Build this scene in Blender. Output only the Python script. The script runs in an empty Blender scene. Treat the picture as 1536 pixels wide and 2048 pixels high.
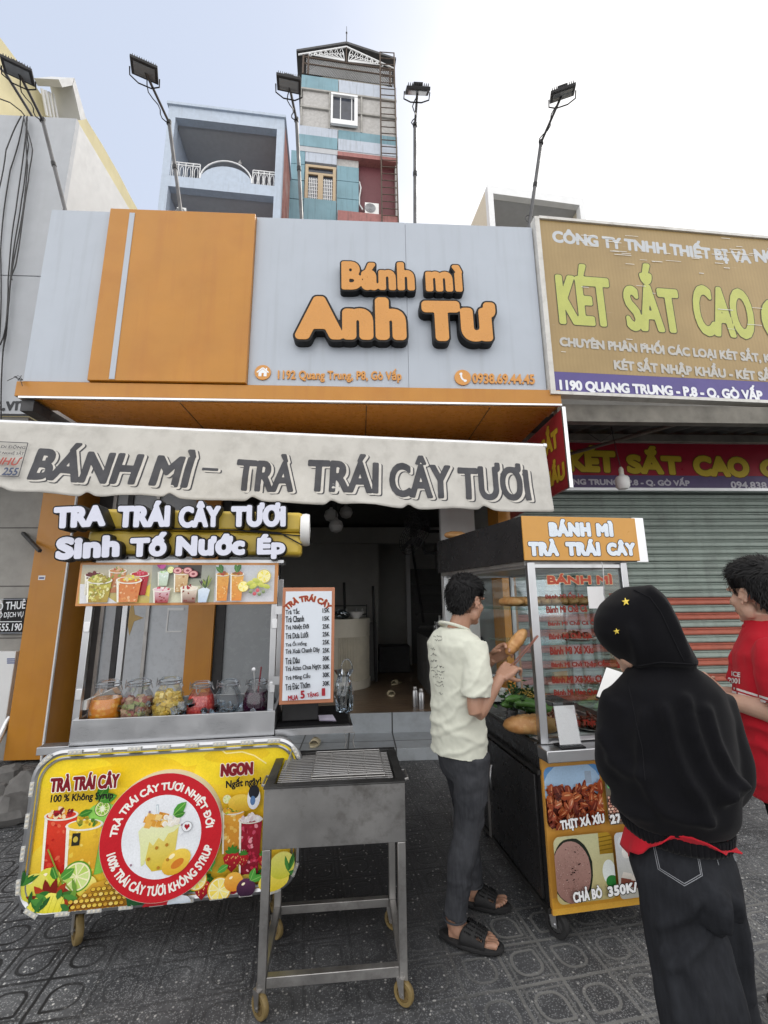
import bpy, bmesh, math, random
import numpy as np
from mathutils import Vector, Matrix, noise
R = math.radians
SC = bpy.context.scene
random.seed(7)

# ------------------------------------------------------------------ camera
FPX, CAM_H = 870.0, 1.56                       # focal length in pixels of the 1536x2048 photo, eye height
PIT, YAW, ROLL = R(11.5), R(3.2), R(-0.6)
_fw = Vector((math.sin(YAW) * math.cos(PIT), math.cos(YAW) * math.cos(PIT), math.sin(PIT)))
_r0 = _fw.cross(Vector((0, 0, 1))).normalized()
_u0 = _r0.cross(_fw)
_rt = _r0 * math.cos(ROLL) + _u0 * math.sin(ROLL)
_up = _u0 * math.cos(ROLL) - _r0 * math.sin(ROLL)
EYE = Vector((0, 0, CAM_H))
cd = bpy.data.cameras.new('camera')
cd.sensor_fit = 'VERTICAL'; cd.sensor_height = 36.0; cd.sensor_width = 27.0
cd.lens = FPX / 2048 * 36.0
cd.clip_start = 0.05; cd.clip_end = 500
cam = bpy.data.objects.new('camera', cd)
m3 = Matrix((_rt, _up, -_fw)).transposed()
cam.matrix_world = Matrix.Translation(EYE) @ m3.to_4x4()
SC.collection.objects.link(cam); SC.camera = cam

# ------------------------------------------------------------------ sky, sun, exposure
SUN_EL, SUN_AZ = R(52), R(38)                  # sun behind the houses, to the right
w = bpy.data.worlds.new("World"); SC.world = w; w.use_nodes = True
nt = w.node_tree; nt.nodes.clear()
def wn(t, **k):
    n = nt.nodes.new(t)
    for a, b in k.items(): setattr(n, a, b)
    return n
sky = wn('ShaderNodeTexSky', sky_type='NISHITA', sun_disc=False)
sky.sun_elevation = SUN_EL; sky.sun_rotation = SUN_AZ; sky.air_density = 1.2; sky.dust_density = 2.5
tc = wn('ShaderNodeTexCoord')
nz = wn('ShaderNodeTexNoise'); nz.inputs['Scale'].default_value = 1.6; nz.inputs['Detail'].default_value = 5; nz.inputs['Roughness'].default_value = .55
nt.links.new(tc.outputs['Generated'], nz.inputs['Vector'])
dotn = wn('ShaderNodeVectorMath', operation='DOT_PRODUCT')
sd = Vector((math.sin(SUN_AZ) * math.cos(SUN_EL), math.cos(SUN_AZ) * math.cos(SUN_EL), math.sin(SUN_EL)))
dotn.inputs[1].default_value = (_fw - _rt * .72 + _up * 1.10).normalized()
nt.links.new(tc.outputs['Generated'], dotn.inputs[0])
# bright overcast veil with one thin, bluish opening to the upper left
ad = wn('ShaderNodeMath', operation='MULTIPLY_ADD'); ad.inputs[1].default_value = -.22
nt.links.new(nz.outputs['Fac'], ad.inputs[0]); nt.links.new(dotn.outputs['Value'], ad.inputs[2])
mr = wn('ShaderNodeMapRange', interpolation_type='SMOOTHSTEP')
mr.inputs['From Min'].default_value = .60; mr.inputs['From Max'].default_value = .86
mr.inputs['To Min'].default_value = 1.0; mr.inputs['To Max'].default_value = .32
nt.links.new(ad.outputs[0], mr.inputs['Value'])
mx = wn('ShaderNodeMix', data_type='RGBA')
mx.inputs['B'].default_value = (8.6, 8.5, 8.4, 1)
nt.links.new(mr.outputs['Result'], mx.inputs['Factor'])
blu = wn('ShaderNodeMix', data_type='RGBA'); blu.inputs['Factor'].default_value = .75
blu.inputs['B'].default_value = (2.3, 3.2, 5.0, 1)
nt.links.new(sky.outputs['Color'], blu.inputs['A'])
nt.links.new(blu.outputs['Result'], mx.inputs['A'])
# sky behind the camera made brighter than the rest, added to light the fronts
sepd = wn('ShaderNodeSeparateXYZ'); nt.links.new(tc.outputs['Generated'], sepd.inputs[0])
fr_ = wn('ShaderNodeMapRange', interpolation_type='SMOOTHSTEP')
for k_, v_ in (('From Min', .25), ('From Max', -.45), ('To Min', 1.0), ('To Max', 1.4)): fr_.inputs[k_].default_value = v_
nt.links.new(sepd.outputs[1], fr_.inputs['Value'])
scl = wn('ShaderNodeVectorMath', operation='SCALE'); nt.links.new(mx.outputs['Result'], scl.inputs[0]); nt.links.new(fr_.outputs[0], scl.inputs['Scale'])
bg = wn('ShaderNodeBackground'); bg.inputs['Strength'].default_value = .10
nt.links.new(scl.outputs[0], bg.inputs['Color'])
wo = wn('ShaderNodeOutputWorld'); nt.links.new(bg.outputs[0], wo.inputs[0])
sl = bpy.data.lights.new('sun', 'SUN'); sl.energy = 1.5; sl.angle = R(12); sl.color = (1, .95, .87)
so = bpy.data.objects.new('sun', sl); SC.collection.objects.link(so)
so.rotation_euler = (-sd).to_track_quat('-Z', 'Y').to_euler(); so.location = (8, 10, 20)
SC.view_settings.view_transform = 'Standard'; SC.view_settings.look = 'None'
SC.view_settings.exposure = 0.6; SC.view_settings.gamma = 1.0; SC.view_settings.use_curve_mapping = False
SC.cycles.use_denoising = True
SC.cycles.max_bounces = 10; SC.cycles.transparent_max_bounces = 24; SC.cycles.diffuse_bounces = 4
SC.cycles.glossy_bounces = 4; SC.cycles.transmission_bounces = 8
SC.cycles.caustics_reflective = False; SC.cycles.caustics_refractive = False

# ------------------------------------------------------------------ measuring: a photo pixel seen on a known plane gives a real point
def ray(x, y): return _fw + _rt * ((x - 768) / FPX) - _up * ((y - 1024) / FPX)
def aty(x, y, Y): d = ray(x, y); return EYE + d * (Y / d.y)
def atz(x, y, Z=0.0): d = ray(x, y); return EYE + d * ((Z - CAM_H) / d.z)
def atx(x, y, X): d = ray(x, y); return EYE + d * (X / d.x)
def frame(o, u, v=(0, 0, 1)):
    """panel frame: columns u (right), v (up), n (towards the viewer), origin o"""
    u = Vector(u).normalized(); v = Vector(v); v = (v - u * v.dot(u)).normalized(); n = u.cross(v)
    M = Matrix((u, v, n)).transposed().to_4x4(); M.translation = Vector(o); return M
def fuv(M, x, y, n=0.0):
    """panel coordinates of the point of the panel seen at photo pixel x, y"""
    N = M.to_3x3() @ Vector((0, 0, 1)); O = M.translation + N * n; d = ray(x, y)
    p = EYE + d * ((O - EYE).dot(N) / d.dot(N)); q = M.inverted() @ p
    return q.x, q.y

# ------------------------------------------------------------------ things and parts
WM = {}
def thing(name, label, cat, loc=(0, 0, 0), rz=0.0, group=None):
    o = bpy.data.objects.new(name, None); SC.collection.objects.link(o)
    o.empty_display_size = .05
    o.location = loc; o.rotation_euler = (0, 0, rz)
    o['label'] = label; o['category'] = cat
    if group: o['group'] = group
    WM[o.name] = Matrix.Translation(Vector(loc)) @ Matrix.Rotation(rz, 4, 'Z')
    return o
def tag(o, label=None, cat=None, group=None, kind=None):
    if label: o['label'] = label
    if cat: o['category'] = cat
    if group: o['group'] = group
    if kind: o['kind'] = kind
    return o
class MB:
    """collects shapes (world coordinates) for ONE mesh object"""
    def __init__(s): s.v = []; s.f = []; s.mi = []; s.c = []; s.m = 0; s.col = (1, 1, 1)
    def add(s, vs, fs, M=None):
        b = len(s.v)
        s.v += [tuple(M @ Vector(p)) for p in vs] if M is not None else [tuple(p) for p in vs]
        for f in fs: s.f.append([b + i for i in f]); s.mi.append(s.m); s.c.append(s.col)
        return s
    def box(s, a, b, M=None):
        (x0, y0, z0), (x1, y1, z1) = [(min(p, q)) for p, q in zip(a, b)], [max(p, q) for p, q in zip(a, b)]
        vs = [(x0, y0, z0), (x1, y0, z0), (x1, y1, z0), (x0, y1, z0), (x0, y0, z1), (x1, y0, z1), (x1, y1, z1), (x0, y1, z1)]
        return s.add(vs, [(3, 2, 1, 0), (4, 5, 6, 7), (0, 1, 5, 4), (1, 2, 6, 5), (2, 3, 7, 6), (3, 0, 4, 7)], M)
    def quad(s, *p, M=None): return s.add(p, [tuple(range(len(p)))], M)
    def prism(s, poly, n0, n1, M=None):
        """2-D outline (u, v) extruded along the third axis"""
        n = len(poly); A = sum(poly[i][0] * poly[(i + 1) % n][1] - poly[(i + 1) % n][0] * poly[i][1] for i in range(n))
        if A < 0: poly = poly[::-1]
        lo, hi = min(n0, n1), max(n0, n1)
        vs = [(p[0], p[1], lo) for p in poly] + [(p[0], p[1], hi) for p in poly]
        fs = [tuple(range(n - 1, -1, -1)), tuple(range(n, 2 * n))] + [(i, (i + 1) % n, n + (i + 1) % n, n + i) for i in range(n)]
        return s.add(vs, fs, M)
    def cyl(s, p0, p1, r0, r1=None, n=10, caps=True): return s.tube([p0, p1], [r0, r0 if r1 is None else r1], n, caps)
    def tube(s, pts, r, n=8, caps=True, closed=False, sec=None):
        pts = [Vector(p) for p in pts]; k = len(pts)
        if not hasattr(r, '__len__'): r = [r] * k
        vs = []; fs = []; prev = None
        for i, p in enumerate(pts):
            t = (pts[(i + 1) % k] - pts[i - 1]) if closed else (pts[min(i + 1, k - 1)] - pts[max(i - 1, 0)])
            t = t.normalized() if t.length > 1e-9 else Vector((0, 0, 1))
            if prev is None:
                a = Vector((0, 0, 1)) if abs(t.z) < .9 else Vector((1, 0, 0)); prev = (a - t * a.dot(t)).normalized()
            else:
                q = prev - t * prev.dot(t); prev = q.normalized() if q.length > 1e-6 else prev
            b = t.cross(prev)
            for j in range(n):
                a = 2 * math.pi * j / n + (math.pi / 4 if n == 4 else 0)
                vs.append(p + (prev * math.cos(a) + b * math.sin(a)) * r[i])
        for i in range(k if closed else k - 1):
            i2 = (i + 1) % k
            for j in range(n): fs.append((i * n + j, i * n + (j + 1) % n, i2 * n + (j + 1) % n, i2 * n + j))
        if caps and not closed: fs += [tuple(range(n - 1, -1, -1)), tuple((k - 1) * n + j for j in range(n))]
        return s.add(vs, fs)
    def lathe(s, prof, M=None, n=24, caps=True):
        """profile [(radius, height)] turned about the local z axis"""
        vs = []; fs = []
        for r, z in prof:
            for j in range(n): a = 2 * math.pi * j / n; vs.append((r * math.cos(a), r * math.sin(a), z))
        for i in range(len(prof) - 1):
            for j in range(n): fs.append((i * n + j, i * n + (j + 1) % n, (i + 1) * n + (j + 1) % n, (i + 1) * n + j))
        if caps: fs += [tuple(range(n - 1, -1, -1)), tuple((len(prof) - 1) * n + j for j in range(n))]
        return s.add(vs, fs, M)
    def ball(s, c, r, M=None, n=12, k=8, jit=0.0):
        if not hasattr(r, '__len__'): r = (r, r, r)
        vs = [(c[0], c[1], c[2] - r[2])]; fs = []
        for i in range(1, k):
            t = math.pi * i / k
            for j in range(n):
                a = 2 * math.pi * j / n; q = 1 + random.uniform(-jit, jit)
                vs.append((c[0] + q * r[0] * math.sin(t) * math.cos(a), c[1] + q * r[1] * math.sin(t) * math.sin(a), c[2] - q * r[2] * math.cos(t)))
        vs.append((c[0], c[1], c[2] + r[2])); L = len(vs) - 1
        for j in range(n): fs.append((0, 1 + (j + 1) % n, 1 + j)); fs.append((L, 1 + (k - 2) * n + j, 1 + (k - 2) * n + (j + 1) % n))
        for i in range(k - 2):
            for j in range(n): fs.append((1 + i * n + j, 1 + i * n + (j + 1) % n, 1 + (i + 1) * n + (j + 1) % n, 1 + (i + 1) * n + j))
        return s.add(vs, fs, M)
    def loft(s, rings, caps=True):
        """rings of equal point counts, world points"""
        n = len(rings[0]); vs = [p for r in rings for p in r]; fs = []
        for i in range(len(rings) - 1):
            for j in range(n): fs.append((i * n + j, i * n + (j + 1) % n, (i + 1) * n + (j + 1) % n, (i + 1) * n + j))
        if caps: fs += [tuple(range(n - 1, -1, -1)), tuple((len(rings) - 1) * n + j for j in range(n))]
        return s.add(vs, fs)
    def mesh(s, name, mats, inv=None, smooth=40):
        me = bpy.data.meshes.new(name)
        vs = s.v if inv is None else [tuple(inv @ Vector(p)) for p in s.v]
        me.from_pydata(vs, [], s.f)
        for m in (mats if isinstance(mats, (list, tuple)) else [mats]): me.materials.append(m)
        me.polygons.foreach_set('material_index', s.mi)
        if any(c != (1, 1, 1) for c in s.c):
            ca = me.color_attributes.new('Col', 'FLOAT_COLOR', 'CORNER')
            buf = []
            for f, c in zip(s.f, s.c):
                if len(c) == len(f) and hasattr(c[0], '__len__'):
                    for q in c: buf += [q[0], q[1], q[2], 1]
                else: buf += [c[0], c[1], c[2], 1] * len(f)
            ca.data.foreach_set('color', buf)
        me.validate(); me.update()
        if smooth:
            me.shade_smooth(); me.set_sharp_from_angle(angle=R(smooth))
        return me
def obj(name, mb, mats, parent=None, smooth=40, bevel=0.0, kind=None):
    inv = WM[parent.name].inverted() if parent is not None else None
    o = bpy.data.objects.new(name, mb.mesh(name, mats, inv, smooth)); SC.collection.objects.link(o)
    if parent is not None: o.parent = parent; WM[o.name] = WM[parent.name]
    else: WM[o.name] = Matrix.Identity(4)
    if bevel:
        b = o.modifiers.new('bevel', 'BEVEL'); b.width = bevel; b.segments = 2; b.limit_method = 'ANGLE'; b.angle_limit = R(50)
    if kind: o['kind'] = kind
    return o
def single(name, mb, mats, label, cat, group=None, smooth=40, bevel=0.0):
    """a thing that is one mesh: its origin goes to the middle of its underside"""
    xs = list(zip(*mb.v)); c = Vector(((min(xs[0]) + max(xs[0])) / 2, (min(xs[1]) + max(xs[1])) / 2, min(xs[2])))
    mb.v = [tuple(Vector(p) - c) for p in mb.v]
    o = obj(name, mb, mats, None, smooth, bevel); o.location = c; WM[o.name] = Matrix.Translation(c)
    return tag(o, label, cat, group)
def struct(name, mb, mats, smooth=40):
    return obj(name, mb, mats, None, smooth, kind='structure')
def dup(root, loc, rz, label, group=None):
    r = root.copy(); SC.collection.objects.link(r); r.location = loc; r.rotation_euler = (0, 0, rz); r['label'] = label
    if group: r['group'] = group
    def rec(a, b):
        for ch in list(a.children):
            c = ch.copy(); SC.collection.objects.link(c); c.parent = b; rec(ch, c)
    rec(root, r); return r

# ------------------------------------------------------------------ materials
def lin(h):
    if isinstance(h, str):
        h = h.lstrip('#'); h = [int(h[i:i + 2], 16) / 255 for i in (0, 2, 4)]
        return tuple(c / 12.92 if c <= .04045 else ((c + .055) / 1.055) ** 2.4 for c in h)
    return tuple(h)
class NT:
    """tiny node writer"""
    def __init__(s, name):
        s.mat = bpy.data.materials.new(name); s.mat.use_nodes = True; s.t = s.mat.node_tree; s.t.nodes.clear()
        s.out = s.n('ShaderNodeOutputMaterial')
    def n(s, typ, inp=None, **k):
        x = s.t.nodes.new(typ)
        for a, b in k.items(): setattr(x, a, b)
        for a, b in (inp or {}).items(): s.set(x.inputs[a], b)
        return x
    def set(s, i, v):
        if hasattr(v, 'bl_rna') and isinstance(v, bpy.types.NodeSocket): s.t.links.new(v, i)
        else: i.default_value = v
    def math(s, op, *a):
        x = s.n('ShaderNodeMath', operation=op)
        for i, v in enumerate(a): s.set(x.inputs[i], v)
        return x.outputs[0]
    def obj(s, scale=(1, 1, 1), rot=(0, 0, 0)):
        tc = s.n('ShaderNodeTexCoord'); m = s.n('ShaderNodeMapping', {'Vector': tc.outputs['Object'], 'Scale': scale, 'Rotation': rot}); return m.outputs[0]
    def noise(s, vec, scale, detail=4, rough=.55, dist=0.0):
        return s.n('ShaderNodeTexNoise', {'Vector': vec, 'Scale': scale, 'Detail': detail, 'Roughness': rough, 'Distortion': dist}).outputs['Fac']
    def ramp(s, fac, lo, hi, a=0.0, b=1.0):
        return s.n('ShaderNodeMapRange', {'Value': fac, 'From Min': lo, 'From Max': hi, 'To Min': a, 'To Max': b}).outputs[0]
    def mix(s, f, a, b, typ='MIX'):
        x = s.n('ShaderNodeMix', data_type='RGBA', blend_type=typ); s.set(x.inputs['Factor'], f)
        for k, v in (('A', a), ('B', b)):
            if isinstance(v, (tuple, list)): v = (v[0], v[1], v[2], 1)
            s.set(x.inputs[k], v)
        return x.outputs['Result']
    def bump(s, h, strength=.3, dist=.01):
        return s.n('ShaderNodeBump', {'Height': h, 'Strength': strength, 'Distance': dist}).outputs[0]
    def bsdf(s, **k):
        b = s.n('ShaderNodeBsdfPrincipled')
        for a, v in k.items():
            a = a.replace('_', ' ')
            if isinstance(v, tuple) and len(v) == 3: v = (*v, 1)
            s.set(b.inputs[a], v)
        s.t.links.new(b.outputs[0], s.out.inputs[0]); return b
def mat(name, col, rough=.5, metal=0.0, var=.12, vs=6.0, bump=.0, bs=60.0, dirt=0.0, dcol=(.05, .045, .04), ds=3.0, streak=0.0, spec=.5, coat=0.0, stretch=(1, 1, 1), sheen=0.0):
    """general weathered material: colour drift, dirt patches, run-down streaks, fine bump"""
    s = NT(name); c = lin(col); v = s.obj(stretch)
    base = s.mix(s.ramp(s.noise(v, vs, 5), .3, .7), tuple(x * (1 - var) for x in c), tuple(min(1, x * (1 + var)) for x in c))
    if dirt: base = s.mix(s.ramp(s.noise(v, ds, 7, .65), .48, .75, 0, dirt), base, dcol)
    if streak:
        sv = s.obj((1, 1, .06)); base = s.mix(s.ramp(s.noise(sv, 14, 4), .52, .8, 0, streak), base, dcol)
    rr = s.ramp(s.noise(v, vs * 3, 3), .3, .7, max(.02, rough - .08), min(1, rough + .08))
    b = s.bsdf(Base_Color=base, Roughness=rr, Metallic=metal, Specular_IOR_Level=spec, Coat_Weight=coat, Sheen_Weight=sheen)
    if bump: s.set(b.inputs['Normal'], s.bump(s.noise(v, bs, 4), bump, .004))
    return s.mat
def metal(name, col=(.55, .55, .56), rough=.3, var=.2, brush=(.6, .6, 40), dirt=.0, dcol=(.06, .05, .04)):
    s = NT(name); v = s.obj(); bv = s.obj(brush); c = lin(col)
    base = s.mix(s.ramp(s.noise(v, 4, 5), .3, .7), tuple(x * (1 - var) for x in c), c)
    if dirt: base = s.mix(s.ramp(s.noise(v, 7, 7, .7), .5, .72, 0, dirt), base, dcol)
    rr = s.ramp(s.noise(bv, 30, 3), .3, .7, rough - .04, rough + .05)
    rr = s.math('ADD', rr, s.ramp(s.noise(v, 5, 5), .4, .7, 0, .15))
    b = s.bsdf(Base_Color=base, Roughness=rr, Metallic=1.0)
    s.set(b.inputs['Normal'], s.bump(s.noise(v, 5, 2), .12, .01))
    return s.mat
def glass_thin(name, tint=(.93, .97, .95), refl=1.0):
    s = NT(name)
    tr = s.n('ShaderNodeBsdfTransparent', {'Color': (*tint, 1)}); gl = s.n('ShaderNodeBsdfGlossy', {'Roughness': .03, 'Color': (.9, .95, 1, 1)})
    fr = s.n('ShaderNodeFresnel', {'IOR': 1.5}); f = s.math('MULTIPLY', fr.outputs[0], refl)
    mx = s.n('ShaderNodeMixShader', {0: f, 1: tr.outputs[0], 2: gl.outputs[0]}); s.t.links.new(mx.outputs[0], s.out.inputs[0]); return s.mat
def glass_solid(name, col=(1, 1, 1), rough=.0, ior=1.45):
    s = NT(name); s.bsdf(Base_Color=col, Roughness=rough, Transmission_Weight=1.0, IOR=ior); return s.mat
def printed(name, rough=.4, spec=.4, fade=.06, coat=0.0, grain=.06):
    """a printed sheet: colours come from the drawing laid into the mesh"""
    s = NT(name); a = s.n('ShaderNodeAttribute', attribute_name='Col')
    v = s.obj(); f = s.math('MULTIPLY', s.ramp(s.noise(v, 9, 5), .3, .7, 1 - fade, 1 + fade), s.ramp(s.noise(v, 130, 4, .6), .3, .7, 1 - grain, 1 + grain))
    c = s.n('ShaderNodeVectorMath', {0: a.outputs['Color'], 1: (1, 1, 1)}, operation='MULTIPLY')
    sc = s.n('ShaderNodeVectorMath', {0: c.outputs[0], 'Scale': f}, operation='SCALE')
    s.bsdf(Base_Color=sc.outputs[0], Roughness=rough, Specular_IOR_Level=spec, Coat_Weight=coat); return s.mat
M = {}

# ------------------------------------------------------------------ lettering
def _curve(txt, off=0.0, shear=0.0, fill='FRONT', space=1.0, res=3):
    c = bpy.data.curves.new('t', 'FONT'); c.body = txt; c.size = 1; c.resolution_u = res; c.offset = off; c.shear = shear
    c.space_character = space; c.fill_mode = fill
    o = bpy.data.objects.new('t', c); SC.collection.objects.link(o)
    dg = bpy.context.evaluated_depsgraph_get(); me = bpy.data.meshes.new_from_object(o.evaluated_get(dg))
    v = np.array([(p.co.x, p.co.y) for p in me.vertices]); e = [tuple(x.vertices) for x in me.edges]; f = [tuple(p.vertices) for p in me.polygons]
    bpy.data.objects.remove(o); bpy.data.curves.remove(c); bpy.data.meshes.remove(me)
    return v, e, f
_nat = {}
def natural(txt, space=1.0):
    if (txt, space) not in _nat:
        v, e, f = _curve(txt, 0, 0, 'NONE', space, 3); _nat[(txt, space)] = v.max(0) - v.min(0)
    return _nat[(txt, space)]
def flat_text(mb, txt, M, p0, p1, h, off=.012, z=.001, shear=0.0, space=1.0, arc=None):
    """flat lettering between baseline ends p0, p1 (panel u, v), total glyph height h, or bent round an arc"""
    p0 = np.array(p0); p1 = np.array(p1); L = abs(arc[4] - arc[3]) * (arc[2] + arc[5] * h / 2) if arc else np.linalg.norm(p1 - p0)
    T = Letters(txt, (0, 0), (L, 0), h, shear, .042, space, ref=off); vs, fs, walls = iso_fill(*T.g, off * T.k); out = []
    ud = (p1 - p0) / (np.linalg.norm(p1 - p0) + 1e-9); vd = np.array((-ud[1], ud[0]))
    for x, y in vs:
        s = (x - T.x0) / (T.x1 - T.x0); t = (y - T.y0) / (T.y1 - T.y0)
        if arc:                                  # (cu, cv, radius, angle0, angle1, sign)
            cu, cv, rad, a0, a1, sg = arc; a = a0 + (a1 - a0) * s; rr = rad + sg * t * h; out.append((cu + rr * math.cos(a), cv + rr * math.sin(a), z))
        else: q = p0 + ud * (s * L + shear * t * h) + vd * (t * h); out.append((q[0], q[1], z))
    mb.add(out, fs, M)
def text_sdf(txt, cell=.028, margin=.25, space=1.0, xs=1.0):
    v, e, f = _curve(txt, 0, 0, 'NONE', space, 4); v = v * np.array((xs, 1.0))
    e = np.array(e); A = v[e[:, 0]]; B = v[e[:, 1]]
    x0, y0 = v.min(0) - margin; x1, y1 = v.max(0) + margin
    gx = np.arange(x0, x1 + cell, cell); gy = np.arange(y0, y1 + cell, cell)
    D = np.empty((len(gy), len(gx))); d = B - A; dd = (d ** 2).sum(1) + 1e-12
    for j, y in enumerate(gy):
        P = np.stack([gx, np.full_like(gx, y)], 1)[:, None]
        t = np.clip(((P - A) * d).sum(2) / dd, 0, 1)
        dist = np.sqrt(((P - A - t[..., None] * d) ** 2).sum(2)).min(1)
        left = d[:, 0] * (P[..., 1] - A[:, 1]) - (P[..., 0] - A[:, 0]) * d[:, 1]
        upc = (A[:, 1] <= y) & (B[:, 1] > y); dnc = (A[:, 1] > y) & (B[:, 1] <= y)
        wn_ = ((upc & (left > 0)).astype(int) - (dnc & (left < 0)).astype(int)).sum(1)
        D[j] = np.where(wn_ != 0, -dist, dist)
    return gx, gy, D
def iso_fill(gx, gy, D, lev):
    F = lev - D; F[np.abs(F) < 1e-6] = 1e-6; vs = []; ids = {}; fs = []; walls = []
    def gv(i, j):
        k = (i, j)
        if k not in ids: ids[k] = len(vs); vs.append((gx[i], gy[j]))
        return ids[k]
    def ev(a, b):
        k = (min(a, b), max(a, b))
        if k not in ids:
            fa, fb = F[a[1], a[0]], F[b[1], b[0]]; t = fa / (fa - fb); ids[k] = len(vs)
            vs.append((gx[a[0]] + (gx[b[0]] - gx[a[0]]) * t, gy[a[1]] + (gy[b[1]] - gy[a[1]]) * t))
        return ids[k]
    ny, nx = F.shape
    pos = F > 0
    cs = pos[:-1, :-1].astype(int) + pos[1:, :-1] + pos[:-1, 1:] + pos[1:, 1:]
    for j in range(ny - 1):
        for i in np.nonzero(cs[j])[0].tolist():
            c = [(i, j), (i + 1, j), (i + 1, j + 1), (i, j + 1)]; s = [pos[q[1], q[0]] for q in c]
            if all(s): fs.append([gv(*q) for q in c]); continue
            poly = []; x = []
            for k in range(4):
                a, b = c[k], c[(k + 1) % 4]
                if s[k]: poly.append(gv(*a))
                if s[k] != s[(k + 1) % 4]: q = ev(a, b); poly.append(q); x.append((len(poly) - 1, s[k]))
            if len(poly) >= 3: fs.append(poly)
            if len(x) == 2:
                a, b = (poly[x[0][0]], poly[x[1][0]]) if x[0][1] else (poly[x[1][0]], poly[x[0][0]]); walls.append((a, b))
    return vs, fs, walls
_sdf = {}
class Letters:
    """rounded or outlined lettering laid between baseline ends on a panel; levels grow the outline"""
    def __init__(s, txt, p0, p1, h, shear=0.0, cell=.028, space=1.0, ref=0.0):
        nw, nh = natural(txt, space); asp = np.linalg.norm(np.array(p1) - np.array(p0)) / h     # squeeze the outlines first, so that the outline grows evenly
        xs = round(float(min(2.2, max(.3, (asp * (nh + 2 * ref) - 2 * ref) / nw))), 2); s.k = min(1.0, xs) ** .9; ref = ref * s.k; k = (txt, cell, space, xs)
        if k not in _sdf: _sdf[k] = text_sdf(txt, cell, .25, space, xs)
        s.g = _sdf[k]; gx, gy, D = s.g
        ys, xs = np.where(D < ref); s.x0, s.x1, s.y0, s.y1 = gx[xs.min()], gx[xs.max()], gy[ys.min()], gy[ys.max()]
        s.p0 = np.array(p0); d = np.array(p1) - s.p0; s.L = np.linalg.norm(d); s.ud = d / s.L; s.vd = np.array((-s.ud[1], s.ud[0])); s.h = h; s.sh = shear
    def put(s, mb, M, lev, z0, z1=None, shift=(0, 0)):
        vs, fs, walls = iso_fill(*s.g, lev * s.k)
        def mp(x, y, z):
            a = (x - s.x0) / (s.x1 - s.x0) * s.L; b = (y - s.y0) / (s.y1 - s.y0) * s.h
            q = s.p0 + s.ud * (a + s.sh * b) + s.vd * b; return (q[0] + shift[0], q[1] + shift[1], z)
        top = z0 if z1 is None else z1
        mb.add([mp(x, y, top) for x, y in vs], fs, M)
        if z1 is not None:
            n = len(vs); w = [mp(x, y, z1) for x, y in vs] + [mp(x, y, z0) for x, y in vs]
            mb.add(w, [(b, a, a + n, b + n) for a, b in walls], M)
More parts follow.
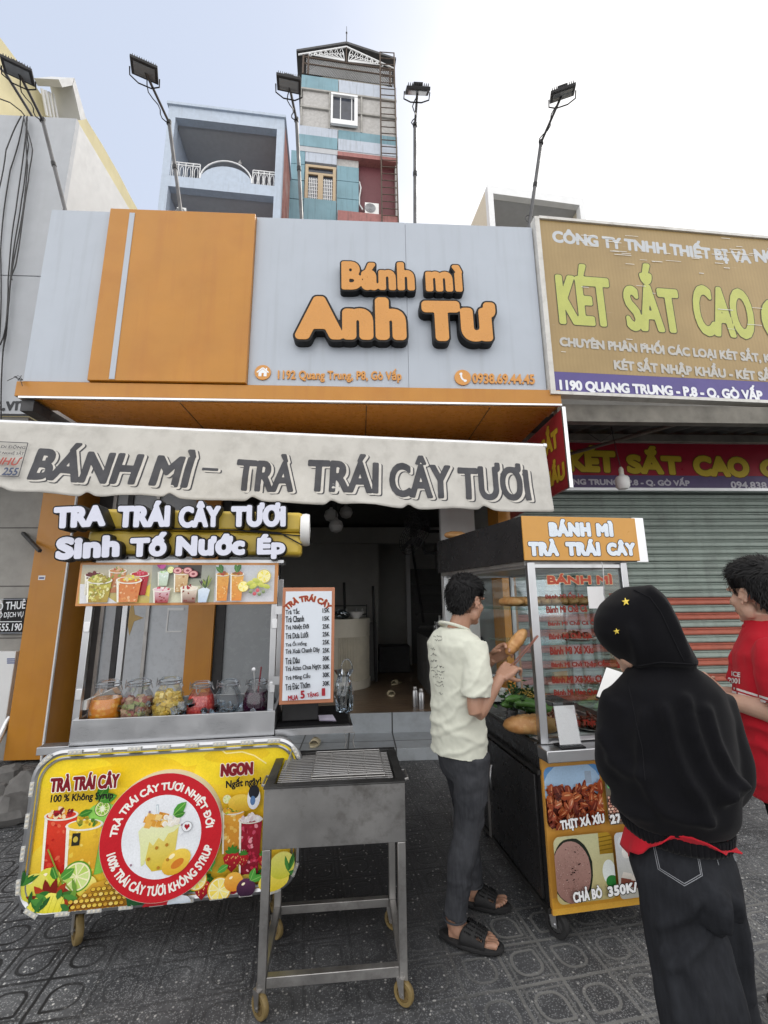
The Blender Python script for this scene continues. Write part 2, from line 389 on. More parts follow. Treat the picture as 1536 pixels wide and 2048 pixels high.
class Art:
    """flat printed artwork: coloured shapes in layers a few hundredths of a millimetre apart"""
    def __init__(s, M, n=0.0015, step=6e-5, clip=None): s.M = M; s.mb = MB(); s.z = n; s.st = step; s.clip = clip
    def cut(s, pts):
        C = s.clip
        for i in range(len(C)):                  # keep what lies inside the (convex, anticlockwise) sheet
            (ax, ay), (bx, by) = C[i], C[(i + 1) % len(C)]; o = []
            side = [(bx - ax) * (p[1] - ay) - (by - ay) * (p[0] - ax) for p in pts]
            if min(side) >= 0: continue
            for k in range(len(pts)):
                p, q, a, b_ = pts[k], pts[(k + 1) % len(pts)], side[k], side[(k + 1) % len(pts)]
                if a >= 0: o.append(p)
                if (a >= 0) != (b_ >= 0): t = a / (a - b_); o.append((p[0] + (q[0] - p[0]) * t, p[1] + (q[1] - p[1]) * t))
            pts = o
            if len(pts) < 3: return []
        return pts
    def poly(s, pts, col, col2=None):
        if s.clip: pts = s.cut(list(pts))
        if len(pts) < 3: return s
        s.z += s.st; c = lin(col); n = len(pts)
        ar = sum(pts[i][0] * pts[(i + 1) % n][1] - pts[(i + 1) % n][0] * pts[i][1] for i in range(n))
        if ar < 0: pts = pts[::-1]
        if col2 is None: s.mb.col = c
        else:
            c2 = lin(col2); ys = [p[1] for p in pts]; lo, hi = min(ys), max(ys) + 1e-9
            s.mb.col = tuple(tuple(a + (b - a) * (p[1] - lo) / (hi - lo) for a, b in zip(c, c2)) for p in pts)
        s.mb.add([(p[0], p[1], s.z) for p in pts], [tuple(range(n))], s.M)
        return s
    def rect(s, x0, y0, x1, y1, col, col2=None): return s.poly([(x0, y0), (x1, y0), (x1, y1), (x0, y1)], col, col2)
    def rrect(s, x0, y0, x1, y1, r, col, col2=None): return s.poly(rrect(x0, y0, x1, y1, r), col, col2)
    def ell(s, cx, cy, rx, ry, col, col2=None, rot=0, n=20, jit=0.0, a0=0, a1=2 * math.pi):
        ps = []
        for i in range(n if a1 - a0 > 6.2 else n + 1):
            a = a0 + (a1 - a0) * i / n; q = 1 + random.uniform(-jit, jit); x, y = rx * q * math.cos(a), ry * q * math.sin(a)
            ps.append((cx + x * math.cos(rot) - y * math.sin(rot), cy + x * math.sin(rot) + y * math.cos(rot)))
        return s.poly(ps, col, col2)
    def line(s, pts, w, col):
        for (x0, y0), (x1, y1) in zip(pts, pts[1:]):
            L = math.hypot(x1 - x0, y1 - y0) + 1e-9; nx, ny = -(y1 - y0) / L * w / 2, (x1 - x0) / L * w / 2
            s.poly([(x0 + nx, y0 + ny), (x0 - nx, y0 - ny), (x1 - nx, y1 - ny), (x1 + nx, y1 + ny)], col)
        return s
    def leaf(s, x, y, L, w, rot, col, vein=None):
        c, t = math.cos(rot), math.sin(rot); P = [(0, 0), (.25, .38), (.55, .5), (.8, .3), (1, 0), (.8, -.3), (.55, -.5), (.25, -.38)]
        s.poly([(x + a * L * c - b * w * t, y + a * L * t + b * w * c) for a, b in P], col)
        if vein: s.line([(x, y), (x + L * .9 * c, y + L * .9 * t)], w * .08, vein)
        return s
    def text(s, txt, p0, p1, h, col, off=.012, shear=0.0, space=1.0, arc=None):
        s.z += 3e-4; s.mb.col = lin(col); flat_text(s.mb, txt, s.M, p0, p1, h, off, s.z, shear, space, arc); s.z += 3e-4; return s
    def otext(s, txt, p0, p1, h, layers, shear=0.0, cell=.024, space=1.0, shift=None):
        """layers: [(level, colour)] biggest first"""
        L = Letters(txt, p0, p1, h, shear, cell, space, ref=layers[0][0])
        for i, (lev, col) in enumerate(layers):
            s.z += 1.5e-4; s.mb.col = lin(col); L.put(s.mb, s.M, lev, s.z, shift=(shift[i] if shift else (0, 0)))
        s.z += 1e-4; return s
    def build(s, name, m, parent): return obj(name, s.mb, m, parent, smooth=0)
def rrect(x0, y0, x1, y1, r, n=6):
    ps = []
    for cx, cy, a in ((x1 - r, y1 - r, 0), (x0 + r, y1 - r, 90), (x0 + r, y0 + r, 180), (x1 - r, y0 + r, 270)):
        ps += [(cx + r * math.cos(R(a + 90 * i / n)), cy + r * math.sin(R(a + 90 * i / n))) for i in range(n + 1)]
    return ps
def fbm(p, s=1.0, o=3): return noise.fractal(Vector(p) * s, 1.0, 2.0, o)

# ------------------------------------------------------------------ shared materials
M['orange'] = mat('orange_panel', (.47, .20, .02), .36, var=.06, vs=3, dirt=.25, dcol=(.36, .11, .014), ds=2.2, bump=.05, bs=25, streak=.3)
M['orange_dull'] = mat('orange_soffit', (.50, .19, .03), .3, var=.08, dirt=.2, dcol=(.2, .08, .02))
M['white_acp'] = mat('white_panel', (.43, .475, .54), .38, var=.03, dirt=.18, dcol=(.32, .345, .385), ds=1.5, streak=.45)
M['white_paint'] = mat('white_paint', (.72, .73, .74), .5, var=.04, dirt=.25, dcol=(.4, .4, .4))
M['black'] = mat('black_acrylic', (.007, .007, .008), .5, var=.2, spec=.25)
M['black_matt'] = mat('black_matt', (.02, .02, .022), .6, var=.25)
M['steel'] = metal('stainless', (.56, .57, .59), .3, .12)
M['steel_dull'] = metal('dull_steel', (.46, .45, .44), .42, .3, dirt=.45, dcol=(.07, .06, .05))
M['steel_dark'] = metal('sooty_steel', (.10, .10, .10), .5, .3, dirt=.6, dcol=(.02, .018, .015))
M['alu'] = metal('aluminium', (.75, .76, .78), .35, .1)
M['rust'] = mat('rusty_iron', (.10, .075, .06), .7, .4, var=.4, vs=20, bump=.2)
M['dark_iron'] = mat('dark_painted_iron', (.045, .045, .048), .5, .3, var=.3)
M['pglass'] = glass_thin('pane_glass', (.94, .97, .96), .5)
M['cglass'] = glass_thin('clear_glass', (.985, .99, .99), .5)
M['conc'] = mat('concrete', (.33, .32, .30), .85, var=.18, vs=3, dirt=.4, dcol=(.16, .155, .14), ds=2.5, bump=.3, bs=70)
M['print'] = printed('printed_vinyl')
M['print_gloss'] = printed('printed_gloss', .25, .5, .06, 0, .07)
M['cable'] = mat('black_cable', (.015, .015, .016), .5)
M['white_plastic'] = mat('white_plastic', (.75, .75, .74), .35, var=.03)
M['cream'] = mat('cream_board', (.62, .585, .50), .5, var=.05, dirt=.2, dcol=(.4, .36, .3))

# ------------------------------------------------------------------ the pavement: one sheet of patterned terrazzo pavers
def paver_mat():
    s = NT('patterned_pavers'); tc = s.n('ShaderNodeTexCoord')
    mp = s.n('ShaderNodeMapping', {'Vector': tc.outputs['Object'], 'Rotation': (0, 0, -R(7.4))})
    wob = s.n('ShaderNodeTexNoise', {'Vector': mp.outputs[0], 'Scale': 9.0, 'Detail': 3.0})
    wv = s.n('ShaderNodeVectorMath', {0: wob.outputs['Color'], 1: (.5, .5, .5)}, operation='SUBTRACT')
    ws = s.n('ShaderNodeVectorMath', {0: wv.outputs[0], 'Scale': .012}, operation='SCALE')
    pv = s.n('ShaderNodeVectorMath', {0: mp.outputs[0], 1: ws.outputs[0]}, operation='ADD')
    sep = s.n('ShaderNodeSeparateXYZ', {0: pv.outputs[0]}); X, Y = sep.outputs[0], sep.outputs[1]
    m = s.math; C = .2125
    cx = m('DIVIDE', m('SUBTRACT', X, .690), C); cy = m('DIVIDE', m('SUBTRACT', Y, 2.217), C)
    fx = m('FRACT', cx); fy = m('FRACT', cy)
    qx = m('ABSOLUTE', m('SUBTRACT', fx, .5)); qy = m('ABSOLUTE', m('SUBTRACT', fy, .5))
    def line(d, w): return s.ramp(d, w * .55, w, 1, 0)          # 1 on the line
    grid = m('MAXIMUM', line(m('SUBTRACT', .5, qx), .045), line(m('SUBTRACT', .5, qy), .045))
    # second thin line beside each joint
    sx = m('ABSOLUTE', m('SUBTRACT', qx, .375)); sy = m('ABSOLUTE', m('SUBTRACT', qy, .375))
    alt = m('GREATER_THAN', m('FRACT', m('MULTIPLY', m('FLOOR', cx), .5)), .25)
    second = m('MULTIPLY', m('MAXIMUM', line(sx, .03), line(sy, .03)), m('MULTIPLY', alt, .6))
    # rounded square with one sharp corner, turned cell by cell
    ux = m('SUBTRACT', fx, .5); uy = m('SUBTRACT', fy, .5)
    px = m('GREATER_THAN', m('FRACT', m('MULTIPLY', m('FLOOR', cx), .5)), .25); py = m('GREATER_THAN', m('FRACT', m('MULTIPLY', m('FLOOR', cy), .5)), .25)
    sgx = m('SUBTRACT', m('MULTIPLY', px, 2.), 1.); sgy = m('SUBTRACT', m('MULTIPLY', py, 2.), 1.)
    corner = m('MULTIPLY', m('GREATER_THAN', m('MULTIPLY', ux, sgx), 0.), m('GREATER_THAN', m('MULTIPLY', uy, sgy), 0.))
    rad = m('MULTIPLY_ADD', corner, -.2, .24); hw = .29
    dx = m('MAXIMUM', m('ADD', m('SUBTRACT', qx, hw), rad), 0.); dy = m('MAXIMUM', m('ADD', m('SUBTRACT', qy, hw), rad), 0.)
    ln = m('SQRT', m('ADD', m('MULTIPLY', dx, dx), m('MULTIPLY', dy, dy)))
    ring = line(m('ABSOLUTE', m('SUBTRACT', ln, rad)), .04)
    groove = m('MAXIMUM', m('MAXIMUM', grid, second), ring)
    ga = s.ramp(s.noise(mp.outputs[0], 1.6, 4), .35, .6, .55, 1.0)
    groove = m('MULTIPLY', groove, ga)
    major = m('MAXIMUM', line(m('ABSOLUTE', m('SUBTRACT', m('FRACT', m('MULTIPLY', cx, .5)), 0.)), .02), line(m('FRACT', m('MULTIPLY', cy, .5)), .02))
    # stone chips
    vo = s.n('ShaderNodeTexVoronoi', {'Vector': mp.outputs[0], 'Scale': 150.0, 'Randomness': 1.0}, feature='F1')
    chipr = s.n('ShaderNodeSeparateColor', {0: vo.outputs['Color']}).outputs[0]
    vo2 = s.n('ShaderNodeTexVoronoi', {'Vector': mp.outputs[0], 'Scale': 75.0}, feature='F1')
    chip2 = s.n('ShaderNodeSeparateColor', {0: vo2.outputs['Color']}).outputs[1]
    n1 = s.noise(mp.outputs[0], .9, 6, .6); n2 = s.noise(mp.outputs[0], 3.5, 6, .65); n3 = s.noise(mp.outputs[0], 40, 4)
    base = s.mix(s.ramp(n2, .35, .68), (.054, .057, .062), (.142, .146, .152))
    dens = s.ramp(n1, .36, .62, .24, .66)
    speck = m('MULTIPLY', m('GREATER_THAN', chipr, dens), s.ramp(vo.outputs['Distance'], .2, .55, 1, 0))
    spec2 = m('MULTIPLY', m('GREATER_THAN', chip2, .93), s.ramp(vo2.outputs['Distance'], .25, .45, 1, 0))
    col = s.mix(m('MULTIPLY', speck, .72), base, (.44, .45, .46))
    col = s.mix(spec2, col, (.62, .62, .60))
    col = s.mix(s.ramp(n3, .45, .7, 0, .35), col, (.05, .05, .055))
    pat = s.ramp(s.noise(mp.outputs[0], .8, 5, .6), .32, .68, .68, 1.32); col = s.n('ShaderNodeVectorMath', {0: col, 'Scale': pat}, operation='SCALE').outputs[0]
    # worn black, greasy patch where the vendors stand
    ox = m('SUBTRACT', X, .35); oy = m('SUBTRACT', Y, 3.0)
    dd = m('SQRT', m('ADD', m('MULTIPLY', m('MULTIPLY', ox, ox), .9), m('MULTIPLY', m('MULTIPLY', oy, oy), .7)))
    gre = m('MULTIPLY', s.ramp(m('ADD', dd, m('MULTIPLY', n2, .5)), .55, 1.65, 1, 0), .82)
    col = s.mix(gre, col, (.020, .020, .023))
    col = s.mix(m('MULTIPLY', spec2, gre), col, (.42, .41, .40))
    # grooves: dark with dirt, pale with dust towards the right and front
    dusty = m('MULTIPLY', s.ramp(X, .3, 1.0), s.ramp(Y, 2.7, 2.3))
    gcol = s.mix(dusty, (.012, .012, .013), (.22, .22, .21))
    lefty = s.ramp(X, -.75, -.95, .4, 1.0)
    col = s.mix(m('MULTIPLY', groove, m('MAXIMUM', lefty, m('MULTIPLY', dusty, .8))), col, gcol)
    rough = m('SUBTRACT', .72, m('MULTIPLY', gre, .30))
    b = s.bsdf(Base_Color=col, Roughness=rough, Specular_IOR_Level=.45)
    h = m('ADD', m('MULTIPLY', groove, -1.0), m('MULTIPLY', n3, .35))
    s.set(b.inputs['Normal'], s.bump(h, .32, .006)); return s.mat
M['pavers'] = paver_mat()
b = MB(); b.quad((-60, -30, 0), (60, -30, 0), (60, 90, 0), (-60, 90, 0)); struct('sidewalk', b, M['pavers'])

# ------------------------------------------------------------------ the shop house
FY = 4.95                                       # front plane of the piers
FZ = .32                                        # raised shop floor
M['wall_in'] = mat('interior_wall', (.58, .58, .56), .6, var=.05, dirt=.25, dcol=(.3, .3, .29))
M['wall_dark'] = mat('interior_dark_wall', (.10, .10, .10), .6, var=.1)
M['floor_in'] = mat('wood_plank_floor', (.19, .13, .085), .35, var=.4, vs=3, stretch=(1, 8, 1))
M['door_white'] = mat('speckled_white_door', (.50, .53, .57), .45, var=.04, dirt=.35, dcol=(.27, .29, .31), ds=22)
def step_mat():
    s = NT('step_tiles'); v = s.obj(); br = s.n('ShaderNodeTexBrick', {'Vector': s.obj(rot=(R(0), 0, 0)), 'Scale': 1.0, 'Mortar Size': .008, 'Brick Width': .48, 'Row Height': 5.0, 'Color1': (.37, .40, .43, 1), 'Color2': (.42, .45, .48, 1), 'Mortar': (.05, .05, .05, 1)}, offset=0.0)
    c = s.mix(s.ramp(s.noise(v, 5, 6, .65), .42, .75, 0, .5), br.outputs['Color'], (.16, .16, .16)); s.bsdf(Base_Color=c, Roughness=.4); return s.mat
M['step'] = step_mat()
HOUSE = thing('shop_house', 'sandwich shop house with orange piers, open dark front and pale tiled steps', 'building', (-.6, FY, 0))
XL, XR = -3.56, 1.78
b = MB()
b.box((-3.56, FY, .03), (-3.20, 5.46, 3.55)); obj('pier', b, M['orange'], HOUSE, bevel=.004)
b = MB(); b.box((-3.203, FY - .004, .02), (-3.188, FY + .02, 3.5)); obj('pier_edge_trim', b, M['white_paint'], HOUSE)
b = MB(); p_, q_ = aty(76, 1160, FY), aty(91, 1151, FY); b.box((p_.x, FY - .0015, p_.z), (q_.x, FY - .0002, q_.z)); stk = obj('sticker', b, M['white_paint'], HOUSE); b = MB(); b.box((p_.x + .01, FY - .0025, p_.z + .012), (q_.x - .01, FY - .0016, p_.z + .03)); obj('sticker_stripe', b, mat('sticker_blue', (.06, .08, .25), .5), stk)
xr = aty(1000, 1100, FY).x
b = MB(); b.box((xr, FY, .03), (XR, 5.35, 3.55)); obj('pier', b, M['orange'], HOUSE, bevel=.004)
# walls, ceiling, floor
b = MB(); b.box((-3.7, 5.465, .0), (-3.202, 10.2, 3.6)); b.box((XR - .05, 5.352, 0), (XR + .2, 10.2, 3.6)); b.box((-3.2, 10.0, 0), (XR - .05, 10.2, 3.6))
obj('wall', b, M['wall_in'], HOUSE)
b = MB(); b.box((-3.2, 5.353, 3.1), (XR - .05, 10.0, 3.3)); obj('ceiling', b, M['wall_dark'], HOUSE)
b = MB(); b.box((-1.62, 5.25, .0), (XR - .05, 10.0, FZ)); obj('shop_floor', b, M['floor_in'], HOUSE)
b = MB(); b.box((-.9, 4.70, 0), (xr, 5.249, .115)); obj('step', b, M['step'], HOUSE, bevel=.004)
b = MB(); b.box((-.9, 5.235, .1152), (xr, 5.2495, FZ + .003)); obj('step', b, M['step'], HOUSE)
# upper band above the opening
b = MB(); b.box((-3.199, 5.0, 2.97), (xr, 5.34, 3.55)); obj('lintel', b, M['orange_dull'], HOUSE)
b = MB(); b.box((-3.7, 5.36, 3.61), (XR + .2, 10.2, 5.2)); obj('upper_wall', b, M['conc'], HOUSE)
# front of the left bay: aluminium sliding door with white leaves, orange post, grey glass panel
xa = [aty(x, 1330, 5.42).x for x in (195, 287, 372, 425, 440, 545)]
b = MB(); b.box((-3.2, 5.40, .03), (xa[0] - .004, 5.46, .5)); b.box((-3.2, 5.40, .5), (-3.02, 5.46, 2.95)); b.box((-2.86, 5.39, .5), (-2.80, 5.46, 2.95)); obj('door_frame', b, M['dark_iron'], HOUSE)
for i in (0, 1):
    b = MB(); b.box((xa[i] + .02, 5.42, .03), (xa[i + 1] - .02, 5.46, 2.95)); dl = obj('door_leaf', b, M['door_white'], HOUSE)
    if i:
        h = MB(); x = (xa[1] + xa[2]) / 2; h.box((x - .02, 5.412, 1.47), (x + .17, 5.419, 1.50)); h.box((x - .02, 5.412, 1.22), (x + .17, 5.419, 1.235)); h.box((x - .02, 5.412, 1.235), (x - .005, 5.419, 1.47)); obj('hatch_frame', h, M['white_paint'], dl)
st = MB(); c = aty(262, 1236, 5.415); P = []
for k in range(8): a = math.pi / 4 * k + math.pi / 2; r = (.20 if k % 2 == 0 else .055) * (1 if k % 4 == 0 else .72 if k % 2 == 0 else 1); P.append((c.x + r * math.cos(a), c.z + r * math.sin(a)))
st.prism([(x, z) for x, z in P], 0, .002, frame((0, 5.417, 0), (1, 0, 0))); obj('gold_star_decal', st, mat('gold_decal', (.45, .30, .10), .4), HOUSE)
b = MB(); b.box((xa[1] - .019, 5.39, .03), (xa[1] + .019, 5.465, 2.95)); b.box((xa[0] - .02, 5.39, .03), (xa[0] + .019, 5.465, 2.95)); obj('door_frame', b, M['steel_dull'], HOUSE)
b = MB(); b.box((xa[2], 5.36, .03), (xa[3], 5.48, 2.95)); obj('orange_post', b, M['orange'], HOUSE)
b = MB(); b.box((xa[4] + .03, 5.425, .35), (xa[5], 5.44, 2.6)); obj('glass_panel', b, mat('frosted_grey_glass', (.30, .32, .34), .25, var=.05), HOUSE)
b = MB(); b.box((xa[3] + .002, 5.40, .33), (xa[4] + .029, 5.46, 2.95)); b.box((xa[5] + .001, 5.40, .33), (xa[5] + .05, 5.46, 2.95)); obj('door_frame', b, M['black_matt'], HOUSE)
# inside: loft beam, partition, doorway post, white return wall
b = MB(); p = aty(610, 1088, 9.0); q = aty(825, 1056, 9.0); b.box((-3.2, 8.9, p.z), (XR - .06, 9.2, q.z)); obj('loft_beam', b, M['wall_in'], HOUSE)
b = MB(); q = aty(757, 1200, 9.1); b.box((-3.2, 9.06, FZ), (q.x, 9.19, p.z - .001)); obj('partition', b, M['wall_in'], HOUSE)
b = MB(); q = aty(818, 1200, 9.0); b.box((q.x - .05, 8.95, FZ), (q.x + .03, 9.05, p.z - .002)); obj('door_post', b, M['white_paint'], HOUSE)
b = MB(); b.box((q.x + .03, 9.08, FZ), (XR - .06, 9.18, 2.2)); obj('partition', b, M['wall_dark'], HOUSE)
b = MB(); q = aty(882, 1100, 5.4); b.box((q.x, 5.36, FZ), (q.x + .10, 5.46, 3.09)); q2 = aty(952, 1100, 5.4); b.box((q.x + .101, 5.40, FZ), (q2.x, 5.46, 3.09)); obj('white_return_wall', b, M['white_paint'], HOUSE)

# ------------------------------------------------------------------ the big shop sign
SY = 3.45
SGN = thing('shop_sign', 'wide white and orange sign box with raised orange lettering Bánh mì Anh Tư', 'shop sign', (-.55, SY, 3.2))
FS = frame((0, SY, 0), (1, 0, 0))
zt, zb = 5.04, 3.36
x0, x1, x2, x3 = -2.775, -2.235, -.955, 1.635
b = MB(); b.box((x0, SY, zb), (x1 - .001, SY + .2, zt)); obj('white_panel', b, M['white_acp'], SGN, bevel=.003)
xm = .42
b = MB(); b.box((x2 + .002, SY, zb), (xm - .0015, SY + .2, zt)); b.box((xm + .0015, SY + .001, zb), (x3, SY + .2, zt)); obj('white_panel', b, M['white_acp'], SGN)
b = MB(); b.box((x1, SY - .05, zb - .005), (x2, SY + .19, zt - .012)); obj('orange_panel', b, M['orange'], SGN, bevel=.004)
u0, v0 = fuv(FS, 222, 758, .053); u1, v1 = fuv(FS, 268, 426, .053)
b = MB(); b.box((u0 - .016, SY - .056, v0), (u0 + .028, SY - .05, v1)); obj('white_strip', b, M['white_acp'], SGN)
b = MB(); b.box((-2.80, SY - .03, 3.215), (1.745, SY + .25, 3.345)); obj('orange_beam', b, M['orange'], SGN, bevel=.004)
b = MB(); b.box((-2.765, SY - .034, 3.198), (1.745, SY - .008, 3.214)); obj('edge_trim', b, M['alu'], SGN)
b = MB(); b.box((-2.6, SY + .001, 3.19), (1.70, 4.94, 3.212)); obj('soffit', b, M['orange_dull'], SGN)
for x in (-1.5, .05, 1.12): b = MB(); b.box((x, SY + .003, 3.187), (x + .006, 4.93, 3.1895)); obj('soffit_joint', b, M['black_matt'], SGN)
b = MB(); b.box((-2.76, SY, 3.10), (-2.66, 4.6, 3.196)); obj('bracket', b, M['dark_iron'], SGN)
b = MB(); b.box((x0 + .02, SY + .201, 3.4), (x3 - .02, SY + .25, 5.0)); b.box((x0 + .3, SY + .25, 3.5), (x0 + .36, 5.35, 3.56)); b.box((x3 - .3, SY + .25, 3.5), (x3 - .24, 5.35, 3.56)); obj('back_frame', b, M['dark_iron'], SGN)
M['sign_orange'] = mat('orange_acrylic', (.60, .27, .055), .3, var=.04)
def ptx(F, a, bb, top, n=0.0):
    """lettering box from photo pixels: baseline left, baseline right, a point at cap top above the left end"""
    p, q, t = fuv(F, *a, n), fuv(F, *bb, n), fuv(F, *top, n)
    d = Vector((q[0] - p[0], q[1] - p[1])); nrm = Vector((-d.y, d.x)).normalized()
    return p, q, abs((Vector(t) - Vector(p)).dot(nrm))
def letters3d(F, txt, a, bb, top, parent, n0, depth, lev, face_lev, fm, sm, shear=0, cell=.028, space=1.0, name='lettering'):
    p, q, h = ptx(F, a, bb, top, n0 + depth); L = Letters(txt, p, q, h, shear, cell, space, ref=lev)
    b = MB(); L.put(b, F, lev, n0, n0 + depth); o = obj(name, b, sm, parent, smooth=30)
    f = MB(); L.put(f, F, face_lev, n0 + depth + .0005, n0 + depth + .004); obj('letter_face', f, fm, o, smooth=30); return o
letters3d(FS, 'Bánh', (681, 582), (832, 584), (681, 522), SGN, .0, .075, .105, .062, M['sign_orange'], M['black'], space=1.09)
letters3d(FS, 'mì', (850, 585), (928, 586), (850, 528), SGN, .0, .075, .105, .062, M['sign_orange'], M['black'], space=1.12)
letters3d(FS, 'Anh', (586, 682), (815, 684), (586, 590), SGN, .0, .09, .115, .078, M['sign_orange'], M['black'], space=1.13)
letters3d(FS, 'Tư', (843, 686), (999, 687), (843, 600), SGN, .0, .09, .115, .078, M['sign_orange'], M['black'], space=1.12)
def plain3d(F, txt, a, bb, top, parent, n0, n1, m, off=.02, name='lettering', space=1.0):
    p, q, h = ptx(F, a, bb, top, n0); L = Letters(txt, p, q, h, 0, .04, space, ref=off); b = MB(); L.put(b, F, off, n0, n1); return obj(name, b, m, parent, smooth=30)
plain3d(FS, '1192 Quang Trung, P8, Gò Vấp', (556, 764), (803, 766), (556, 737), SGN, .0005, .012, M['sign_orange'], .035, space=1.05)
plain3d(FS, '0938.69.44.45', (945, 767), (1069, 769), (945, 748), SGN, .0005, .012, M['sign_orange'], .035)
for px, kind in ((526, 'house'), (925, 'phone')):
    c = fuv(FS, px, 746 if kind == 'house' else 756); r = abs(fuv(FS, px + 16, 750)[0] - c[0])
    b = MB(); b.prism([(c[0] + r * math.cos(2 * math.pi * i / 32), c[1] + r * math.sin(2 * math.pi * i / 32)) for i in range(32)], .0005, .012, FS); ic = obj(kind + '_emblem', b, M['sign_orange'], SGN)
    A = Art(FS, .0125)
    X = lambda a, bb: (c[0] + a * r, c[1] + bb * r)
    if kind == 'house':
        A.line([X(-.72, -.02), X(0, .62), X(.72, -.02)], r * .17, 'e8edf2'); A.poly([X(-.5, .02), X(0, .45), X(.5, .02), X(.5, -.55), X(-.5, -.55)], 'e8edf2'); A.rect(*X(-.13, -.56), *X(.13, -.1), 'c98637'); A.rect(*X(.36, .3), *X(.52, .6), 'e8edf2')
    else:
        pts = [X(.62 * math.cos(a) + .42, .62 * math.sin(a) + .18) for a in [R(155 + 10 * i) for i in range(11)]]; A.line(pts, r * .22, 'e8edf2'); A.ell(*X(-.22, .45), r * .2, r * .15, 'e8edf2', rot=.5); A.ell(*X(.28, -.45), r * .2, r * .15, 'e8edf2', rot=.5)
    A.build('pictogram', M['print'], ic)
# stray wires at the sign's lower corner
b = MB()
for k in range(7):
    p = aty(46, 760, SY - .05); b.tube([p, p + Vector((random.uniform(-.06, .02), -.02, random.uniform(-.04, .05))), p + Vector((random.uniform(-.12, .03), -.03, random.uniform(-.08, .03)))], .0025, 5)
obj('loose_wires', b, M['cable'], SGN)

# ------------------------------------------------------------------ floodlights on bent poles
M['lamp_glass'] = mat('floodlight_glass', (.22, .24, .26), .12, var=.15)
M['pole'] = metal('galvanised_pole', (.14, .14, .145), .45, .3, dirt=.4)
def floodlight(base, bend, head, label, tilt, ring=False, yawd=0, back=False):
    B = aty(*base, 3.62); B.z = 5.0; E = aty(*bend, 3.5); Hd = aty(*head, 3.12)
    t = thing('floodlight', label, 'floodlight', (B.x, 3.62, 5.0), 0, 'floodlights above the shop sign')
    foot = aty(*base, 3.62)
    b = MB(); b.tube([(foot.x, 3.62, 4.9), foot, E], .017, 8); b.tube([E, Hd - (Hd - E) * .06], .012, 8)
    if ring: pts = [E + (foot - E) * .88 + Vector((.045 * math.cos(a), .02, .045 * math.sin(a))) for a in [2 * math.pi * i / 14 for i in range(14)]]; b.tube(pts, .004, 5, closed=True)
    obj('pole', b, M['pole'], t)
    b = MB(); mid = (E + foot) / 2; b.cyl(mid - (E - foot).normalized() * .02, mid + (E - foot).normalized() * .02, .021); obj('clamp', b, M['black_matt'], t)
    b = MB(); b.cyl(E - Vector((0, 0, .02)), E + Vector((0, 0, .02)), .022); obj('clamp', b, M['black_matt'], t)
    b = MB(); w = Hd - E; k = 9
    b.tube([E + w * (i / k) + Vector((-.02 - .02 * math.sin(i * 1.3), 0, -.05 * math.sin(math.pi * i / k))) for i in range(k + 1)], .005, 5); obj('cable', b, M['cable'], t)
    # head: local x width, y towards street, face looks down and back to the sign
    Mh = Matrix.Translation(Hd) @ Matrix.Rotation(R(yawd), 4, 'Z') @ Matrix.Rotation(R(tilt), 4, 'X') @ Matrix.Scale(.86, 4)
    b = MB(); b.box((-.125, -.10, -.012), (.125, .10, .016), Mh)
    for i in range(11): x = -.105 + .021 * i; b.box((x - .003, -.085, .0165), (x + .003, .085, .045), Mh)
    b.box((-.05, -.05, .0168), (.05, .05, .06), Mh); hd = obj('lamp_housing', b, M['black_matt'], t, bevel=.003)
    g = MB(); g.box((-.098, -.072, -.0155), (.098, .076, -.0125), Mh); obj('lens', g, M['lamp_glass'], hd)
    y = MB(); y.tube([Mh @ Vector(p) for p in ((-.137, .03, .0), (-.137, .075, -.05), (-.06, .115, -.065), (.06, .115, -.065), (.137, .075, -.05), (.137, .03, .0))], .006, 5); obj('yoke', y, M['black_matt'], t)
floodlight((130, 418), (85, 240), (36, 142), 'black floodlight on a bent pole nearest the pale neighbour building, cut by the photo edge', 12, yawd=28)
floodlight((362, 425), (338, 245), (289, 140), 'black floodlight on a pole leaning in front of the pale blue balcony house', 12, yawd=22)
floodlight((603, 437), (593, 240), (578, 168), 'black floodlight on a pole in front of the teal tower house', 20, yawd=8)
floodlight((830, 447), (830, 250), (835, 182), 'black floodlight on a straight pole against open white sky right of the teal tower', 42, yawd=0)
floodlight((1058, 455), (1082, 285), (1125, 187), 'black floodlight on a right-leaning pole with a wire ring, beside the gold billboard', 28, ring=True, yawd=-22)
b = MB(); B2 = aty(64, 232, 3.95); b.tube([B2 - Vector((0, 0, .1)), B2, aty(10, 145, 3.5)], .014, 8); b.tube([aty(10, 145, 3.5), aty(-40, 100, 3.2)], .012)
single('lamp_pole', b, M['pole'], 'thin dark lamp pole rising from the pale neighbour wall behind the leftmost floodlight', 'lamp pole')

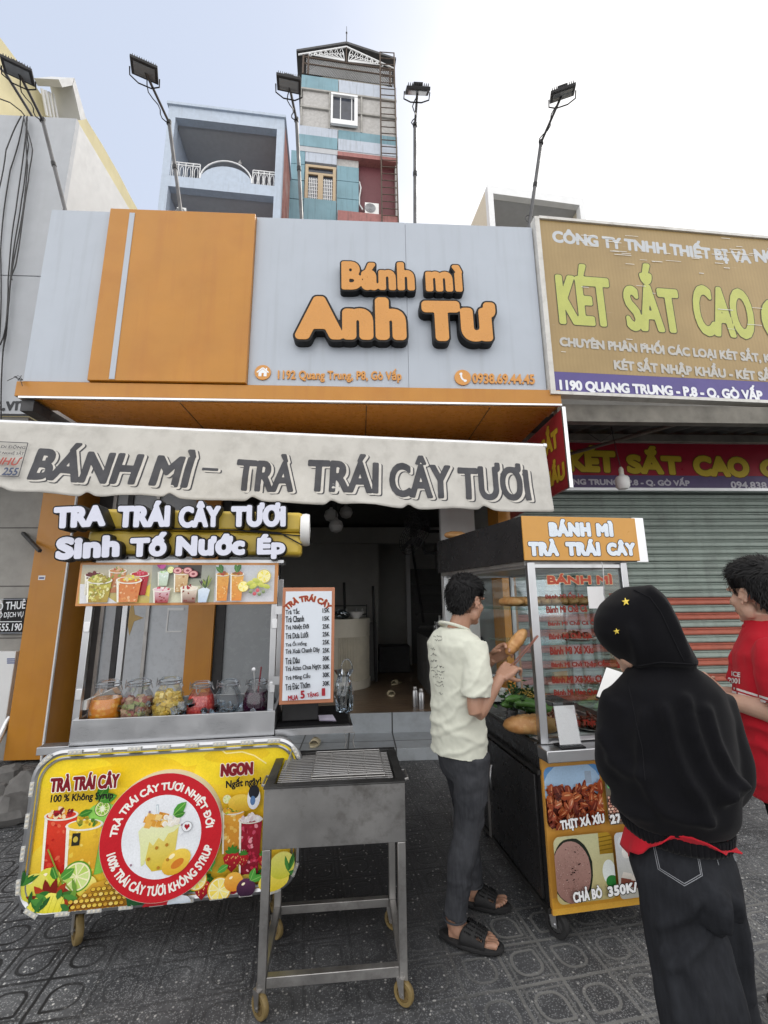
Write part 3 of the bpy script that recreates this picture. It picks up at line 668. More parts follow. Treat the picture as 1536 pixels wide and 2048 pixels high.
# ------------------------------------------------------------------ awning
AWN = thing('awning', 'grey canvas awning with a long scalloped valance lettered in black across the shop front', 'awning', (-.6, 2.9, 2.1))
aL = aty(-60, 842, 2.86); aR = aty(1088, 892.5, 2.96)
M['canvas'] = mat('dirty_canvas', (.53, .515, .48), .85, var=.07, vs=4, dirt=.42, dcol=(.25, .24, .215), ds=6, bump=.25, bs=120)
b = MB(); ax = (aR - aL).normalized(); b.cyl(aL, aR, .018, n=12); b.cyl(aR - ax * .01, aR + ax * .012, .022, n=12); obj('front_bar', b, M['alu'], AWN)
FA = frame(aL, aR - aL, Vector((.0, .14, 1)))
ul = (aR - aL).length
vb = [fuv(FA, x, y)[1] for x, y in ((0, 985), (1095, 1028))]
b = MB(); nu, nv = 420, 26
def val(u, t):
    """valance surface: u along, t 0 top..1 bottom; hangs in shallow swags with a wavy hem"""
    s = u / ul; dep = (vb[0] + (vb[1] - vb[0]) * s) * -1
    seg = (s * 7.6 + .35) % 1.0; hem = .03 * math.exp(-((seg - 0) / .09) ** 2) + .03 * math.exp(-((seg - 1) / .05) ** 2)
    d = dep - hem + .008 * math.sin(u * 9)
    out = (.012 * math.sin(u * 5.2 + 1) * t + .010 * t * fbm((u * 3, t * 2, 3)) + .02 * t * t * math.exp(-((seg - .5) / .3) ** 2) + .008 * fbm((u * 9, t * 4, 7)) * t)
    return (u, -t * d, .016 + out)
vs = [val(ul * i / nu, j / nv) for j in range(nv + 1) for i in range(nu + 1)]
fs = [(j * (nu + 1) + i + nu + 1, j * (nu + 1) + i + nu + 2, j * (nu + 1) + i + 1, j * (nu + 1) + i) for j in range(nv) for i in range(nu)]
b.add(vs, fs, FA); vl = obj('valance', b, M['canvas'], AWN, smooth=60); sm = vl.modifiers.new('thick', 'SOLIDIFY'); sm.thickness = .003; sm.offset = -1
p0 = aR + Vector((0, .02, .0)); bk = MB()
bk.quad(aL + Vector((0, .012, .01)), aR + Vector((-.01, .012, .01)), Vector((aR.x - .02, 4.9, 3.08)), Vector((aL.x, 4.9, 3.08))); top = obj('canopy', bk, M['canvas'], AWN); sm = top.modifiers.new('thick', 'SOLIDIFY'); sm.thickness = .003
for x in (-1.9, .9): b = MB(); b.cyl((x, 2.95, 2.64), (x + .02, 3.9, 2.78), .02); b.cyl((x + .02, 3.9, 2.78), (x + .25, 4.92, 2.9), .022); obj('folding_arm', b, M['white_paint'], AWN)
M['ink'] = mat('faded_black_ink', (.055, .056, .064), .8, var=.2, vs=8, dirt=.25, dcol=(.16, .155, .15), ds=12)
M['ink_white'] = mat('white_print', (.60, .575, .53), .8, var=.05, dirt=.3, dcol=(.35, .33, .29))
def awn_text(txt, a, bb, top, shear):
    p, q, h = ptx(FA, a, bb, top, .02); L = Letters(txt, p, q, h, shear, .020, 1.0, ref=.05)
    out = []
    for name, lev, n, sh, m in (('lettering_shadow', .066, .0012, (.022, -.012), M['ink']), ('lettering_outline', .060, .0020, (.014, -.008), M['ink_white']), ('lettering', .045, .0028, (0, 0), M['ink'])):
        t = MB(); L.put(t, Matrix.Identity(4), lev, 0, shift=sh)
        v2 = []
        for x, y, z in t.v:
            s = x / ul; dep = -(vb[0] + (vb[1] - vb[0]) * s); w = val(x, min(1, max(0, -y / dep))); v2.append(FA @ Vector((x, y, w[2] + n)))
        t.v = [tuple(p) for p in v2]; obj(name, t, m, vl, smooth=60)
awn_text('BÁNH MÌ', (53, 958), (375, 976), (66, 880), .07)
awn_text('–', (405, 942), (436, 943), (405, 936), 0)
awn_text('TRÀ', (466, 979), (586, 985), (466, 903), 0)
awn_text('TRÁI', (612, 983), (756, 989), (612, 903), .0)
awn_text('CÂY', (778, 994), (902, 999), (778, 908), 0)
awn_text('TƯƠI', (918, 999), (1060, 1005), (918, 922), 0)
A = Art(FA, .04)
q = [fuv(FA, *p, .04) for p in ((-30, 882), (56, 886), (37, 953), (-30, 951))]
for a_, b_ in zip(q, q[1:] + q[:1]): A.line([a_, b_], .006, '3a3a40')
A.text('BIỂN DI ĐỘNG', fuv(FA, -28, 896, .04), fuv(FA, 50, 899, .04), .033, '3a3a40', .02)
A.text('KỸ NGHỆ SẮT', fuv(FA, -10, 909, .04), fuv(FA, 47, 911, .04), .030, '3a3a40', .02)
A.text('NHƯ', fuv(FA, -14, 928, .04), fuv(FA, 36, 931, .04), .058, '9a4338', .03, .2)
A.text('255', fuv(FA, 4, 950, .04), fuv(FA, 33, 951, .04), .052, '33405e', .03, .1)
A.build('maker_print', M['print'], vl)

# ------------------------------------------------------------------ neighbour on the left
M['nb_wall'] = mat('shaded_render', (.44, .46, .49), .75, var=.05, dirt=.25, dcol=(.36, .37, .38), ds=1.3, streak=.35, bump=.12, bs=50)  # shade of the front wall put into its colour, greyer than the side
M['nb_side'] = mat('white_render', (.54, .55, .56), .7, var=.05, dirt=.2, dcol=(.45, .46, .46), ds=1.5, streak=.25)
NB = thing('neighbour_house', 'pale grey rendered house at the left photo edge with a bare concrete ground floor', 'building', (-5, 3.9, 0))
b = MB(); b.box((-7.5, 3.9, 4.72), (-3.04, 3.95, 6.66)); b.box((-7.5, 3.9, 3.27), (-3.04, 3.95, 4.71)); obj('front_wall', b, M['nb_wall'], NB)
b = MB(); b.box((-3.07, 3.951, 3.27), (-3.042, 6.2, 6.655)); obj('side_wall', b, M['nb_side'], NB)
b = MB(); b.box((-7.5, 3.96, 3.2), (-3.08, 6.2, 3.265)); b.box((-7.5, 3.96, 6.5), (-3.08, 6.2, 6.6)); obj('floor_slab', b, M['conc'], NB)
b = MB(); b.box((-8, 5.06, 0), (-3.575, 5.3, 3.199)); obj('concrete_wall', b, M['conc'], NB)
b = MB()
for z in (.62, 1.2, 1.75, 2.4): b.box((-8, 5.056, z), (-3.575, 5.0595, z + .012))
obj('block_joint', b, mat('dark_joint', (.12, .115, .11), .9), NB)
FN = frame((0, 3.9, 0), (1, 0, 0))
A = Art(FN, .002); p, q, h = ptx(FN, (-20, 822), (60, 820), (-20, 800)); A.text('ss.vn', fuv(FN, -26, 822), fuv(FN, 46, 820), .085, '20242a', .03); A.build('wall_lettering', M['print'], NB)
# to-let plaque, meter box, pipe, bar
PY = 5.02; FP = frame((0, PY, 0), (1, 0, 0))
t = thing('for_rent_plaque', 'black plaque with white letters on the concrete wall beside the orange pier', 'sign', aty(20, 1270, PY))
l, r, tp, bt = -3.86, fuv(FP, 57, 1230)[0], fuv(FP, 30, 1196)[1], fuv(FP, 30, 1268)[1]
b = MB(); b.box((l, PY, bt), (r, PY + .03, tp)); obj('board', b, M['black'], t, bevel=.004)
A = Art(FP, .002); A.text('Ô THUÊ', fuv(FP, -6, 1221), fuv(FP, 50, 1217), .105, 'e4e7ec', .02); A.text('Ô DỊCH VỤ', fuv(FP, -3, 1238), fuv(FP, 46, 1236), .080, 'e4e7ec', .02)
A.text('555.190', fuv(FP, -5, 1262), fuv(FP, 43, 1261), .072, 'e4e7ec', .02); A.line([fuv(FP, -30, 1244), fuv(FP, 44, 1243)], .008, 'e4e7ec')
for z0, z1 in (((-30, 1199), (54, 1198)), ((-30, 1266), (52, 1266))): A.line([fuv(FP, *z0), fuv(FP, *z1)], .005, 'b9bfca')
A.build('lettering', M['print'], t)
b = MB(); q0, q1 = aty(-40, 1463, 5.0), aty(43, 1302, 5.0); b.box((q0.x, 4.98, q0.z), (q1.x - .04, 5.055, q1.z)); bx = obj('meter_box', b, M['white_paint'], bevel=.006); tag(bx, 'white painted steel meter box low on the concrete wall beside the orange pier', 'meter box')
A = Art(frame((0, 4.98, 0), (1, 0, 0)), .0015); FM = frame((0, 4.98, 0), (1, 0, 0))
for i in range(3):
    a = fuv(FM, 14 + i * .0, 1318 + i * 4); c = fuv(FM, 30, 1318 + i * 4); A.line([a, (a[0] + .08, a[1])], .012, '3c4f86')
A.build('blue_stamp', M['print'], bx)
b = MB(); pp = [Vector(p[:3]) for p in ((-4.3, 4.72, .04), (-3.75, 4.76, .05), (-3.64, 4.80, .09), (-3.60, 4.88, .2), (-3.61, 5.02, .42))]; b.tube(pp, .03, 10); single('drain_pipe', b, M['alu'], 'grey plastic drain pipe bending out at the foot of the concrete wall', 'pipe')
b = MB(); b.tube([aty(46, 1066, 5.04), aty(80, 1102, 4.75)], .022, 4); single('iron_bar', b, M['dark_iron'], 'short dark iron bar jutting from the concrete wall left of the orange pier', 'bar')
M['stone'] = mat('rough_stone', (.17, .165, .16), .9, var=.3, vs=6, dirt=.5, dcol=(.05, .05, .05), ds=5, bump=.6, bs=30)
stones = [(48, 1590, .17, 'squat grey rubble stone in the middle of the heap under the orange pier'), (12, 1560, .14, 'rubble stone beside the grey drain pipe'), (14, 1630, .16, 'dark rubble stone nearest the left photo edge, lowest of the heap'), (88, 1570, .12, 'small rubble stone under the foot of the orange pier'), (96, 1600, .10, 'smallest rubble stone of the heap, next to the fruit cart board'), (-30, 1600, .18, 'large rubble stone cut by the left photo edge')]
for x, y, r, lb in stones:
    c = atz(x, y, .05); c.z = .06; b = MB(); b.ball(c, (r, r * .8, r * .75), None, 12, 8)
    b.v = [tuple(Vector(p) + (Vector(p) - c).normalized() * .06 * fbm(Vector(p) * 6 + Vector((x, y, 0)), 1, 3)) for p in b.v]; b.v = [(p[0], p[1], max(.0, p[2])) for p in b.v]
    single('rubble_stone', b, M['stone'], lb, 'stone', 'rubble stones by the pier', smooth=25)
# cables down the pale wall
M_c = [[(48, 232), (20, 340), (2, 500), (-4, 700)], [(52, 232), (34, 420), (14, 560), (8, 700), (2, 900)], [(50, 235), (60, 290), (40, 400), (28, 520), (6, 700)], [(54, 235), (56, 330), (34, 480), (20, 600), (0, 690)], [(45, 232), (10, 300), (-10, 420)], [(50, 234), (62, 300), (60, 360), (30, 520), (24, 560)]]
b = MB()
CB = thing('cable_bundle', 'bundle of black cables hanging down the pale wall at the upper left', 'cables', aty(10, 700, 3.86))
for k, c in enumerate(M_c):
    b = MB(); pts = [aty(x, y, 3.88 - .012 * k) for x, y in c]; q = []
    for i in range(len(pts) - 1):
        for j in range(6): tt = j / 6; q.append(pts[i].lerp(pts[i + 1], tt) + Vector((.015 * math.sin(3 * (i + tt) + k), 0, 0)))
    b.tube(q + [pts[-1]], .006, 6); obj('cable', b, M['cable'], CB)
b = MB(); b.tube([aty(-10, 194, 3.7), aty(20, 205, 3.75), aty(42, 222, 3.82), aty(50, 232, 3.85)], .006, 5); obj('cable', b, M['cable'], CB)

# ------------------------------------------------------------------ yellow house behind it
M['yellow'] = mat('weathered_yellow_render', (.60, .54, .33), .85, var=.08, vs=2, dirt=.35, dcol=(.45, .40, .27), ds=1.6, streak=.25)
YH = thing('yellow_house', 'tall weathered yellow house behind the pale neighbour, a barred opening in its parapet', 'building', (-6.5, 6, 0))
XW = -4.65
out = [(-60, -25), (0, 75), (62, 158), (104, 222), (132, 190), (146, 190), (162, 218), (180, 250), (205, 290), (238, 348), (262, 395), (276, 420)]
P3 = [atx(x, y, XW) for x, y in out]; poly = [(p.y, p.z) for p in P3]; poly = poly + [(poly[-1][0], 3.3), (poly[0][0], 3.3)]
FX = Matrix(((0, 0, 1, XW), (1, 0, 0, 0), (0, 1, 0, 0), (0, 0, 0, 1)))
b = MB(); b.prism(poly, 0, -3.0, FX); obj('wall', b, M['yellow'], YH, smooth=0)
FXp = Matrix(((0, 0, 1, XW + .02), (1, 0, 0, 0), (0, 1, 0, 0), (0, 0, 0, 1)))
def pyz(x, y, X): p = atx(x, y, X); return (p.y, p.z)
fr = [pyz(66, 156, XW), pyz(100, 153, XW), pyz(124, 232, XW), pyz(112, 240, XW), pyz(93, 170, XW), pyz(78, 172, XW)]
b = MB(); b.prism([pyz(66, 156, XW), pyz(100, 153, XW), pyz(96, 168, XW), pyz(74, 172, XW)], .01, .35, FX); b.prism([pyz(101, 154, XW), pyz(126, 236, XW), pyz(114, 238, XW), pyz(97, 168, XW)], .012, .35, FX); obj('parapet_frame', b, M['nb_side'], YH, smooth=0)
for k in range(4):
    p0 = atx(84 + k * 7, 178 + k * 3, XW + .1); b = MB(); p1 = atx(94 + k * 7, 232 + k * 2, XW + .1); b.cyl(p0, p1, .02); obj('bar', b, M['white_paint'], YH)
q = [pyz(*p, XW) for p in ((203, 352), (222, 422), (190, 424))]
b = MB(); b.prism(q, .01, .03, FX); obj('dark_triangle', b, mat('dark_green', (.03, .05, .04), .9), YH, smooth=0)  # thin dark green triangle laid on the wall

# ------------------------------------------------------------------ pale blue balcony house
M['blue_paint'] = mat('pale_blue_paint', (.40, .465, .56), .6, var=.06, dirt=.3, dcol=(.28, .31, .35), ds=.7, streak=.45)
M['grey_ceiling'] = mat('grey_ceiling', (.42, .43, .45), .8, var=.05)
M['brick_side'] = mat('stained_brick', (.30, .13, .11), .85, var=.35, vs=2.5, dirt=.6, dcol=(.48, .44, .42), ds=1.2)
BL, BR = aty(325, 330, 14.0), aty(565, 330, 14.3)
FB = frame((BL.x, 14.0, 0), (BR.x - BL.x, .3, 0)); wB = Vector((BR.x - BL.x, .3)).length
v = lambda x, y: fuv(FB, x, y)[1]
zT, zo1, zo2, zs, zl = v(450, 224), v(450, 246), v(450, 362), v(450, 383), v(450, 470)
BH = thing('balcony_house', 'pale blue narrow house with open recessed balconies and an arched railing', 'building', (BL.x + wB / 2, 14, 0))
b = MB(); e = .28
b.box((0, 0, -6), (e, zT, .0), Matrix.Identity(4)) if False else None
bx_ = lambda b, u0, v0, u1, v1, n0, n1: b.box((u0, v0, n0), (u1, v1, n1), FB)
bx_(b, 0, 2, e, zT, -.3, 0); bx_(b, wB - e, 2, wB, zT, -.3, 0); bx_(b, e, zo1, wB - e, zT, -.3, 0); bx_(b, e, zs, wB - e, zo2, -.3, 0); obj('front_frame', b, M['blue_paint'], BH)
b = MB(); bx_(b, -.06, zT, wB + .06, zT + .12, -6, .08); obj('roof_slab', b, M['blue_paint'], BH)
b = MB(); bx_(b, .02, 2, .2, zT - .02, -6, -.301); bx_(b, .21, 2, wB - .23, zT - .02, -3.2, -3.0); obj('inner_wall', b, M['blue_paint'], BH)
b = MB(); bx_(b, wB - .2, 2, wB - .001, zT - .01, -6, -.301); obj('brick_side_wall', b, M['brick_side'], BH)
b = MB(); bx_(b, .21, zo1 + .05, wB - .22, zo1 + .25, -2.99, -.301); obj('ceiling', b, M['grey_ceiling'], BH)
b = MB(); bx_(b, .21, zs + .03, wB - .22, zo2 - .05, -2.99, -.301); obj('ceiling', b, M['grey_ceiling'], BH)
b = MB(); zr = zo2; hr = v(450, 322) - zo2
def bal(u0, u1):
    b = MB()
    pu = np.linspace(u0, u1, 5)
    for u in pu: b.cyl(FB @ Vector((u, zr, -.1)), FB @ Vector((u, zr + hr * .8, -.1)), .018, n=6)
    for vv in (.8, .68): b.cyl(FB @ Vector((u0, zr + hr * vv, -.1)), FB @ Vector((u1, zr + hr * vv, -.1)), .025, n=6)
    for u in (pu[:-1] + pu[1:]) / 2:
        b.tube([FB @ Vector((u + .07 * math.cos(a), zr + hr * .33 + hr * .3 * math.sin(a), -.1)) for a in [2 * math.pi * i / 14 for i in range(14)]], .012, 5, closed=True)
    obj('railing', b, M['white_paint'], BH)
ua, ub = fuv(FB, 398, 340)[0], fuv(FB, 505, 340)[0]
bal(e, ua); bal(ub, wB - e)
uc, ra = (ua + ub) / 2, (ub - ua) / 2
b = MB(); b.prism([(uc + ra * math.cos(a), zr + hr * 1.0 * math.sin(a) * .85) for a in [math.pi * i / 16 for i in range(17)]], -.25, -.1, FB); arch = obj('arched_parapet', b, M['blue_paint'], BH)
b = MB(); b.tube([FB @ Vector((uc + ra * .98 * math.cos(a), zr + hr * .12 + hr * 1.0 * math.sin(a), -.1)) for a in [math.pi * (i + .0) / 16 for i in range(17)]], .03, 6); obj('arched_rail', b, M['white_paint'], BH)
b = MB(); pc = FB @ Vector((wB * .55, zo1 + .05, -1.5)); b.cyl(pc, pc - Vector((0, 0, .12)), .02); b.ball(pc - Vector((0, 0, .16)), .08); obj('ceiling_lamp', b, M['white_plastic'], BH)
pf = FB @ Vector((fuv(FB, 455, 420)[0], zs - .35, -1.2)); t = thing('ceiling_fan', 'ceiling fan under the lower balcony of the pale blue house', 'fan', pf)
b = MB(); b.cyl(pf, pf + Vector((0, 0, .36)), .015); b.lathe([(.02, -.06), (.1, -.05), (.1, .03), (.03, .05)], Matrix.Translation(pf), 14); obj('motor', b, M['white_plastic'], t)
for k in range(3): a = R(20 + 120 * k); b = MB(); b.box((.08, -.05, -.01), (.5, .05, 0), Matrix.Translation(pf) @ Matrix.Rotation(a, 4, 'Z')); obj('blade', b, M['white_plastic'], t)
def ac_unit(F, c, w, h, label, facing_n=.0):
    """c: panel centre bottom (u, v)"""
    t = thing('air_conditioner', label, 'air conditioner', F @ Vector((c[0], c[1], facing_n)))
    b = MB(); b.box((c[0] - w / 2, c[1], facing_n - .3), (c[0] + w / 2, c[1] + h, facing_n), F); obj('casing', b, M['white_plastic'], t, bevel=.01)
    g = MB(); cc = (c[0] - w * .12, c[1] + h / 2); rr = h * .40
    for k in range(1, 6): g.tube([F @ Vector((cc[0] + rr * k / 5 * math.cos(a), cc[1] + rr * k / 5 * math.sin(a), facing_n + .015)) for a in [2 * math.pi * i / 20 for i in range(20)]], .006, 4, closed=True)
    obj('fan_grille', g, M['dark_iron'], t)
    g = MB(); g.prism([(cc[0] + rr * math.cos(2 * math.pi * i / 20), cc[1] + rr * math.sin(2 * math.pi * i / 20)) for i in range(20)], facing_n + .001, facing_n + .006, F); obj('fan_opening', g, M['grey_ceiling'], t)
    for s in (-1, 1): g = MB(); g.box((c[0] + s * w * .32 - .02, c[1] - .3, facing_n - .25), (c[0] + s * w * .32 + .02, c[1] - .001, facing_n - .05), F); obj('bracket', g, M['dark_iron'], t)
uA = fuv(FB, 348, 425)
ac_unit(FB, (fuv(FB, 348, 418)[0] + .12, v(348, 420)), .34, .5, 'white air conditioner standing on the lower balcony of the pale blue house', -.35)

# ------------------------------------------------------------------ teal tower house
M['teal'] = mat('teal_panel', (.15, .275, .33), .5, var=.08, vs=1, dirt=.45, dcol=(.07, .14, .16), ds=.9, streak=.75)
M['sky_panel'] = mat('faded_blue_white_panel', (.40, .44, .51), .55, var=.04, dirt=.2, dcol=(.22, .24, .26), ds=.9, streak=.8)
M['pebble'] = mat('pebble_dash', (.40, .39, .38), .9, var=.15, vs=8, dirt=.3, dcol=(.28, .26, .22), ds=1.2)
M['red_wall'] = mat('dark_red_wall', (.125, .035, .042), .6, var=.06)
M['salmon'] = mat('faded_red_band', (.31, .13, .12), .7, var=.15, streak=.5)
M['beige_frame'] = mat('beige_window_frame', (.42, .32, .20), .5, var=.06)
M['win_dark'] = mat('dark_window', (.03, .035, .05), .15, var=.3, vs=3)
TL, TR = aty(600, 250, 17.0), aty(794, 250, 17.35)
FT = frame((TL.x, 17.0, 0), (TR.x - TL.x, .35, 0)); wT = Vector((TR.x - TL.x, .35)).length
tu = lambda x, y, n=0.0: fuv(FT, x, y, n)
TH = thing('tower_house', 'narrow tall house with teal and grey panels, a gabled roof terrace and outside ladder', 'building', (TL.x + wT / 2, 17, 0))
tb = lambda b, p, q, n0, n1: b.box((p[0], p[1], n0), (q[0], q[1], n1), FT)
y_top = tu(690, 158)[1]
def panel(name, m, p, q, n=.0, d=.06):
    b = MB(); tb(b, p, q, n - d, n); return obj(name, b, m, TH)
def lv(x, y): return tu(x, y)[1]
um = tu(676, 250)[0]
urx, z5 = tu(717, 380)[0], lv(640, 300)
for a_, c_ in (((.02, 3, -5), (urx, z5, -.06)), ((urx + .001, 3, -5), (wT - .02, z5, -1.05)), ((.02, z5 + .001, -5), (wT - .02, y_top - .02, -.06)), ((wT - .12, 3, -1.049), (wT - .02, z5, -.06))): b = MB(); b.box(a_, c_, FT); obj('core_wall', b, M['pebble'], TH)
v1, v2 = lv(640, 154), lv(640, 180); g = .02
panel('teal_band', M['teal'], (0, v2), (um - g, v1)); panel('pale_band', M['sky_panel'], (um + g, v2), (wT, v1))
v3, v4, v5 = lv(640, 255), lv(640, 277), lv(640, 300)
panel('pale_band', M['sky_panel'], (0, v4 + g), (um - g, v3)); panel('teal_band', M['teal'], (um + g, v4 + g), (wT, v3))
panel('teal_band', M['teal'], (-.1, v5), (um - g, v4 - g), .12, .17); panel('pale_band', M['sky_panel'], (um + g, v5), (wT, v4 - g), .12, .17)
b = MB()
for u in (.03, tu(659, 220)[0], tu(723, 220)[0], wT - .06): tb(b, (u - .04, v3), (u + .04, v2), -.059, .02)
for vv in (v2 - .05, (v2 + v3) / 2): tb(b, (-.02, vv - .045), (wT, vv + .045), -.058, .035)
obj('grey_frame', b, M['conc'], TH)
p, q = tu(661, 252), tu(715, 199); b = MB(); tb(b, (p[0], p[1]), (q[0], p[1] + .28), 0.04, .16); tb(b, (p[0], q[1] - .1), (q[0], q[1]), .04, .18); tb(b, (p[0], p[1] + .28), (p[0] + .1, q[1] - .1), .04, .15); tb(b, (q[0] - .16, p[1] + .28), (q[0], q[1] - .1), .04, .15); wf = obj('window', b, M['white_paint'], TH)
b = MB(); tb(b, (p[0] + .1, p[1] + .28), (q[0] - .16, q[1] - .1), -.03, .05); obj('pane', b, M['win_dark'], wf)
b = MB()
for s in (.36, .78): tb(b, (p[0] + (q[0] - p[0]) * s - .02, p[1] + .285), (p[0] + (q[0] - p[0]) * s + .02, q[1] - .105), .051, .07)
obj('muntin', b, M['white_paint'], wf)
# lower storey
v6 = lv(640, 310); ur = tu(717, 380)[0]; ul0 = tu(580, 380)[0]; v7 = 4.0
b = MB(); tb(b, (-.1, v6), (wT, v5 - .001), -.3, .1); obj('slab', b, M['grey_ceiling'], TH)
wl, wr, wt_, wb_ = tu(609, 400)[0], tu(671, 400)[0], lv(640, 333), lv(640, 401)
for (a, c) in (((ul0, lv(590, 330)), (wl - .04, v6)), ((ul0, lv(590, 362)), (wl - .04, lv(590, 331))), ((ul0, lv(590, 400)), (wl - .04, lv(590, 363.5))), ((ul0, v7), (wl - .04, lv(590, 401.5))), ((wl - .02, v7), (wr + .03, wb_ - .02)), ((wr + .06, lv(690, 365)), (ur, lv(690, 336))), ((wr + .06, lv(690, 400)), (ur, lv(690, 366))), ((wr + .06, v7), (ur, lv(690, 401)))):
    panel('teal_panel', M['teal'], a, c, .08, .3)
panel('pale_panel', M['sky_panel'], (wl - .02, lv(640, 329)), (wr + .03, v6 - .001), .08, .3)
b = MB(); fw_ = .14
for a, c in (((wl, wb_), (wl + fw_, wt_)), ((wr - fw_, wb_), (wr, wt_)), ((wl + fw_, wt_ - .13), (wr - fw_, wt_)), ((wl + fw_, lv(640, 352)), (wr - fw_, lv(640, 348))), (((wl + wr) / 2 - .12, wb_), ((wl + wr) / 2 + .12, lv(640, 352) - .001))): tb(b, a, c, -.02, .05)
wf = obj('window', b, M['beige_frame'], TH)
b = MB(); tb(b, (wl + fw_, wb_), (wr - fw_, wt_ - .13), -.1, -.03); obj('pane', b, M['win_dark'], wf)
b = MB()
for u in list(np.linspace(wl + .2, (wl + wr) / 2 - .18, 5)) + list(np.linspace((wl + wr) / 2 + .18, wr - .2, 5)): tb(b, (u - .015, wb_), (u + .015, lv(640, 357)), -.029, -.01)
for k in range(6): vv = wb_ + .15 + k * .2; tb(b, (wl + fw_ + .01, vv - .012), ((wl + wr) / 2 - .125, vv + .012), -.028, -.008); tb(b, ((wl + wr) / 2 + .125, vv - .012), (wr - fw_ - .01, vv + .012), -.028, -.008)
obj('window_bars', b, M['white_paint'], wf)
b = MB(); tb(b, (ur, v7), (wT - .05, lv(740, 318)), -1.0, -.3); obj('red_recess_wall', b, M['red_wall'], TH)
b = MB(); tb(b, (tu(675, 315)[0], lv(700, 318)), (wT - .05, lv(700, 310)), -.3, .12); obj('red_lintel', b, M['salmon'], TH)
b = MB(); tb(b, (tu(675, 440)[0], v7), (wT - .05, lv(700, 430)), -.3, .2); obj('red_balcony_band', b, M['salmon'], TH)
ac_unit(FT, (tu(744, 428)[0], lv(744, 427)), .66, .62, 'white air conditioner on brackets in the red recess of the teal tower', -.02)
b = MB(); b.tube([FT @ Vector((*tu(x, y), -.1)) for x, y in ((719, 360), (722, 372), (719, 390), (719, 405), (726, 416))], .035, 6); obj('ac_hose', b, M['white_plastic'], TH)
# roof terrace
b = MB(); b.box((.25, y_top, -1.3), (wT - .25, tu(690, 104)[1], -1.2), FT); obj('terrace_back_wall', b, M['cream'], TH)
eL, eR, ap = tu(597, 106), tu(788, 121), tu(693, 90)
b = MB(); b.prism([(eL[0] - .1, eL[1] - .02), (ap[0], ap[1] - .02), (eR[0] + .1, eR[1] - .02), (eR[0] + .1, eR[1] + .1), (ap[0], ap[1] + .12), (eL[0] - .1, eL[1] + .1)], -3.2, .08, FT); obj('roof', b, M['dark_iron'], TH, smooth=0)
b = MB()
for u in (.05, .3, wT - .3, wT - .1): b.cyl(FT @ Vector((u, y_top, -.03)), FT @ Vector((u, eL[1] + .0, -.03)), .05, n=6)
b.cyl(FT @ Vector((.05, tu(690, 137)[1], -.03)), FT @ Vector((wT - .1, tu(690, 137)[1], -.03)), .035, n=6); b.cyl(FT @ Vector((.05, tu(690, 124)[1], -.03)), FT @ Vector((wT - .1, tu(690, 124)[1], -.03)), .035, n=6)
b.cyl(FT @ Vector((ap[0], tu(690, 125)[1], -.02)), FT @ Vector((ap[0], ap[1], -.02)), .035, n=6)
obj('terrace_frame', b, M['rust'], TH)
b = MB(); vA, vB = tu(690, 155)[1], tu(690, 125)[1]; nn = 46; hh = vB - vA; uu = np.linspace(.2, wT - .2, nn)
for u in uu:
    for s in (-1, 1):
        u2 = u + s * hh
        a = FT @ Vector((u, vA, -.06)); tt = 1.0
        if u2 < .2: tt = (u - .2) / hh
        if u2 > wT - .2: tt = (wT - .2 - u) / hh
        if tt > .05: b.cyl(a, FT @ Vector((u + s * hh * tt, vA + hh * tt, -.06)), .010, n=3, caps=False)
obj('chain_link_mesh', b, M['alu'], TH)
b = MB(); y0 = tu(690, 123)[1]
for s in (-1, 1):
    for k in range(7):
        u = ap[0] + s * (.25 + k * .26); mh = (ap[1] - y0) * (1 - (k + .6) / 8.2)
        b.tube([FT @ Vector((ap[0] + s * .1, y0 + .03, .0)), FT @ Vector((u - s * .1, y0 + mh * .55, .0)), FT @ Vector((u, y0 + mh * .85, 0)), FT @ Vector((u + s * .08, y0 + mh * .6, 0))], .022, 5)
        b.tube([FT @ Vector((u + .07 * math.cos(a), y0 + mh * .45 + .07 * math.sin(a), 0)) for a in [2 * math.pi * i / 8 for i in range(8)]], .02, 4, closed=True)
    end = eL if s < 0 else eR
    b.tube([FT @ Vector((end[0], y0 - .0, 0)), FT @ Vector((ap[0], ap[1] - .12, 0))], .04, 5)
obj('gable_scrollwork', b, M['white_paint'], TH)
b = MB(); a0 = FT @ Vector((*ap, 0)); b.cyl(a0, a0 + Vector((0, 0, .8)), .025, n=6); b.cyl(a0 + Vector((0, 0, .8)), a0 + Vector((0, 0, 1.25)), .012, n=6); b.ball(a0 + Vector((0, 0, .82)), .05); obj('lightning_rod', b, M['dark_iron'], TH)
t = thing('roof_ladder', 'long rusty steel ladder running up the right edge of the teal tower', 'ladder', FT @ Vector((wT - .3, 4, .3)))
l0, l1, r0, r1 = tu(764, 445, .3), tu(760, 104, .3), tu(797, 447, .3), tu(788, 106, .3)
b = MB()
for s, e in ((l0, l1), (r0, r1)): b.cyl(FT @ Vector((*s, .3)), FT @ Vector((*e, .3)), .035, n=6)
obj('side_rail', b, M['rust'], t)
b = MB(); nr = 26
for k in range(nr + 1): f = k / nr; b.cyl(FT @ Vector((l0[0] + (l1[0] - l0[0]) * f, l0[1] + (l1[1] - l0[1]) * f, .3)), FT @ Vector((r0[0] + (r1[0] - r0[0]) * f, r0[1] + (r1[1] - r0[1]) * f, .3)), .022, n=5)
obj('rungs', b, M['rust'], t)

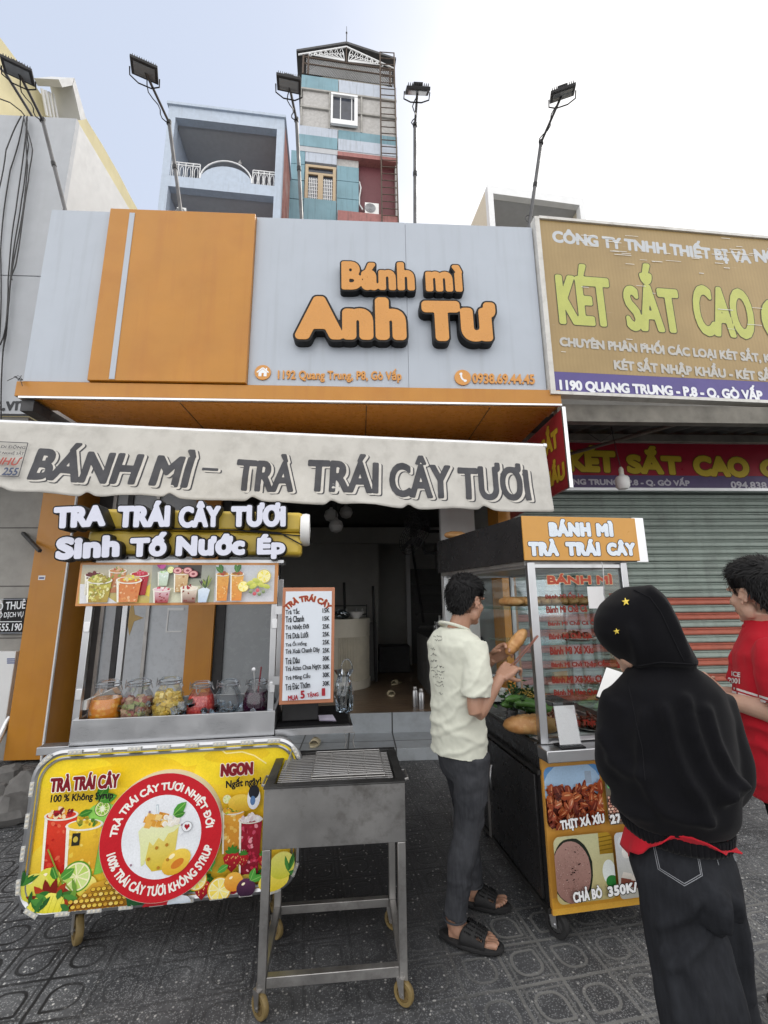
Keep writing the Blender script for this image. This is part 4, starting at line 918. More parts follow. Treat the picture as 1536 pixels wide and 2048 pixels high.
# ------------------------------------------------------------------ white box house at the right, tree
RL, RR_ = aty(978, 420, 14.0), aty(1170, 420, 14.4)
FR = frame((RL.x, 14, 0), (RR_.x - RL.x, .4, 0)); wR = Vector((RR_.x - RL.x, .4)).length; rv = lambda x, y: fuv(FR, x, y)[1]
WH = thing('white_box_house', 'white flat roofed house with one deep open loggia, behind the gold billboard', 'building', (RL.x + wR / 2, 14, 0))
M['sun_white'] = mat('sunlit_white_render', (.66, .60, .48), .7, var=.04)  # sunlight on the side walls put into their warmer colour
zt_, zo = rv(1070, 383), rv(1070, 398)
b = MB(); bxr = lambda b, u0, v0, u1, v1, n0, n1: b.box((u0, v0, n0), (u1, v1, n1), FR)
bxr(b, 0, 3, .22, zt_, -.25, 0); bxr(b, wR - .22, 3, wR, zt_, -.25, 0); bxr(b, .22, zo, wR - .22, zt_, -.25, 0); obj('front_frame', b, M['white_paint'], WH)
b = MB(); bxr(b, 0.001, 3, .15, zt_ - .01, -4, -.251); bxr(b, wR - .15, 3, wR - .001, zt_ - .01, -4, -.251); obj('side_wall', b, M['sun_white'], WH)
b = MB(); bxr(b, .151, zo + .02, wR - .151, zt_ - .02, -4, -.251); obj('loggia_ceiling', b, M['grey_ceiling'], WH)
b = MB(); bxr(b, .151, 3, wR - .151, zo + .019, -3.2, -3.0); obj('loggia_back_wall', b, M['grey_ceiling'], WH)
M['leaf'] = mat('tree_leaves', (.065, .10, .04), .6, var=.4, vs=2)
M['bark'] = mat('tree_bark', (.10, .08, .06), .9, var=.3, bump=.4)
c = aty(1580, 440, 9.0); TT = thing('street_tree', 'leafy tree whose crown just enters the right photo edge above the billboard', 'tree', (c.x + .3, 9.0, 0))
b = MB(); b.tube([(c.x + .3, 9, 0), (c.x + .2, 9, 3), (c.x + .25, 9, 5.5), (c.x, 9, c.z)], [.16, .13, .1, .03], 10)
for k in range(9):
    a = 2.4 * k; z = 5.2 + .45 * k; b.tube([(c.x + .2, 9, z), (c.x + .2 + .7 * math.cos(a), 9 + .7 * math.sin(a), z + .7), (c.x + .2 + 1.1 * math.cos(a), 9 + 1.1 * math.sin(a), z + 1.0)], [.05, .03, .01], 6)
obj('trunk', b, M['bark'], TT)
b = MB(); rr = random.Random(3)
for k in range(75):
    a = rr.uniform(0, 6.28); z = rr.uniform(5.9, 10.4); rad = 1.15 * math.sin(min(1, max(.15, (z - 5.4) / 5)) * math.pi * .9) * rr.uniform(.5, 1.05); cc = Vector((c.x + .25 + rad * math.cos(a), 9 + rad * math.sin(a), z))
    for j in range(45):
        d = Vector((rr.gauss(0, 1), rr.gauss(0, 1), rr.gauss(0, .8))) * .16; p = cc + d; u = Vector((rr.gauss(0, 1), rr.gauss(0, 1), rr.gauss(-.3, .6))).normalized(); w_ = u.cross(Vector((rr.gauss(0, 1), rr.gauss(0, 1), rr.gauss(0, 1)))).normalized(); L = rr.uniform(.06, .12)
        b.quad(p, p + u * L * .5 + w_ * L * .22, p + u * L, p + u * L * .5 - w_ * L * .22)
obj('crown', b, M['leaf'], TT, smooth=0)

# ------------------------------------------------------------------ the shuttered shop on the right
FG = aty(1104, 783, 3.42)
FBB = frame(FG, (1, .055, 0)); bu = lambda x, y, n=0.0: fuv(FBB, x, y, n)
GW = 4.0; gt = bu(1082, 440)[1]
BBD = thing('billboard', 'faded gold billboard with pale green and white lettering and a purple address band', 'billboard', FG)
b = MB(); b.box((.03, .0, -.06), (GW, gt, -.001), FBB); obj('frame_back', b, M['dark_iron'], BBD)
M['bb_frame'] = mat('chipped_white_frame', (.62, .61, .58), .5, var=.1, dirt=.45, dcol=(.25, .22, .2), ds=9)
b = MB(); b.box((-.02, -.03, -.07), (.025, gt + .02, .02), FBB); b.box((.026, -.03, -.07), (GW, -.001, .02), FBB); b.box((.026, gt + .001, -.07), (GW, gt + .03, .02), FBB); obj('frame_edge', b, M['bb_frame'], BBD)
def gold_mat():
    s = NT('faded_gold_canvas'); v = s.obj(); w_ = s.n('ShaderNodeTexWave', {'Vector': v, 'Scale': 9.0, 'Distortion': 2.0, 'Detail': 2.0}, bands_direction='X')
    base = s.mix(s.ramp(s.noise(v, 2.2, 5), .3, .7), (.30, .205, .080), (.38, .265, .11)); base = s.mix(s.math('MULTIPLY', w_.outputs['Fac'], .25), base, (.26, .175, .07))
    st = s.noise(s.obj((.8, 1, 26)), 3.5, 4, .6); base = s.mix(s.ramp(st, .70, .74, 0, .45), base, (.6, .56, .5))
    s.bsdf(Base_Color=base, Roughness=.45); return s.mat
b = MB(); vb0 = bu(1106, 743)[1]; b.box((.026, vb0, -.0008), (GW - .001, gt, .002), FBB); obj('gold_canvas', b, gold_mat(), BBD)
b = MB(); b.box((.026, 0.0, -.0008), (GW - .001, vb0 - .001, .002), FBB); obj('purple_band', b, mat('purple_vinyl', (.075, .055, .23), .4, var=.08), BBD)
A = Art(FBB, .0025)
def lay(A, F, txt, a, bb, top, col, off=.02, out=None, shear=0, ocol='222'):
    p, q, h = ptx(F, a, bb, top, .003)
    if out: A.otext(txt, p, q, h, [(out[0], out[1]), (off, col)], shear, cell=.017)
    else: A.text(txt, p, q, h, col, off, shear)
lay(A, FBB, 'CÔNG TY TNHH THIẾT BỊ VÀ', (1106, 490), (1504, 533), (1106, 449), 'bcc0c4', .055)
lay(A, FBB, 'NỘI THẤT', (1512, 530), (1660, 546), (1512, 485), 'bcc0c4', .055)
lay(A, FBB, 'KÉT', (1119, 648), (1230, 655), (1119, 524), 'b4b962', .06, (.085, '4a4a2c'))
lay(A, FBB, 'SẮT', (1256, 661), (1370, 668), (1256, 524), 'b4b962', .06, (.085, '4a4a2c'))
lay(A, FBB, 'CAO', (1394, 671), (1517, 681), (1394, 568), 'b4b962', .06, (.085, '4a4a2c'))
lay(A, FBB, 'CẤP', (1531, 684), (1670, 694), (1531, 552), 'b4b962', .06, (.085, '4a4a2c'))
lay(A, FBB, 'CHUYÊN PHÂN PHỐI CÁC LOẠI KÉT SẮT, KÉT BẠC', (1120, 697), (1610, 736), (1120, 665), 'b5b3ae', .055)
lay(A, FBB, 'KÉT SẮT NHẬP KHẨU - KÉT SẮT NỘI', (1229, 744), (1600, 772), (1229, 711), 'b5b3ae', .055)
lay(A, FBB, '1190 QUANG TRUNG - P.8 - Q. GÒ VẤP', (1120, 783), (1527, 804), (1120, 750), 'e0e2e8', .055)
rs = random.Random(5)
for k in range(46):                              # peeled white scratches across the letters
    x = rs.choice([rs.uniform(1215, 1400), rs.uniform(1420, 1510), rs.uniform(1120, 1500)]); y = rs.choice([rs.uniform(470, 530), rs.uniform(470, 525), rs.uniform(500, 730)]); L = rs.uniform(4, 34)
    p, q = bu(x, y), bu(x + L, y + L * .08); A.line([p, q], rs.uniform(.003, .007), 'dcdad4')
A.build('lettering', M['print'], BBD)
# roof over the pavement, dark corrugated underside
RS = thing('safe_shop', 'closed shop with a long green roller shutter under a dark corrugated canopy', 'building', (3.6, 5.1, 0))
b = MB(); xx = np.arange(1.80, 6.2, .045); vs = []; z0, z1 = 3.24, 3.58
for i, x in enumerate(xx):
    dz = .02 * math.sin(i * 1.3); vs += [(x, 3.62, z0 + dz), (x, 5.4, z1 + dz)]
b.add(vs, [(2 * i, 2 * i + 1, 2 * i + 3, 2 * i + 2) for i in range(len(xx) - 1)]); cp = obj('corrugated_canopy', b, mat('sooty_tin', (.035, .034, .033), .6, .2, var=.4), RS); sm = cp.modifiers.new('t', 'SOLIDIFY'); sm.thickness = .004
b = MB(); b.box((1.75, 3.52, 3.1), (6.2, 3.60, 3.26)); b.box((1.76, 4.5, 3.3), (6.2, 4.56, 3.38)); b.cyl((3.0, 3.6, 3.15), (2.4, 5.2, 3.30), .02); obj('canopy_beam', b, mat('aged_timber_beam', (.16, .15, .13), .8, var=.3), RS)
b = MB(); b.box((1.99, 5.2, 0), (6.5, 5.4, 5.2)); obj('wall', b, M['conc'], RS)
def shutter():
    p = .0865; pr = []; z = 0
    n = int(2.95 / p); gm, rm_ = [], []
    zr = atz(1, 1, 1).z
    g, r_ = MB(), MB()
    red = set(int((aty(1400, y, 5.1).z) / p) for y in (1199, 1229, 1261, 1293, 1327, 1360, 1395))
    for k in range(n):
        z = k * p; prof = [(5.12, z), (5.085, z + .006), (5.078, z + .02), (5.079, z + .045), (5.09, z + .056), (5.115, z + .058), (5.116, z + .064), (5.096, z + .068), (5.096, z + .078), (5.118, z + .082), (5.12, z + p)]
        t = r_ if k in red else g
        vs = [(x, y, zz) for y, zz in prof for x in (1.80, 6.4)]
        t.add(vs, [(2 * i, 2 * i + 1, 2 * i + 3, 2 * i + 2) for i in range(len(prof) - 1)])
    return g, r_
g, r_ = shutter()
M['shut'] = mat('faded_green_steel', (.31, .37, .335), .5, .0, var=.10, vs=2.5, dirt=.45, dcol=(.12, .13, .115), ds=3.5, streak=.4)
M['shut_red'] = mat('rust_red_steel', (.45, .12, .075), .5, var=.12, dirt=.35, dcol=(.16, .06, .04), ds=4)
sh = obj('roller_shutter', g, M['shut'], RS, smooth=20); obj('red_slat', r_, M['shut_red'], sh, smooth=20)
# red fascia sign
FRS = frame((0, 4.9, 0), (1, 0, 0)); ru = lambda x, y, n=0.0: fuv(FRS, x, y, n)
RSN = thing('red_fascia_sign', 'long red fascia sign with yellow letters above the roller shutter', 'sign', (3.5, 4.9, 2.85))
zt2, zb2, zm = ru(1300, 887)[1], ru(1300, 976)[1], ru(1300, 951)[1]
b = MB(); b.box((1.80, 4.9, zm + .001), (6, 4.96, zt2)); obj('red_panel', b, mat('crimson_vinyl', (.38, .018, .04), .35, var=.1), RSN)
b = MB(); b.box((1.80, 4.9, zb2), (6, 4.96, zm)); obj('purple_panel', b, mat('plum_vinyl', (.11, .08, .19), .35, var=.1), RSN)
b = MB(); b.box((1.8, 4.885, zb2 - .035), (6, 4.97, zb2 - .001)); b.box((1.8, 4.885, zt2 + .001), (6, 4.97, zt2 + .02)); obj('frame', b, M['alu'], RSN)
A = Art(FRS, .002)
for txt, a, e, tp in (('KÉT', (1135, 944), (1236, 947), (1135, 888)), ('SẮT', (1254, 948), (1368, 952), (1254, 889)), ('CAO', (1388, 953), (1503, 957), (1388, 909)), ('CẤP', (1522, 957), (1640, 961), (1522, 898))): lay(A, FRS, txt, a, e, tp, 'cdb437', .075, (.11, '6b4a1c'))
lay(A, FRS, '1190 QUANG TRUNG - P.8 - Q. GÒ VẤP', (1068, 970), (1380, 974), (1068, 951), 'c6c3cd', .055)
lay(A, FRS, '094.838.2', (1463, 976), (1550, 978), (1463, 963), 'cfccd6', .04)
A.build('lettering', M['print'], RSN)
# side sign hanging at right angles
XS = 1.735; FSS = Matrix(((0, 0, -1, XS), (-1, 0, 0, 0), (0, 1, 0, 0), (0, 0, 0, 1)))
su = lambda x, y: fuv(FSS, x, y)
zt3, zb3 = aty(1128, 818, 3.42).z, aty(1139, 974, 3.42).z
SS = thing('side_sign', 'dark red sign standing at right angles between the two shops', 'sign', (XS, 3.9, zb3))
b = MB(); b.box((XS, 3.42, zb3), (XS + .022, 4.86, zt3)); obj('panel', b, mat('deep_red_vinyl', (.30, .025, .032), .35, var=.1), SS)
b = MB(); b.box((XS - .004, 3.395, zb3 - .01), (XS + .026, 3.419, zt3 + .01)); obj('front_edge', b, M['alu'], SS)
A = Art(FSS, .002)
for txt, a, e, tp, in (('KÉT SẮT', (1052, 920), (1119, 893), (1052, 860)), ('NHẬP KHẨU', (1040, 1010), (1133, 965), (1040, 950))):
    p, q = su(*a), su(*e); q = (q[0], q[1]); p = (p[0], q[1]); A.otext(txt, p, q, .27, [(.10, '6b4a1c'), (.07, 'b99a30')])
A.build('lettering', M['print'], SS)
# bulb on a wire
c = aty(1245, 965, 4.2); t = thing('hanging_bulb', 'white bulb hanging on a bare wire in front of the red fascia sign', 'lamp', c)
Mb = Matrix.Translation(c); b = MB(); b.lathe([(.005, -.075), (.045, -.07), (.066, -.045), (.068, .04), (.055, .062), (.03, .075), (.022, .09)], Mb, 20); obj('bulb', b, M['white_plastic'], t)
b = MB(); b.lathe([(.024, .09), (.024, .14), (.012, .165)], Mb, 14); obj('socket', b, M['cream'], t)
b = MB(); b.tube([c + Vector((0, 0, .16)), c + Vector((-.03, 0, .4)), c + Vector((-.05, 0, .62)), aty(1232, 815, 4.3)], .004, 5); b.tube([c + Vector((-.03, 0, .55)), c + Vector((-.12, .1, .48)), c + Vector((-.2, .2, .62))], .004, 5); obj('wire', b, M['cable'], t)

# ------------------------------------------------------------------ fruit tea cart
FC = frame((-1.461, 2.277, 0), (1.108, .107, 0)); YC = math.atan2(.107, 1.108)
cu_ = lambda x, y, n=0.0: fuv(FC, x, y, n)
W3 = lambda F, u, v, n: F @ Vector((u, v, n))
CART = thing('fruit_tea_cart', 'steel fruit tea cart with a yellow fruit printed front board and six jars on ice', 'food cart', W3(FC, .57, 0, -.25), YC)
bxf = lambda b, F, u0, v0, n0, u1, v1, n1: b.box((u0, v0, n0), (u1, v1, n1), F)
b = MB(); bxf(b, FC, .07, .27, -.52, 1.07, .87, -.06); obj('cabinet', b, M['steel'], CART, bevel=.003)
zt4 = 1.012
b = MB(); bxf(b, FC, .085, .895, -.055, 1.035, zt4, -.04); bxf(b, FC, .085, .895, -.53, 1.035, zt4, -.515); bxf(b, FC, .085, .895, -.514, .10, zt4 - .002, -.056); bxf(b, FC, 1.02, .895, -.514, 1.035, zt4 - .002, -.056); bxf(b, FC, .101, .90, -.513, 1.019, .915, -.057); obj('ice_tray', b, M['steel'], CART, bevel=.002)
b = MB(); bxf(b, FC, -.06, .86, -.12, .079, .895, -.05); obj('side_bracket', b, M['steel'], CART, bevel=.002)
for u in (.085, 1.005):
    b = MB(); bxf(b, FC, u - .012, .3, -.085, u + .02, 1.70, -.058); obj('post', b, M['steel'], CART, bevel=.002)
    b = MB(); bxf(b, FC, u - .014, .3, -.53, u + .016, 1.70, -.50); obj('post', b, M['steel'], CART, bevel=.002)
    for z in (1.1, 1.42):
        b = MB(); bxf(b, FC, u - .004, z, -.0575, u + .024, z + .05, -.046); obj('hinge', b, M['alu'], CART, bevel=.002)
b = MB(); bxf(b, FC, .103, 1.045, -.50, .118, 1.09, -.09); obj('tray_lip', b, M['white_plastic'], CART)
# front board
BW0, BW1, BZ0, BZ1 = -.028, 1.168, .232, .888
b = MB(); b.prism(rrect(BW0, BZ0, BW1, BZ1, .12, 10), -.03, 0, FC); bd = obj('front_board', b, M['white_plastic'], CART)
pts = rrect(BW0 + .004, BZ0 + .004, BW1 - .004, BZ1 - .004, .118, 10)
b = MB(); b.tube([W3(FC, u, v, -.008) for u, v in pts], .017, 8, closed=True); obj('chrome_rim', b, M['steel'], CART)
pts2 = rrect(BW0 + .03, BZ0 + .03, BW1 - .03, BZ1 - .03, .1, 10); b = MB(); b.tube([W3(FC, u, v, .004) for u, v in pts2], .007, 6, closed=True); obj('chrome_rim', b, M['steel'], CART)
# LED modules round the rim
per = []
for i in range(len(pts)):
    (x0_, y0_), (x1_, y1_) = pts[i], pts[(i + 1) % len(pts)]; per.append(math.hypot(x1_ - x0_, y1_ - y0_))
tot = sum(per); nled = 27; M['led'] = mat('led_strip', (.50, .51, .50), .4, var=.03)
for k in range(nled):
    d = tot * (k + .5) / nled; i = 0
    while d > per[i]: d -= per[i]; i += 1
    p, q = Vector(pts[i]), Vector(pts[(i + 1) % len(pts)]); t = (q - p).normalized(); c = p + t * d
    Ml = FC @ Matrix(((t.x, -t.y, 0, c.x), (t.y, t.x, 0, c.y), (0, 0, 1, .012), (0, 0, 0, 1)))
    b = MB(); b.box((-.03, -.0085, -.002), (.03, .0085, .005), Ml); lm = obj('led_module', b, M['led'], CART, bevel=.001)
    for s in (-.019, 0, .019): b = MB(); b.lathe([(.006, .0051), (.0055, .007), (.003, .008)], Ml @ Matrix.Translation((s, 0, 0)), 10); obj('led_lens', b, M['cream'], lm)
A = Art(FC, .0012, clip=rrect(BW0 + .012, BZ0 + .012, BW1 - .012, BZ1 - .012, .11, 6))
g1 = lambda x, y: cu_(x / 2.477, 1450 + y / 2.477)
A.poly(rrect(BW0 + .012, BZ0 + .012, BW1 - .012, BZ1 - .012, .11, 10), 'e2a51f', 'f6dc3a')
for k in range(9): A.ell(random.uniform(.1, 1.05), .80 + random.uniform(-.05, .03), random.uniform(.12, .3), random.uniform(.03, .07), 'f2d62e' if k % 2 else 'e9c727')
A.poly(rrect(.0, .27, 1.14, .52, .09), 'd3a92c', 'edd045')
A.line([g1(1085, 112), g1(1120, 140), g1(1200, 132), g1(1260, 150), g1(1320, 190)], .006, 'f5e89a')
def rn(a, b_): return random.uniform(a, b_)
def cup(x, y, w, h, top, bot, chunks, n=26, rim='e9e6da', ct=None, csz=.012):
    """x, y = bottom middle; tapered tumbler with layered drink and fruit pieces"""
    A.poly([(x - w * .40, y), (x + w * .40, y), (x + w * .5, y + h), (x - w * .5, y + h)], bot, top)
    for k in range(n):
        v = rn(.06, .9); u = rn(-.36, .36) * (1 + .2 * v); A.ell(x + u * w, y + v * h, rn(.5, 1) * csz, rn(.35, .8) * csz, random.choice(chunks), rot=rn(0, 3), n=7, jit=.2)
    A.poly([(x - w * .40, y), (x - w * .33, y), (x - w * .41, y + h), (x - w * .5, y + h)], 'f0eee0')
    A.ell(x, y + h, w * .53, w * .16, rim); A.ell(x, y + h + w * .01, w * .46, w * .12, top)
    for k in range(int(n * 1.1)):
        a = rn(0, 6.28); r = rn(0, .42); A.ell(x + r * w * math.cos(a), y + h + w * (.02 + abs(.22 * (1 - r * 2) * rn(0, 1))) + r * .2 * w * math.sin(a), rn(.6, 1.2) * csz, rn(.4, .9) * csz, random.choice(ct or chunks), rot=rn(0, 3), n=7, jit=.25)
def slice_(x, y, r, rim, flesh, seg):
    A.ell(x, y, r, r, rim, n=28); A.ell(x, y, r * .9, r * .9, 'f3efc4', n=28)
    for k in range(9):
        a = 2 * math.pi * k / 9; A.poly([(x + r * .08 * math.cos(a), y + r * .08 * math.sin(a))] + [(x + r * .8 * math.cos(a + d), y + r * .8 * math.sin(a + d)) for d in (-.29, -.1, .1, .29)], flesh if k % 2 else seg)
def berry(x, y, r):
    A.poly([(x + r * a, y + r * b_) for a, b_ in ((-.9, .4), (-.5, .8), (.5, .8), (.9, .4), (.6, -.4), (0, -1), (-.6, -.4))], '7d0f1c', 'c0202c')
    for k in range(14): A.ell(x + rn(-.6, .6) * r, y + rn(-.5, .6) * r, r * .05, r * .08, 'e8b46a', n=6)
    for k in range(5): A.leaf(x, y + r * .75, r * .8, r * .35, R(20 + 35 * k), '3f7d2b')
def fruit(x, y, r, c1, c2, hl=True):
    A.ell(x, y, r, r * .92, c1, c2, n=24)
    if hl: A.ell(x - r * .3, y + r * .4, r * .2, r * .12, 'fff3d0', rot=.5)
P_ = g1
x, y = P_(270, 740); cup(x, y, .135, .235, 'd8402a', 'c22a1e', ['d94a33', 'e0684a', 'b81d18'], 22, ct=['7c1420', 'e9a13c', 'b3202a', 'f0d9b0'])
x, y = P_(480, 700); A.ell(x, y + .10, .085, .13, '7fc04a', 'a9d977', n=24); A.ell(x, y + .2, .07, .06, '8fcf5e'); slice_(x + .0, y + .235, .034, '4f7d23', '9ccf4f', 'b3dc6d'); A.ell(x, y + .235, .010, .013, 'eff3d8')
for k in range(16): a = 2 * math.pi * k / 16; A.ell(x + .019 * math.cos(a), y + .235 + .019 * math.sin(a), .0025, .0018, '20240f', n=6, rot=a)
A.leaf(x - .03, y + .27, .09, .05, 1.0, '3e8a2e', '6fb04c'); A.leaf(x - .02, y + .27, .08, .045, .2, '4d9a35', '7fbd55')
x, y = P_(395, 740); cup(x, y, .15, .20, 'e9c43a', 'd69a2a', ['e8c84c', 'f0d569', 'd9ae35'], 16, ct=['c7a02a', '8a8a2f', 'e5d050', '4d7a2c'])
A.leaf(x - .03, y + .24, .06, .03, .3, '3b7d2a', '70ad4a'); A.rect(x - .045, y + .12, x - .012, y + .17, '2b2a20'); A.ell(x - .03, y + .145, .010, .012, 'c9b24a')
for (px_, py_, r, c1, c2) in ((245, 760, .05, 'b7c92f', 'e2df55'), (175, 800, .06, 'c6c53a', 'e8e06a'), (430, 790, .045, 'd3c13a', 'efe58a')): x, y = P_(px_, py_); fruit(x, y, r, c1, c2)
x, y = P_(385, 745); slice_(x, y, .062, '5e9a2b', 'b9d66a', 'cfe391'); x, y = P_(300, 760)
A.leaf(x, y, .07, .04, .6, '4f9138', '86bf5f'); A.leaf(x - .01, y, .06, .035, 2.0, '3f8230', '7ab456'); A.line([P_(245, 610), P_(300, 745), P_(390, 850)], .006, '8a9a3a')
for k in range(10): x, y = P_(115, 790); A.leaf(x, y, rn(.04, .08), .018, R(rn(20, 170)), random.choice(['2f6b2c', '3f7f34', '255a26']))
for (px_, py_) in ((300, 850), (330, 880)): x, y = P_(px_, py_); fruit(x, y, .045, '5a1512', '8f2a1e')
x, y = P_(235, 880)
for k in range(9): A.leaf(x + .01, y, .10, .035, R(-30 + k * 27), random.choice(['7b1f16', '3c6f2d', 'a83a20']))
A.ell(x, y - .01, .075, .052, 'd9cf36', 'f0ea6c', rot=.15)
for k in range(6): A.line([(x - .06 + k * .022, y - .05), (x - .04 + k * .022, y + .03)], .0016, 'b9b02b')
# pineapple
for k in range(46): u_, v_ = rn(.02, 1.12), rn(.245, .31); A.leaf(u_, v_, rn(.04, .08), rn(.015, .03), R(rn(10, 170)), random.choice(['2f6b2c', '4c8a3c', '3a7436', '6f9a3c', '2a5a2c']))
for k in range(16): u_ = rn(.3, 1.1); fruit(u_, rn(.25, .30), rn(.02, .04), *random.choice([('d98a2c', 'eeb94e'), ('b7c92f', 'e2df55'), ('a31c26', 'd0464e'), ('d8a82f', 'f1d95f'), ('3f1d3a', '6d3f62')]))
x, y = P_(520, 838); ang = .55; A.poly([(x + a, y + c) for a, c in ((-.15, -.06), (-.11, -.005), (-.05, .055), (.03, .072), (.09, .04), (.11, -.01), (.105, -.06))], '8a5a18', 'd9a93a')
for i in range(6):
    for j in range(11):
        xx, yy = x - .13 + j * .022 + (i % 2) * .011, y - .050 + i * .021
        if yy < y + .062 - abs(xx - x - .02) * .45 and xx < x + .10: A.ell(xx, yy, .0115, .0095, '6b3f14', n=8); A.ell(xx, yy + .001, .0092, .0073, random.choice(['e3c24e', 'd8b23f', 'ecd274', 'c99a35']), n=8)
for k in range(12): A.leaf(x + .10, y - .02, rn(.05, .09), .018, R(rn(-60, 80)), random.choice(['2f6b3a', '3f7f44', '24552f']))
# right-hand side fruits
x, y = P_(1150, 620); cup(x, y, .10, .175, 'e0a53c', 'c9822c', ['e8b95a', 'd58f33', 'f0d58c'], 26, ct=['e2c23a', 'a8b23a', 'd49a2f', '6b7f2b'])
x, y = P_(1130, 355); slice_(x, y, .02, 'c9a25a', 'dfe6b0', 'cfdc90'); x, y = P_(1195, 370); A.ell(x, y, .055, .035, 'd9a928', 'f0d05a'); A.ell(x + .02, y - .01, .05, .03, 'cfa02a', 'e9c94c')
x, y = P_(1235, 720); cup(x, y, .105, .225, 'a51e33', '7d1226', ['b72a44', 'd0506a', '8f1428', 'e79aa5'], 40, ct=['e9dfe0', 'f2eeee', 'd8c8cc'])
x, y = P_(1262, 345); A.ell(x, y, .03, .05, 'e8eaee'); A.ell(x, y + .025, .025, .03, '22242c'); A.ell(x - .004, y - .012, .012, .02, '5b7fae')
for (px_, py_, r) in ((1155, 655, .045), (1210, 650, .03), (1010, 790, .042), (1310, 650, .03)): x, y = P_(px_, py_); berry(x, y, r)
for (px_, py_, r) in ((1095, 790, .052), (985, 740, .045)): x, y = P_(px_, py_); slice_(x, y, r, 'd8a82f', 'f1d95f', 'f5e588')
x, y = P_(1165, 750); fruit(x, y, .042, 'd98a2c', 'eeb94e'); x, y = P_(1225, 780); fruit(x, y, .042, '2f1830', '5c3354')
for (px_, py_, a) in ((1060, 700, 2.2), (1085, 705, .5), (1050, 690, 1.3), (1245, 745, 1.2), (1250, 745, .3)): x, y = P_(px_, py_); A.leaf(x, y, .055, .03, a, '4f9a3e', '8cc26a')
x, y = P_(1360, 745); A.ell(x, y, .07, .042, 'd7bf2f', 'f0e36a', rot=.2); x, y = P_(1400, 670); A.ell(x, y, .06, .055, 'c9c73a', 'e6e27c', rot=.6)
for k in range(10): x, y = P_(1430, 700); A.leaf(x, y, rn(.05, .085), .016, R(rn(-40, 110)), random.choice(['2f6b2c', '4c8a3c', '3a7436']))
x, y = P_(790, 870); A.ell(x, y, .06, .03, 'a31c26', 'c9303a'); x, y = P_(900, 850); A.ell(x, y, .05, .03, 'b9c4d0', 'e3e8ee')
def ot(txt, a, e, tp, layers, sh=0, F=FC, A_=None, space=1.0): p, q, h = ptx(F, a, e, tp, .003); (A_ or A).otext(txt, p, q, h, layers, sh, space=space)
ot('TRÀ TRÁI CÂY', (107, 1580), (245, 1570), (107, 1542), [(.14, 'f4efe6'), (.075, '7a1622')])
ot('100 % Không Syrup', (110, 1602), (233, 1594), (110, 1583), [(.04, '1c1a16')])
ot('NGON', (443, 1549), (509, 1544), (443, 1521), [(.15, 'f4efe6'), (.12, 'c9a9a0'), (.08, '7a1622')])
ot('Ngất ngây!', (455, 1574), (524, 1566), (455, 1551), [(.04, '1c1a16')])
A.build('fruit_print', M['print_gloss'], bd)
# round badge standing off the board
cu, cv = .560, .520; rD = .262
b = MB(); b.prism([(cu + rD * math.cos(2 * math.pi * i / 64), cv + rD * math.sin(2 * math.pi * i / 64)) for i in range(64)], .001, .048, FC); dk = obj('round_badge', b, M['cream'], CART, smooth=30)
A = Art(FC, .0484); A.ell(cu, cv, rD * .995, rD * .995, 'c4202b', n=64); A.ell(cu, cv, .170, .170, 'e9edf3', n=48)
A.text('TRÀ TRÁI CÂY TƯƠI NHIỆT ĐỚI', (0, 0), (1, 0), .050, 'f2efe9', .045, arc=(cu, cv, .182, R(176), R(6), 1))
A.text('100% TRÁI CÂY TƯƠI KHÔNG SYRUP', (0, 0), (1, 0), .044, 'f2efe9', .045, arc=(cu, cv, .232, R(194), R(346), -1))
D = lambda a, c: (cu + a * .17, cv + c * .17)
for z0, z1 in (((-.18, .78), (-.1, .3)),): A.line([D(*z0), D(*z1)], .011, 'b9c6cf'); A.line([D(-.18, .76), D(-.1, .3)], .007, 'e6eef3')
A.poly([D(-.52, .2), D(.42, .26), D(.36, -.5), D(.22, -.78), D(-.18, -.80), D(-.34, -.62)], 'd2b838', 'e3d77c')
A.poly([D(-.6, .16), D(-.5, .28), D(.3, .36), D(.46, .24), D(.3, .1), D(.16, .06), D(.06, -.12), D(-.08, -.02), D(-.2, -.2), D(-.3, -.1), D(-.38, -.62), D(-.46, -.66), D(-.52, -.2)], 'd9df9e', 'e8ecc0')
for k in range(16): a, c = rn(-.42, .05), rn(.28, .52); A.poly([D(a - .09, c - .05), D(a + .06, c - .09), D(a + .11, c + .04), D(a - .04, c + .09)], random.choice(['d99a3c', 'e7b458', 'c98530', 'f0cf86']))
for k in range(14): a, c = rn(.05, .42), rn(.27, .48); A.ell(*D(a, c), .011, .011, 'f7f4ee'); A.ell(*D(a + .01, c - .01), .008, .008, 'ece6da')
A.leaf(*D(.25, .5), .075, .04, .75, '4f9a3a', '8fc45f'); A.leaf(*D(.27, .48), .05, .03, .2, '3f8030', '7fb455')
A.ell(*D(.42, -.62), .066, .045, 'd8a52a', 'efd25a', rot=.55); A.ell(*D(.45, -.66), .03, .016, 'd07a2a', rot=.55); A.ell(*D(.3, -.48), .014, .008, 'fbf0c0', rot=.6)
for a, c in ((-.1, -.25), (-.28, -.5), (-.02, -.72), (.15, -.2), (.2, -.55)): A.ell(*D(a, c), .007, .007, 'b5802a')
for a, c in ((-.35, .62), (.5, .25), (-.7, -.6)): A.ell(*D(a, c), .005, .005, '9c8090')
A.ell(*D(.63, .2), .023, .022, '8d8f94'); A.ell(*D(.63, .2), .021, .020, 'eef1f5'); A.poly([D(.5, .1), D(.44, -.02), D(.56, .08)], 'eef1f5')
A.poly([D(.63, .12), D(.70, .2), D(.69, .25), D(.65, .26), D(.63, .23), D(.61, .26), D(.57, .25), D(.56, .2)], 'a3202f')
A.build('badge_print', M['print_gloss'], dk)
